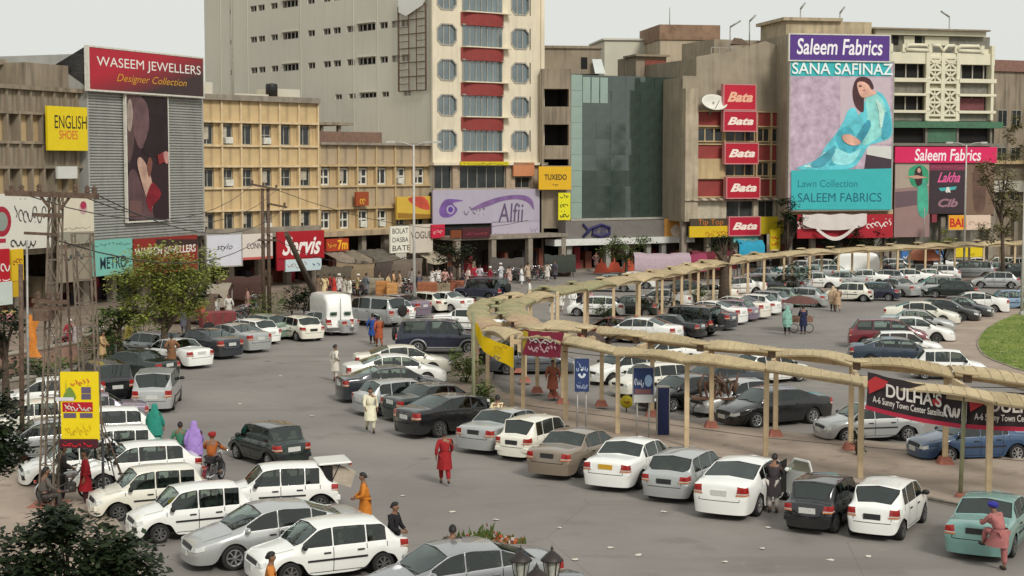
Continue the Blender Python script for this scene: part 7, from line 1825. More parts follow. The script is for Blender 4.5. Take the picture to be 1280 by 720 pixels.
# maroon banner between two canopy posts
A, B = G(655, 516), G(704, 528)
e, L_, f = freeband('maroon_banner', 'maroon cloth banner with white script between two canopy posts', A + Vector((0, -.75, 0)), B + Vector((0, -.75, 0)), zt(410, A.y), zt(413, B.y), .98, flat((140, 36, 62)), sag=.03)
MB().poly([(.03, f(0) - .02), (.03, f(0) - .9), (.42, f(0) - .85), (.42, f(0) - .04)], -.08).build('printed_panel', flat((206, 180, 50)), e)
on_band(e, L_, f, '~', .24, .95, .12, .45, W_, n=6, r=.06, seed=22); on_band(e, L_, f, '~', .22, .93, .42, .80, flat((226, 180, 190)), n=8, r=.08, seed=23)
# blue notice boards
def notice(px0, py0, px1, py1, base, m, label, legs=2, prints=True, th=.12):
    D = G((px0 + px1) / 2, base).y; x0 = (px0 - 640) / FPX * D; x1 = (px1 - 640) / FPX * D; z1 = zt(py0, D); z0 = zt(py1, D)
    e = thing('notice_board', label, 'notice board', (x0, D, 0)); W = x1 - x0
    MB().bbox(0, 0, z0, W, th, z1, .02).build('board', m, e)
    fr2 = MB(); fr2.box(-.03, -.01, z0, 0, th + .01, z1); fr2.box(W, -.01, z0, W + .03, th + .01, z1); fr2.box(-.03, -.01, z1, W + .03, th + .01, z1 + .04); fr2.build('frame', M_steel, e)
    for x in ([.2 * W, .8 * W] if legs == 2 else [.5 * W]): MB().tube([(x, th / 2, 0), (x, th / 2, z0)], .03, 8).build('leg', M_steel, e)
    return e, W, z0, z1
e, W, z0, z1 = notice(719, 449, 737, 491, 545, flat((40, 58, 104)), 'upright navy blue notice board on two thin legs beside the white cars')
scribble(.12 * W, z0 + .75, .9 * W, z1 - .1, flat((170, 184, 210)), e, -.02, n=5, r=.03, seed=1); scribble(.3 * W, z0 + .45, .7 * W, z0 + .85, flat((220, 226, 236)), e, -.02, n=1, r=.09, seed=2); scribble(.1 * W, z0 + .1, .9 * W, z0 + .35, flat((170, 184, 210)), e, -.02, n=7, r=.025, seed=3)
e, W, z0, z1 = notice(793, 461, 818, 505, 552, flat((190, 190, 186)), 'wide blue and white notice board on two legs left of the dark blue box')
MB().box(0, -.012, z0 + .3, W, -.004, z1).build('printed_panel', flat((36, 56, 104)), e); MB().box(.05, -.02, z0 + .32, W * .9, -.014, z0 + .5).build('printed_band', flat((120, 80, 80)), e)
scribble(.06 * W, z0 + .55, .5 * W, z1 - .12, flat((200, 208, 224)), e, -.03, n=4, r=.03, seed=5); MB().poly([(W * .75 + cos(2 * pi * k / 14) * .14, z0 + .8 + sin(2 * pi * k / 14) * .22) for k in range(14)], -.03).build('printed_emblem', flat((150, 180, 214)), e)
e, W, z0, z1 = notice(824, 486, 838, 546, 548, flat((22, 34, 76)), 'tall dark blue box standing in front of the black car', legs=1, th=.35)
g = G(783, 515); e = thing('round_sign', 'round yellow disc sign leaning by a canopy post', 'sign', g); MB().lathe([(.001, -.02), (.26, -.02), (.26, .02), (.001, .02)], 20, axis='y', c=(0, 0, .42)).build('disc', flat((206, 186, 40)), e); MB().box(-.03, -.01, 0, .03, .03, .2).build('foot', M_rust, e); scribble(-.15, .32, .15, .52, flat((150, 60, 40)), e, -.04, n=2, r=.04, seed=3)
# bird of prey gliding over the canopy
def bird(px, py, d, s_, ang, label):
    z = zt(py, d); e = thing('bird', label, 'bird', ((px - 640) / FPX * d, d, z), ang)
    m_ = MB(); m_.tube([(-.28, 0, 0), (-.12, 0, .0), (.05, 0, .02), (.2, 0, .03), (.26, 0, .02), (.31, 0, 0)], [.012, .05, .07, .05, .04, .008], 8)
    m_.add([(-.26, -.03, 0), (-.26, .03, 0), (-.48, .09, -.02), (-.48, -.09, -.02)], [(0, 1, 2, 3)])
    b = m_.build('body', mat('bird_brown', (.05, .032, .025), var=.3), e); e.scale = (s_,) * 3
    for q in (1, -1):
        w2 = MB(); w2.add([(.1, q * .04, .03), (-.1, q * .04, .03), (-.12, q * .4, .22), (.12, q * .38, .24), (-.22, q * .75, .34), (.02, q * .8, .38)], [(0, 1, 2, 3), (3, 2, 4, 5)]); w2.build('wing', MATS['bird_brown'], e)
bird(757, 430, 62, 1.15, R(35), 'dark kite with drooping tail gliding over the canopy roof')
# dried bundle cart next to the silver sedan
g = G(880, 536)
e = thing('bundle_cart', 'handcart of dried brown bundles behind the second canopy post pair', 'cart', G(892, 520))
MB().box(-.9, -.4, .7, .9, .4, .78).build('platform', M_wood, e)
for x in (-.6, .6): MB().lathe([(.26, -.03), (.30, 0), (.26, .03)], 16, axis='y', c=(x, -.45, .3)).build('wheel', M_tyre, e)
for i in range(16):
    b = MB(); x = rnd.uniform(-.85, .85); b.tube([(x, rnd.uniform(-.3, .3), .78), (x + rnd.uniform(-.2, .2), rnd.uniform(-.3, .3), 1.3), (x + rnd.uniform(-.35, .35), rnd.uniform(-.3, .3), rnd.uniform(1.4, 1.75))], [.05, .07, .02], 5); b.build('bundle', M_rust if i % 2 else M_wood, e)
# umbrella cart with pusher
g = G(1000, 415); e = thing('umbrella_cart', 'vendor cart under a wide faded brown umbrella on the inner road', 'cart', g)
MB().bbox(-.7, -.45, .62, .7, .45, .95, .03).build('box', mat('cart_brown', (.24, .13, .09), var=.3), e)
for x in (-.45, .45): MB().lathe([(.24, -.03), (.28, 0), (.24, .03)], 16, axis='y', c=(x, -.48, .28)).build('wheel', M_tyre, e)
MB().tube([(0, 0, .9), (0, 0, 2.15)], .025).build('umbrella_pole', M_steel, e)
m_ = MB(); n = 12; vs = [(0, 0, 2.2)] + [(cos(2 * pi * k / n) * r_, sin(2 * pi * k / n) * r_, z) for r_, z in ((.6, 2.08), (1.15, 1.78)) for k in range(n)]
m_.add(vs, [(0, 1 + k, 1 + (k + 1) % n) for k in range(n)] + [(1 + k, 13 + k, 13 + (k + 1) % n, 1 + (k + 1) % n) for k in range(n)]); m_.build('umbrella_canopy', cloth((96, 62, 56)), e)
MB().tube([(.7, .3, .85), (1.2, .3, 1.0)], .02).build('handle', M_steel, e)
# orange dome kiosk far right
g = G(1154, 348, .0); e = thing('dome_kiosk', 'little kiosk with an orange domed roof among the far parked cars', 'kiosk', g)
MB().lathe([(.9, 0), (.9, 1.6), (.95, 1.7)], 12).build('wall', mat('kiosk_brown', (.10, .05, .04), var=.2), e); MB().lathe([(1.45, 1.65), (1.35, 2.0), (.9, 2.5), (.3, 2.8), (.001, 2.85)], 16).build('dome_roof', mat('kiosk_orange', (.45, .16, .09), var=.15), e); MB().tube([(0, 0, 2.8), (0, 0, 6.2)], .05).build('mast', M_steel, e)
# cloth covered stalls behind the far canopy
def stall(px, py, w_, h_, c, label):
    g = G(px, py, .0); e = thing('market_stall', label, 'stall', g)
    for x in (-w_ / 2, w_ / 2):
        for y in (0, 2.2): MB().tube([(x, y, 0), (x, y, h_ - .2)], .04, 6).build('leg', M_steel, e)
    m_ = MB(); N = 8; vs = [(-w_ / 2 - .2 + (w_ + .4) * i / N, y, h_ + dz - .12 * sin(pi * i / N) + .05 * sin(i * 2.2)) for y, dz in ((-.35, -1.25), (-.3, -.15), (1.1, .25), (2.5, -.15)) for i in range(N + 1)]
    m_.add(vs, [(j * (N + 1) + i, (j + 1) * (N + 1) + i, (j + 1) * (N + 1) + i + 1, j * (N + 1) + i + 1) for j in range(3) for i in range(N)], 0, True); m_.build('tarpaulin', cloth(c), e)
    MB().bbox(-w_ / 2 + .2, .3, .1, w_ / 2 - .2, 1.5, .9, .03).build('counter', M_wood, e)
stall(828, 352, 4.4, 2.2, (170, 150, 158), 'pale pink cloth covered stall behind the far canopy')
stall(862, 351, 2.6, 2.1, (140, 50, 80), 'magenta cloth stall right of the pale pink one')
stall(893, 349, 3.4, 2.2, (100, 28, 40), 'dark crimson cloth stall beside the dark tree trunk')
stall(939, 350, 1.8, 3.2, (40, 140, 168), 'narrow turquoise cloth stall right of the crimson one')
for i, (x, y, c, l_) in enumerate(((236, 408, (90, 74, 60), 'brown covered stall behind the acacia'), (262, 396, (150, 140, 124), 'grey cloth stall under the slanted lettering board'), (300, 386, (70, 46, 40), 'dull red cloth stall under the black capitals board'), (420, 364, (84, 76, 64), 'dark khaki stall under the first grey awning'), (444, 362, (126, 108, 84), 'tan stall under the middle awning'), (470, 360, (70, 60, 54), 'dark brown stall left of the cartons'), (506, 358, (104, 92, 80), 'grey brown stall behind the lamp pole'), (634, 351, (76, 70, 66), 'grey stall before the dark entrance'), (700, 346, (54, 58, 50), 'dark green stall beside the glass building pillar'))):
    stall(x, y, rnd.uniform(2.0, 3.0), rnd.uniform(1.7, 2.1), c, l_)
for i, x in enumerate((752, 768, 786, 806, 826, 846)):
    g = G(x, 341 - i * .8, .14); e = thing('plastic_barrier', 'orange plastic barrier, %s from the left before the glass building' % ordn[i], 'barrier', g, 0, 'orange barriers before the glass building')
    m_ = MB(); m_.box(-.7, -.2, 0, .7, .2, .9, taper=.5); m_.box(-.75, -.25, 0, .75, .25, .12); m_.build('body', flat((196, 84, 56)), e)
    MB().lathe([(.1, .88), (.05, 1.3), (.001, 1.32)], 8).build('top_post', flat((214, 96, 60)), e)

# ------------------------------------------------------------------ trees
def leafmat(name, c, var=.4): return mat(name, c, rough=.55, var=var, scale=.9, spec=.25)
LM = dict(acacia=leafmat('acacia_leaves', (.23, .26, .055)), dark=leafmat('dark_leaves', (.016, .026, .009), .5), mid=leafmat('mid_leaves', (.085, .12, .03)), dry=leafmat('dry_leaves', (.16, .14, .06)), lime=leafmat('lime_leaves', (.13, .18, .035)))
M_bark = mat('bark', (.085, .06, .042), rough=.95, var=.35, scale=6, bump=.6)
def leaves(mb, c, r, n, size, rr, shell=.55, flatn=.5, clumps=None):
    """n leaf blades gathered in clumps spread through an ellipsoid"""
    k = clumps or max(6, n // 60); cs = []
    while len(cs) < k:
        v = Vector((rr.uniform(-1, 1), rr.uniform(-1, 1), rr.uniform(-1, 1)))
        if shell < v.length < 1: cs.append(Vector((c[0] + v.x * r[0], c[1] + v.y * r[1], c[2] + v.z * r[2])))
    mr = (r[0] + r[1] + r[2]) / 3
    for i in range(n):
        b = cs[i % k]; g_ = Vector((rr.gauss(0, 1), rr.gauss(0, 1), rr.gauss(0, .7))) * mr * .17
        p = b + g_; a = rr.uniform(0, 2 * pi); s_ = size * rr.uniform(.6, 1.4)
        d = Vector((cos(a), sin(a), rr.uniform(-.7, .5))).normalized(); w_ = d.cross(Vector((rr.uniform(-.6, .6), rr.uniform(-.6, .6), 1))).normalized() * s_ * .28
        m_ = p + d * s_ * .5; mb.add([p, m_ + w_, p + d * s_, m_ - w_], [(0, 1, 2, 3)])
    return cs
def tree(loc, h, crowns, label, leaf='mid', n=2600, size=.22, trunk=.22, name='tree', seed=1, shell=.35, lean=(0, 0), bark=None, cat='tree', clumps=None, limbs=True):
    rr = random.Random(seed); e = thing(name, label, cat, loc); mb = MB(); tot_ = sum(c[3] for c in crowns); tips = []
    for cx, cy, cz, wgt, rx, ry, rz in crowns: tips += [(Vector(q)) for q in leaves(mb, (cx, cy, cz), (rx, ry, rz), int(n * wgt / tot_), size, rr, shell, clumps=clumps)]
    o = mb.build('crown', LM[leaf], e); kind(o, 'stuff')
    t = MB(); th_ = h; t.tube([(0, 0, -.05), (lean[0] * .3, lean[1] * .3, th_ * .35), (lean[0] * .7, lean[1] * .7, th_ * .7), (lean[0], lean[1], th_)], [trunk * 1.25, trunk, trunk * .8, trunk * .55], 9)
    if limbs:
        for q in rr.sample(tips, min(len(tips), 16)):
            s0 = Vector((lean[0] * .8, lean[1] * .8, th_ * rr.uniform(.6, 1))); mid = s0.lerp(q, .5) + Vector((0, 0, .15)); t.tube([s0, mid, q], [trunk * .42, trunk * .25, trunk * .08], 6)
    t.build('trunk', bark or M_bark, e); return e
g = G(206, 452, .14)
tree(g, 2.2, [(0, 0, 4.4, 3, 2.0, 1.8, 1.5), (-1.3, .3, 4.0, 2, 1.4, 1.3, 1.3), (1.5, .2, 4.5, 2, 1.4, 1.3, 1.2), (-.7, 0, 2.6, 1.6, 1.6, 1.0, .9), (.9, 0, 2.9, 1.2, 1.3, 1.0, .8)], 'feathery olive green acacia standing between the parked cars on the left', 'acacia', 11500, .17, .2, 'acacia_tree', 3, .15)
g = G(150, 450, .14); tree(g, 2, [(0, 0, 2.8, 2, 1.1, 1.1, 1.1), (-.6, 0, 1.6, 1, 1.0, 1, .8)], 'dark bushy tree behind the acacia under the turquoise board', 'mid', 1500, .2, .13, seed=4, shell=.1)
g = G(236, 430, .14); tree(g, 2.2, [(0, 0, 2.8, 2, 1.0, 1.0, 1.1)], 'shadowy tree right behind the acacia crown', 'dark', 1000, .22, .13, seed=5, shell=.1)
# dark tree low at the left corner, crown reaching into view
tree((-8.6, 30.5, 0), 1.8, [(0, 0, 2.3, 3, 1.1, 1.0, 1.05), (1.05, -.2, 2.2, 2, .75, .8, .7), (-1.2, 0, 1.9, 1.5, .8, .8, .9), (1.0, -.6, 1.4, 1.5, .85, .7, .7), (-.3, .3, 3.0, .6, .45, .4, .4)], 'dark leafy tree filling the lower left corner', 'dark', 8600, .17, .12, seed=8, shell=.25, clumps=60)
tree((-12.9, 37.5, 0), 3.2, [(.3, 0, 3.9, 3, 1.0, 1.0, 1.0), (.8, -.2, 3.3, 2, .7, .8, .6), (.2, 0, 4.8, 1, .7, .8, .5)], 'dark tree at the left frame edge in front of the parked white cars', 'dark', 5200, .15, .13, seed=9, shell=.25, clumps=45)
g = G(6, 560, .0); tree(G(8, 520), 3.2, [(-.4, 0, 3.6, 2, 1.2, 1.2, .9)], 'slim tree with bare dark trunk at the left edge behind the masts', 'dark', 1500, .18, .16, seed=10)
def bush(px, py, r, h, label, leaf='mid', n=700, z=.13, size=.16, seed=1):
    g = G(px, py, z); e = thing('shrub', label, 'shrub', g); mb = MB(); rr = random.Random(seed); leaves(mb, (0, 0, h * .55), (r, r, h * .5), n, size, rr, .1, clumps=max(12, n // 25)); kind(mb.build('foliage', LM[leaf], e), 'stuff')
    s_ = MB()
    for k in range(4): a = k * 1.6; s_.tube([(0, 0, 0), (cos(a) * r * .4, sin(a) * r * .4, h * .6)], [.03, .012], 5)
    s_.build('stem', M_bark, e)
bush(583, 478, .85, 1.5, 'bright green round shrub at the tip of the median', 'lime', 1100, seed=1)
bush(606, 508, .55, 1.0, 'small green shrub beside the banner post at the median tip', 'mid', 700, seed=2)
bush(1071, 568, .28, .9, 'small dark shrub at a canopy plinth under the black banner', 'dark', 300, size=.1, seed=3)
bush(755, 397, .8, 1.3, 'shrub at the foot of the far canopy near the green roofs', 'mid', 500, seed=4)
bush(826, 388, .8, 1.2, 'low dark shrub on the far median before the white sedan', 'dark', 500, seed=5)
bush(870, 380, .9, 1.3, 'rounded shrub on the far median left of the dark trunk', 'mid', 500, seed=6)
bush(990, 364, 1.5, 2.2, 'big dark shrub on the far median above the umbrella cart', 'dark', 900, seed=7, size=.2)
bush(560, 366, 1.1, 1.8, 'dark green shrub in front of the shop entrance under the lilac board', 'dark', 500, seed=8)
for i, (x, y, r_, h_, l_) in enumerate(((332, 400, 1.3, 2.0, 'bushy shrub below the black lettered board'), (365, 394, .7, 1.9, 'trimmed hedge block left of the van'), (380, 392, .6, 1.8, 'trimmed hedge block nearest the van'), (128, 452, 1.3, 1.9, 'mixed leafy shrub on the left pavement'), (178, 436, 1.2, 2.4, 'yellow green shrub under the acacia'), (60, 470, 1.4, .8, 'low hedge on the left pavement edge'), (20, 478, 1.6, 1.0, 'low dark hedge at the left edge'))):
    bush(x, y, r_, h_, l_, ['mid', 'dark', 'dark', 'mid', 'lime', 'mid', 'dark'][i], 800, z=.14, seed=20 + i, size=.18)
g = G(905, 378, .13); tree(g, 3.4, [(0, 0, 4.3, 1, 1.2, 1.2, .7)], 'thick dark trunked pollard tree rising through the far canopy', 'dark', 500, .2, .38, seed=12)
g = G(783, 343, .14); tree(g, 1.6, [(0, 0, 2.5, 1, 2.4, 1.8, 1.2)], 'leafy green tree in front of the glass building shopfront', 'mid', 1400, .25, .15, seed=13, shell=.1)
g = G(572, 352, .14); tree(g, 1.6, [(0, 0, 2.4, 1, 2.0, 1.5, 1.0)], 'round dark tree before the dark shop entrance', 'dark', 1000, .25, .15, seed=14, shell=.1)
g = G(984, 338, .14); tree(g, 1.8, [(0, 0, 5.0, 1, 1.5, 1.2, 1.6)], 'black green tree in front of the plain yellow board', 'dark', 900, .28, .16, seed=15, shell=.1)
for i, (x, y) in enumerate(((1053, 335), (1090, 334))): tree(G(x, y, .14), 1.8, [(0, 0, 3.0, 1, 2.2, 1.4, 1.2)], ['broad dark tree under the torn white cloth', 'broad dark tree right of the one under the torn cloth'][i], 'dark', 1100, .28, .15, seed=16 + i, shell=.1)
g = G(1254, 352, .13)
tree(g, 6.5, [(-.6, 0, 9.2, 2, 1.9, 1.3, 2.0), (.3, 0, 6.6, 1.4, 1.2, 1.0, 1.8), (-.6, 0, 4.2, 1, 1.6, 1, 1.3), (.6, 0, 12.0, .8, .9, .8, 1.8)], 'thin drooping dusty tree in front of the pink shop board at right', 'dry', 3800, .26, .16, seed=18, shell=.1, lean=(-.3, 0))
g = G(1180, 345, .13); tree(g, 2.0, [(0, 0, 3.2, 1, 1.4, 1, 1.0)], 'small olive tree behind the far parked cars near the kiosk', 'acacia', 700, .22, .12, seed=19, shell=.1)
# garden planters, red cart on the left pavement
def planter(p0, p1, h_, label, m=None, th=.5):
    A, B = G(*p0, .14), G(*p1, .14); d = B - A; e = thing('planter_wall', label, 'wall', A, atan2(d.y, d.x)); L_ = d.length
    k = max(1, int(L_ / 1.4)); bm_ = MB().box(.01, 0, 0, L_ / k - .01, th, h_).mesh('block', m or M_plw)
    for i in range(k): link('block', bm_, e, (L_ * i / k, rnd.uniform(-.01, .01), rnd.uniform(-.01, .01)))
    MB().box(-.05, -.05, h_ + .01, L_ + .05, th + .05, h_ + .08).build('coping', M_kerb, e)
M_plw = mat('pink_plaster', (.34, .20, .15), rough=.9, var=.25, scale=1.5, streak=.4)
planter((4, 470), (98, 452), .9, 'low pinkish planter wall along the left pavement'); planter((108, 440), (165, 428), .8, 'short pinkish planter wall behind the acacia')
planter((-30, 500), (45, 486), .5, 'knee high dusty wall at the left edge', MATS['stone_pillar'])
g = G(272, 416, .14); e = thing('red_cart', 'dull red box cart parked by the shops right of the acacia', 'cart', g, R(20)); MB().bbox(-1.0, -.6, .35, 1.0, .6, 1.25, .04).build('box', mat('cart_red', (.20, .035, .035), var=.3), e)
for x in (-.6, .6): MB().lathe([(.001, -.05), (.33, -.05), (.36, 0), (.33, .05), (.001, .05)], 14, axis='y', c=(x, -.65, .36)).build('wheel', M_tyre, e)
for y in (-.62,):
    for k in range(4): MB().box(-.9 + k * .55, y, .4, -.84 + k * .55, y + .02, 1.2).build('rib', M_rust, e)
# crates and cartons by the lamp pole
for i, (x, y, w_, d_2, h_, c, l_) in enumerate(((478, 372, 1.0, .7, 1.2, (176, 120, 66), 'tall tan carton pile left of the lamp pole'), (490, 373, .8, .7, 1.1, (190, 140, 84), 'tan carton right of the tall tan pile'), (466, 370, 1.6, .8, 1.3, (150, 140, 120), 'grey beige covered load by the awnings'), (534, 368, 1.5, .8, .9, (150, 92, 62), 'brown crate right of the lamp pole'), (551, 367, 1.4, .8, .8, (150, 136, 112), 'pale crate between two brown crates'), (570, 366, 1.2, .8, .9, (146, 84, 60), 'brown crate nearest the dark entrance'), (598, 365, 1.5, .8, 1.2, (80, 24, 36), 'maroon covered load left of the jeep'))):
    g = G(x, y, .14); e = thing('crate', l_, 'crate', g); m_ = mat('crate_%d' % i, srgb(c), var=.25, scale=3); MB().bbox(-w_ / 2, 0, 0, w_ / 2, d_2, h_, .03).build('box', m_, e)
    for k in range(3): MB().box(-w_ / 2 - .01, -.02, h_ * (.15 + .3 * k), w_ / 2 + .01, 0, h_ * (.22 + .3 * k)).build('slat', m_, e)

# ------------------------------------------------------------------ masts, poles, lamps
def P3(px, py, d): return Vector(((px - 640) / FPX * d, d, zt(py, d)))
M_mast = mat('mast_iron', (.17, .135, .10), rough=.8, var=.35, scale=5)
def lattice_mast(b0, b1, t0, t1, d, base_y, label, levels=9):
    e = thing('lattice_mast', label, 'mast', P3(b0, base_y, d) * 1.0); o = e.location.copy(); depth = .55
    def leg(bx, tx, ty, k): return P3(bx, base_y, d) + Vector((0, depth * k, 0)) - o, P3(tx, ty, d) + Vector((0, depth * .7 * k, 0)) - o
    L4 = [leg(b0, t0[0], t0[1], 0), leg(b1, t1[0], t1[1], 0), leg(b1, t1[0], t1[1], 1), leg(b0, t0[0], t0[1], 1)]
    for a, b in L4: MB().bar(a, b, .05).build('leg', M_mast, e)
    br = MB()
    for i in range(levels):
        s0, s1 = i / levels, (i + 1) / levels
        for k in range(4):
            A_, B_ = L4[k], L4[(k + 1) % 4]
            br.bar(A_[0].lerp(A_[1], s1), B_[0].lerp(B_[1], s1), .024); p, q = (A_, B_) if i % 2 else (B_, A_); br.bar(p[0].lerp(p[1], s0), q[0].lerp(q[1], s1), .02)
    kind(br.build('bracing', M_mast, e), 'stuff')
    MB().box(-.3, -.2, -.3, (b1 - b0) / FPX * d + .3, .9, .12).build('footing', M_plinth, e)
    return e, o
e, o = lattice_mast(40, 58, (63, 238), (75, 238), 45.6, 643, 'tall leaning lattice mast with cross arm at the left of the square', 14)
for k, (x0, x1, y, w_) in enumerate(((8, 124, 241, .16), (42, 78, 268, .1), (30, 72, 291, .08), (38, 82, 376, .12), (40, 78, 384, .12))):
    MB().bar(P3(x0, y, 45.5) - o, P3(x1, y + (2 if k else 4), 45.5) - o, w_, w_).build('cross_arm', M_rust, e)
MB().bar(P3(64, 262, 45.5) - o, P3(50, 243, 45.5) - o, .07).bar(P3(76, 262, 45.5) - o, P3(90, 243, 45.5) - o, .07).build('brace', M_rust, e)
ins = MB().lathe([(.05, 0), (.09, .06), (.05, .09), (.09, .14), (.04, .2), (.001, .24)], 8).mesh('insulator', M_rust)
for x, y in ((16, 240), (28, 240), (50, 239), (95, 240), (110, 241), (119, 242), (46, 374), (58, 374), (70, 374)): link('insulator', ins, e, P3(x, y, 45.5) - o)
bx = MB(); p = P3(42, 400, 45.4) - o; q_ = P3(62, 386, 45.4) - o
bx.bbox(p.x, p.y - .35, p.z, q_.x, p.y + .35, q_.z, .04).build('transformer', M_rust, e)
e2_, o2_ = lattice_mast(101, 118, (89, 292), (112, 292), 49.0, 612, 'second thinner lattice mast right of the yellow hoarding', 11)
mb = MB()
for a, b in (((120, 520), (147, 604)), ((114, 500), (138, 604)), ((128, 545), (150, 606))): mb.tube([P3(*a, 46.5) - o2_, P3(*b, 46.5) - o2_], .018, 5)
mb.build('stay_wire', M_rust, e2_)
tg = MB()      # tangle of cables on the second mast
for i in range(14):
    p = P3(rnd.uniform(118, 140), rnd.uniform(548, 575), 46.6) - o2_; tg.tube([p, p + Vector((rnd.uniform(-.4, .4), rnd.uniform(-.2, .2), rnd.uniform(-.3, .3))), p + Vector((rnd.uniform(-.3, .3), 0, rnd.uniform(-.5, .1)))], .02, 4)
kind(tg.build('cable_tangle', M_black, e2_), 'stuff')
# further thin posts in the mast cluster
for i, (bx_, by_, ty_, dx_, l_) in enumerate(((96, 600, 300, -.2, 'thin rusty post just left of the second mast'), (130, 646, 555, 0, 'short black post in front of the white hatchbacks'), (36, 560, 300, .1, 'thin grey post at the left of the tall mast'), (28, 575, 330, .1, 'dark timber post beside the hanging orange cloth'))):
    g = G(bx_, by_); pole(bx_, by_, zt(ty_, g.y), .045 if i != 3 else .09, M_rust if i in (0, 3) else M_black if i == 1 else M_steel, l_, 'thin_post', (dx_, 0))
# yellow hoarding on the mast
D = 44.6; x0, x1 = (71 - 640) / FPX * D, (119 - 640) / FPX * D; z1, z0 = zt(466, D), zt(553, D); W = x1 - x0; Hh = z1 - z0
e = thing('pole_hoarding', 'upright yellow hoarding with green dome picture and red script hung on the mast', 'hoarding', (x0, D, z0))
MB().box(0, 0, 0, W, .06, Hh).build('board', flat((232, 206, 14)), e)
MB().box(-.05, -.03, -.22, W - .05, .03, .04).build('lower_strip', flat((70, 22, 34)), e); scribble(.05, -.18, W * .8, -.02, flat((206, 30, 40)), e, -.05, n=6, r=.03, seed=2)
MB().box(.05, -.012, Hh * .42, W * .84, -.004, Hh * .56).build('printed_panel', flat((176, 20, 34)), e); scribble(.10, Hh * .43, W * .80, Hh * .55, W_, e, -.03, n=8, r=.03, seed=33)
MB().poly(smooth_poly([(W * .08, Hh * .60), (W * .38, Hh * .60), (W * .38, Hh * .68), (W * .24, Hh * .78), (W * .10, Hh * .68)], 4), -.01).build('printed_dome', flat((110, 140, 60)), e); MB().poly([(W * .13, Hh * .70), (W * .17, Hh * .70), (W * .15, Hh * .9)], -.012).build('printed_minaret', flat((150, 160, 60)), e)
for a, b, c_, d_3 in ((.55, .60, .80, .68), (.55, .69, .80, .78), (.07, .33, .40, .40), (.50, .33, .83, .40)): MB().box(W * a, -.012, Hh * b, W * c_, -.004, Hh * d_3).build('printed_box', flat((96, 84, 110)), e)
scribble(W * .28, Hh * .80, W * .78, Hh * .90, flat((206, 110, 60)), e, -.02, n=5, r=.03, seed=41); scribble(W * .08, Hh * .08, W * .8, Hh * .26, flat((200, 170, 20)), e, -.02, n=9, r=.02, seed=42)
for x in (.1, W - .1): MB().bar((x, .08, -.2), (x, .08, Hh), .04).build('batten', M_steel, e)
MB().box(-.14, -.02, Hh * .58, W * .35, .0, Hh * .63).build('white_strip', flat((210, 210, 214)), e)
# hanging orange cloth
D = 62; e = thing('hanging_cloth', 'torn orange cloth hanging from the dark timber post', 'banner', P3(38, 394, D)); m_ = MB(); N = 8; pr = []
for j in range(N + 1):
    w_ = .55 * (1 - .5 * sin(pi * j / N)); pr += [(-w_ / 2 + .05 * sin(j * 1.7) + w_ * i / 4, .08 * sin(i * 1.5 + j), -1.65 * j / N) for i in range(5)]
m_.add(pr, [(j * 5 + i, j * 5 + i + 1, (j + 1) * 5 + i + 1, (j + 1) * 5 + i) for j in range(N) for i in range(4)], 0, True); m_.build('cloth', cloth((206, 130, 54)), e)
# timber distribution pole
D = 103; b = G(332, 397); b = Vector(((332 - 640) / FPX * D, D, .14)); e = thing('utility_pole', 'double timber utility pole with two cross arms before the crimson script board', 'pole', b)
for k in (-.18, .18): MB().tube([(k, 0, 0), (k, 0, zt(238, D))], [.14, .1], 8).build('shaft', M_rust, e)
for (xa, ya), (xb, yb) in (((314, 230), (348, 237)), ((334, 254), (359, 259)), ((322, 300), (346, 300))): MB().bar(P3(xa, ya, D - .2) - b, P3(xb, yb, D - .2) - b, .13).build('cross_arm', M_rust, e)
for x, y in ((316, 229), (330, 232), (346, 235), (356, 257)): link('insulator', ins, e, P3(x, y, D - .2) - b)
a_, b_ = P3(358, 292, 101), G(401, 384, .14); e = thing('leaning_pole', 'thick weathered pole leaning beside the crimson script board', 'pole', b_); MB().tube([(0, 0, 0), a_ - b_], [.22, .17], 9).build('shaft', M_bark, e)
def street_lamp(px, py, ytop, label, arms, d=None, z=.14):
    b = G(px, py, z) if d is None else Vector(((px - 640) / FPX * d, d, z)); e = thing('street_lamp', label, 'street lamp', b); zt_ = zt(ytop, b.y) - z
    MB().tube([(0, 0, 0), (0, 0, zt_ * .5), (0, 0, zt_)], [.11, .085, .06], 10).build('pole', mat('lamp_pole_grey', (.48, .46, .42), rough=.5, var=.15), e); MB().lathe([(.2, 0), (.2, .3), (.12, .45)], 12).build('base', M_steel, e)
    for s_ in arms:
        MB().tube([(0, 0, zt_ - .1), (s_ * .7, 0, zt_ + .15), (s_ * 1.3, 0, zt_ + .18)], .035, 6).build('arm', MATS['lamp_pole_grey'], e); MB().bbox(min(s_ * 1.2, s_ * 1.8), -.12, zt_ + .1, max(s_ * 1.2, s_ * 1.8), .12, zt_ + .24, .03).build('lamp_head', MATS['lamp_pole_grey'], e)
street_lamp(518, 392, 181, 'tall thin twin armed street lamp in front of the beige block', (-1, 1))
street_lamp(1206, 337, 181, 'tall twin armed street lamp in front of the long pink board', (-1, 1), d=140)
street_lamp(1277, 397, 232, 'plain street lamp pole by the light blue boxy car', (1,), z=.0)
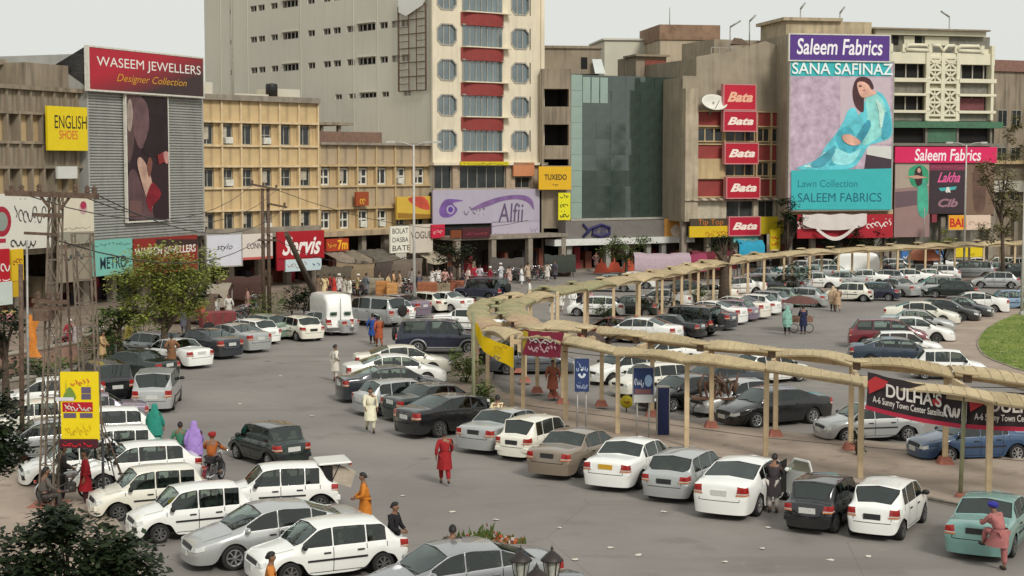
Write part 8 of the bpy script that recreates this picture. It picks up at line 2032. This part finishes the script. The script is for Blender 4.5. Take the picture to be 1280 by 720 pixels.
# foreground cast iron lantern lamp
D = 24.0; b = Vector(((671 - 640) / FPX * D, D, 0)); e = thing('lantern_lamp', 'black three lantern ornamental lamp post at the bottom edge', 'lamp post', b)
M_iron = mat('cast_iron', (.035, .028, .026), rough=.5, metal=.3, var=.3, scale=8)
MB().tube([(0, 0, 0), (0, 0, 1.2), (0, 0, zt(716, D))], [.09, .06, .045], 10).build('post', M_iron, e)
for (x, y, yy) in ((651, 684, -.05), (691, 687, .1), (671, 700, -.35)):
    p = P3(x, y, D) - b; p.y += yy; zb = p.z - .52
    arm = MB(); arm.tube([(0, 0, zt(716, D) - .05), (p.x * .5, p.y * .5, zb - .22), (p.x * .95, p.y, zb - .12), (p.x, p.y, zb)], .022, 7); arm.build('arm', M_iron, e)
    l = MB(); l.lathe([(.001, .50), (.012, .46), (.03, .44), (.015, .41), (.05, .39), (.12, .33), (.175, .27), (.18, .25), (.13, .25)], 12); l.lathe([(.07, 0), (.11, .02), (.06, .0), (.02, -.03)], 12)
    for k in range(6): a = 2 * pi * k / 6; l.bar((cos(a) * .10, sin(a) * .10, .02), (cos(a) * .14, sin(a) * .14, .26), .014)
    ln = l.build('lantern', M_iron, e, (p.x, p.y, zb)); MB().lathe([(.085, .02), (.125, .25)], 12).build('lantern_glass', mat('lantern_glass', (.42, .42, .36), rough=.15, var=.3, scale=6), ln)
# spiky plants at the bottom edge near the lamp
g = G(725, 735); 
# flowers on / behind the grey sedan
e = thing('flower_heap', 'heap of orange and green flowers stacked behind the roof of the grey blue sedan', 'flowers', G(607, 716) ); rr = random.Random(5)
MB().bbox(-1.0, -.3, .0, 1.0, .5, .75, .04).build('stand', M_wood, e)
fl = MB(); ms = [flat((190, 92, 50)), flat((214, 140, 100)), LM['mid'], flat((200, 190, 180)), flat((150, 40, 40))]
for i in range(700):
    x = rr.gauss(0, .55); x = max(-.95, min(.95, x)); z = .70 + abs(rr.gauss(0, .11)) * (1.2 - abs(x)); y = rr.uniform(-.3, .4); s_ = rr.uniform(.02, .05); mi = 2 if abs(x + .05) < .22 and rr.random() < .8 else rr.choice([0, 0, 1, 3, 4, 2]); a = rr.uniform(0, 6)
    fl.add([(x - s_ * cos(a), y - s_ * sin(a), z - s_), (x + s_ * cos(a), y + s_ * sin(a), z - s_), (x + s_ * cos(a), y + s_ * sin(a), z + s_), (x - s_ * cos(a), y - s_ * sin(a), z + s_)], [(0, 1, 2, 3)], mi)
    if mi == 2: fl.add([(x - s_, y, z), (x + s_, y, z), (x + rr.uniform(-.1, .1), y, z + rr.uniform(.08, .22))], [(0, 1, 2)], 2)
kind(fl.build('blossoms', ms, e), 'stuff')
# cables
def cable(pts, label, r=.018, sag=.6):
    e = thing('overhead_cable', label, 'cable', pts[0]); m_ = MB()
    for a, b in zip(pts, pts[1:]):
        m_.tube([a.lerp(b, t / 10) - pts[0] - Vector((0, 0, sag * 4 * (t / 10) * (1 - t / 10))) for t in range(11)], r, 4)
    m_.build('wire', M_black, e)
T1 = [P3(x, 242, 45.5) for x in (28, 95, 119)]; T2 = [P3(x, y, 102.8) for x, y in ((316, 231), (346, 237), (356, 259))]
for i in range(3): cable([T1[i], T2[i]], ['upper slack cable from the tall mast to the timber pole', 'middle slack cable from the tall mast to the timber pole', 'lower slack cable from the tall mast to the timber pole'][i], sag=1.4)
cable([P3(70, 300, 45.5), P3(333, 292, 102.8), P3(518, 318, 107)], 'long drooping cable crossing the shop boards to the lamp pole', .022, 1.2)
cable([T2[1], P3(660, 275, 140)], 'cable from the timber pole to the lilac board', .02, 1.5)
cable([P3(704, 440, 61), P3(905, 448, 57), P3(1078, 470, 53), P3(1290, 485, 50)], 'thin line strung above the near canopy roofs', .012, .15)
cable([G(655, 517, .55) + Vector((0, -.3, 0)), G(772, 546, .55) + Vector((0, -.3, 0)), G(957, 575, .55) + Vector((0, -.3, 0)), G(1075, 602, .55) + Vector((0, -.3, 0)), G(1280, 640, .55)], 'low chain between the canopy plinths', .012, .12)
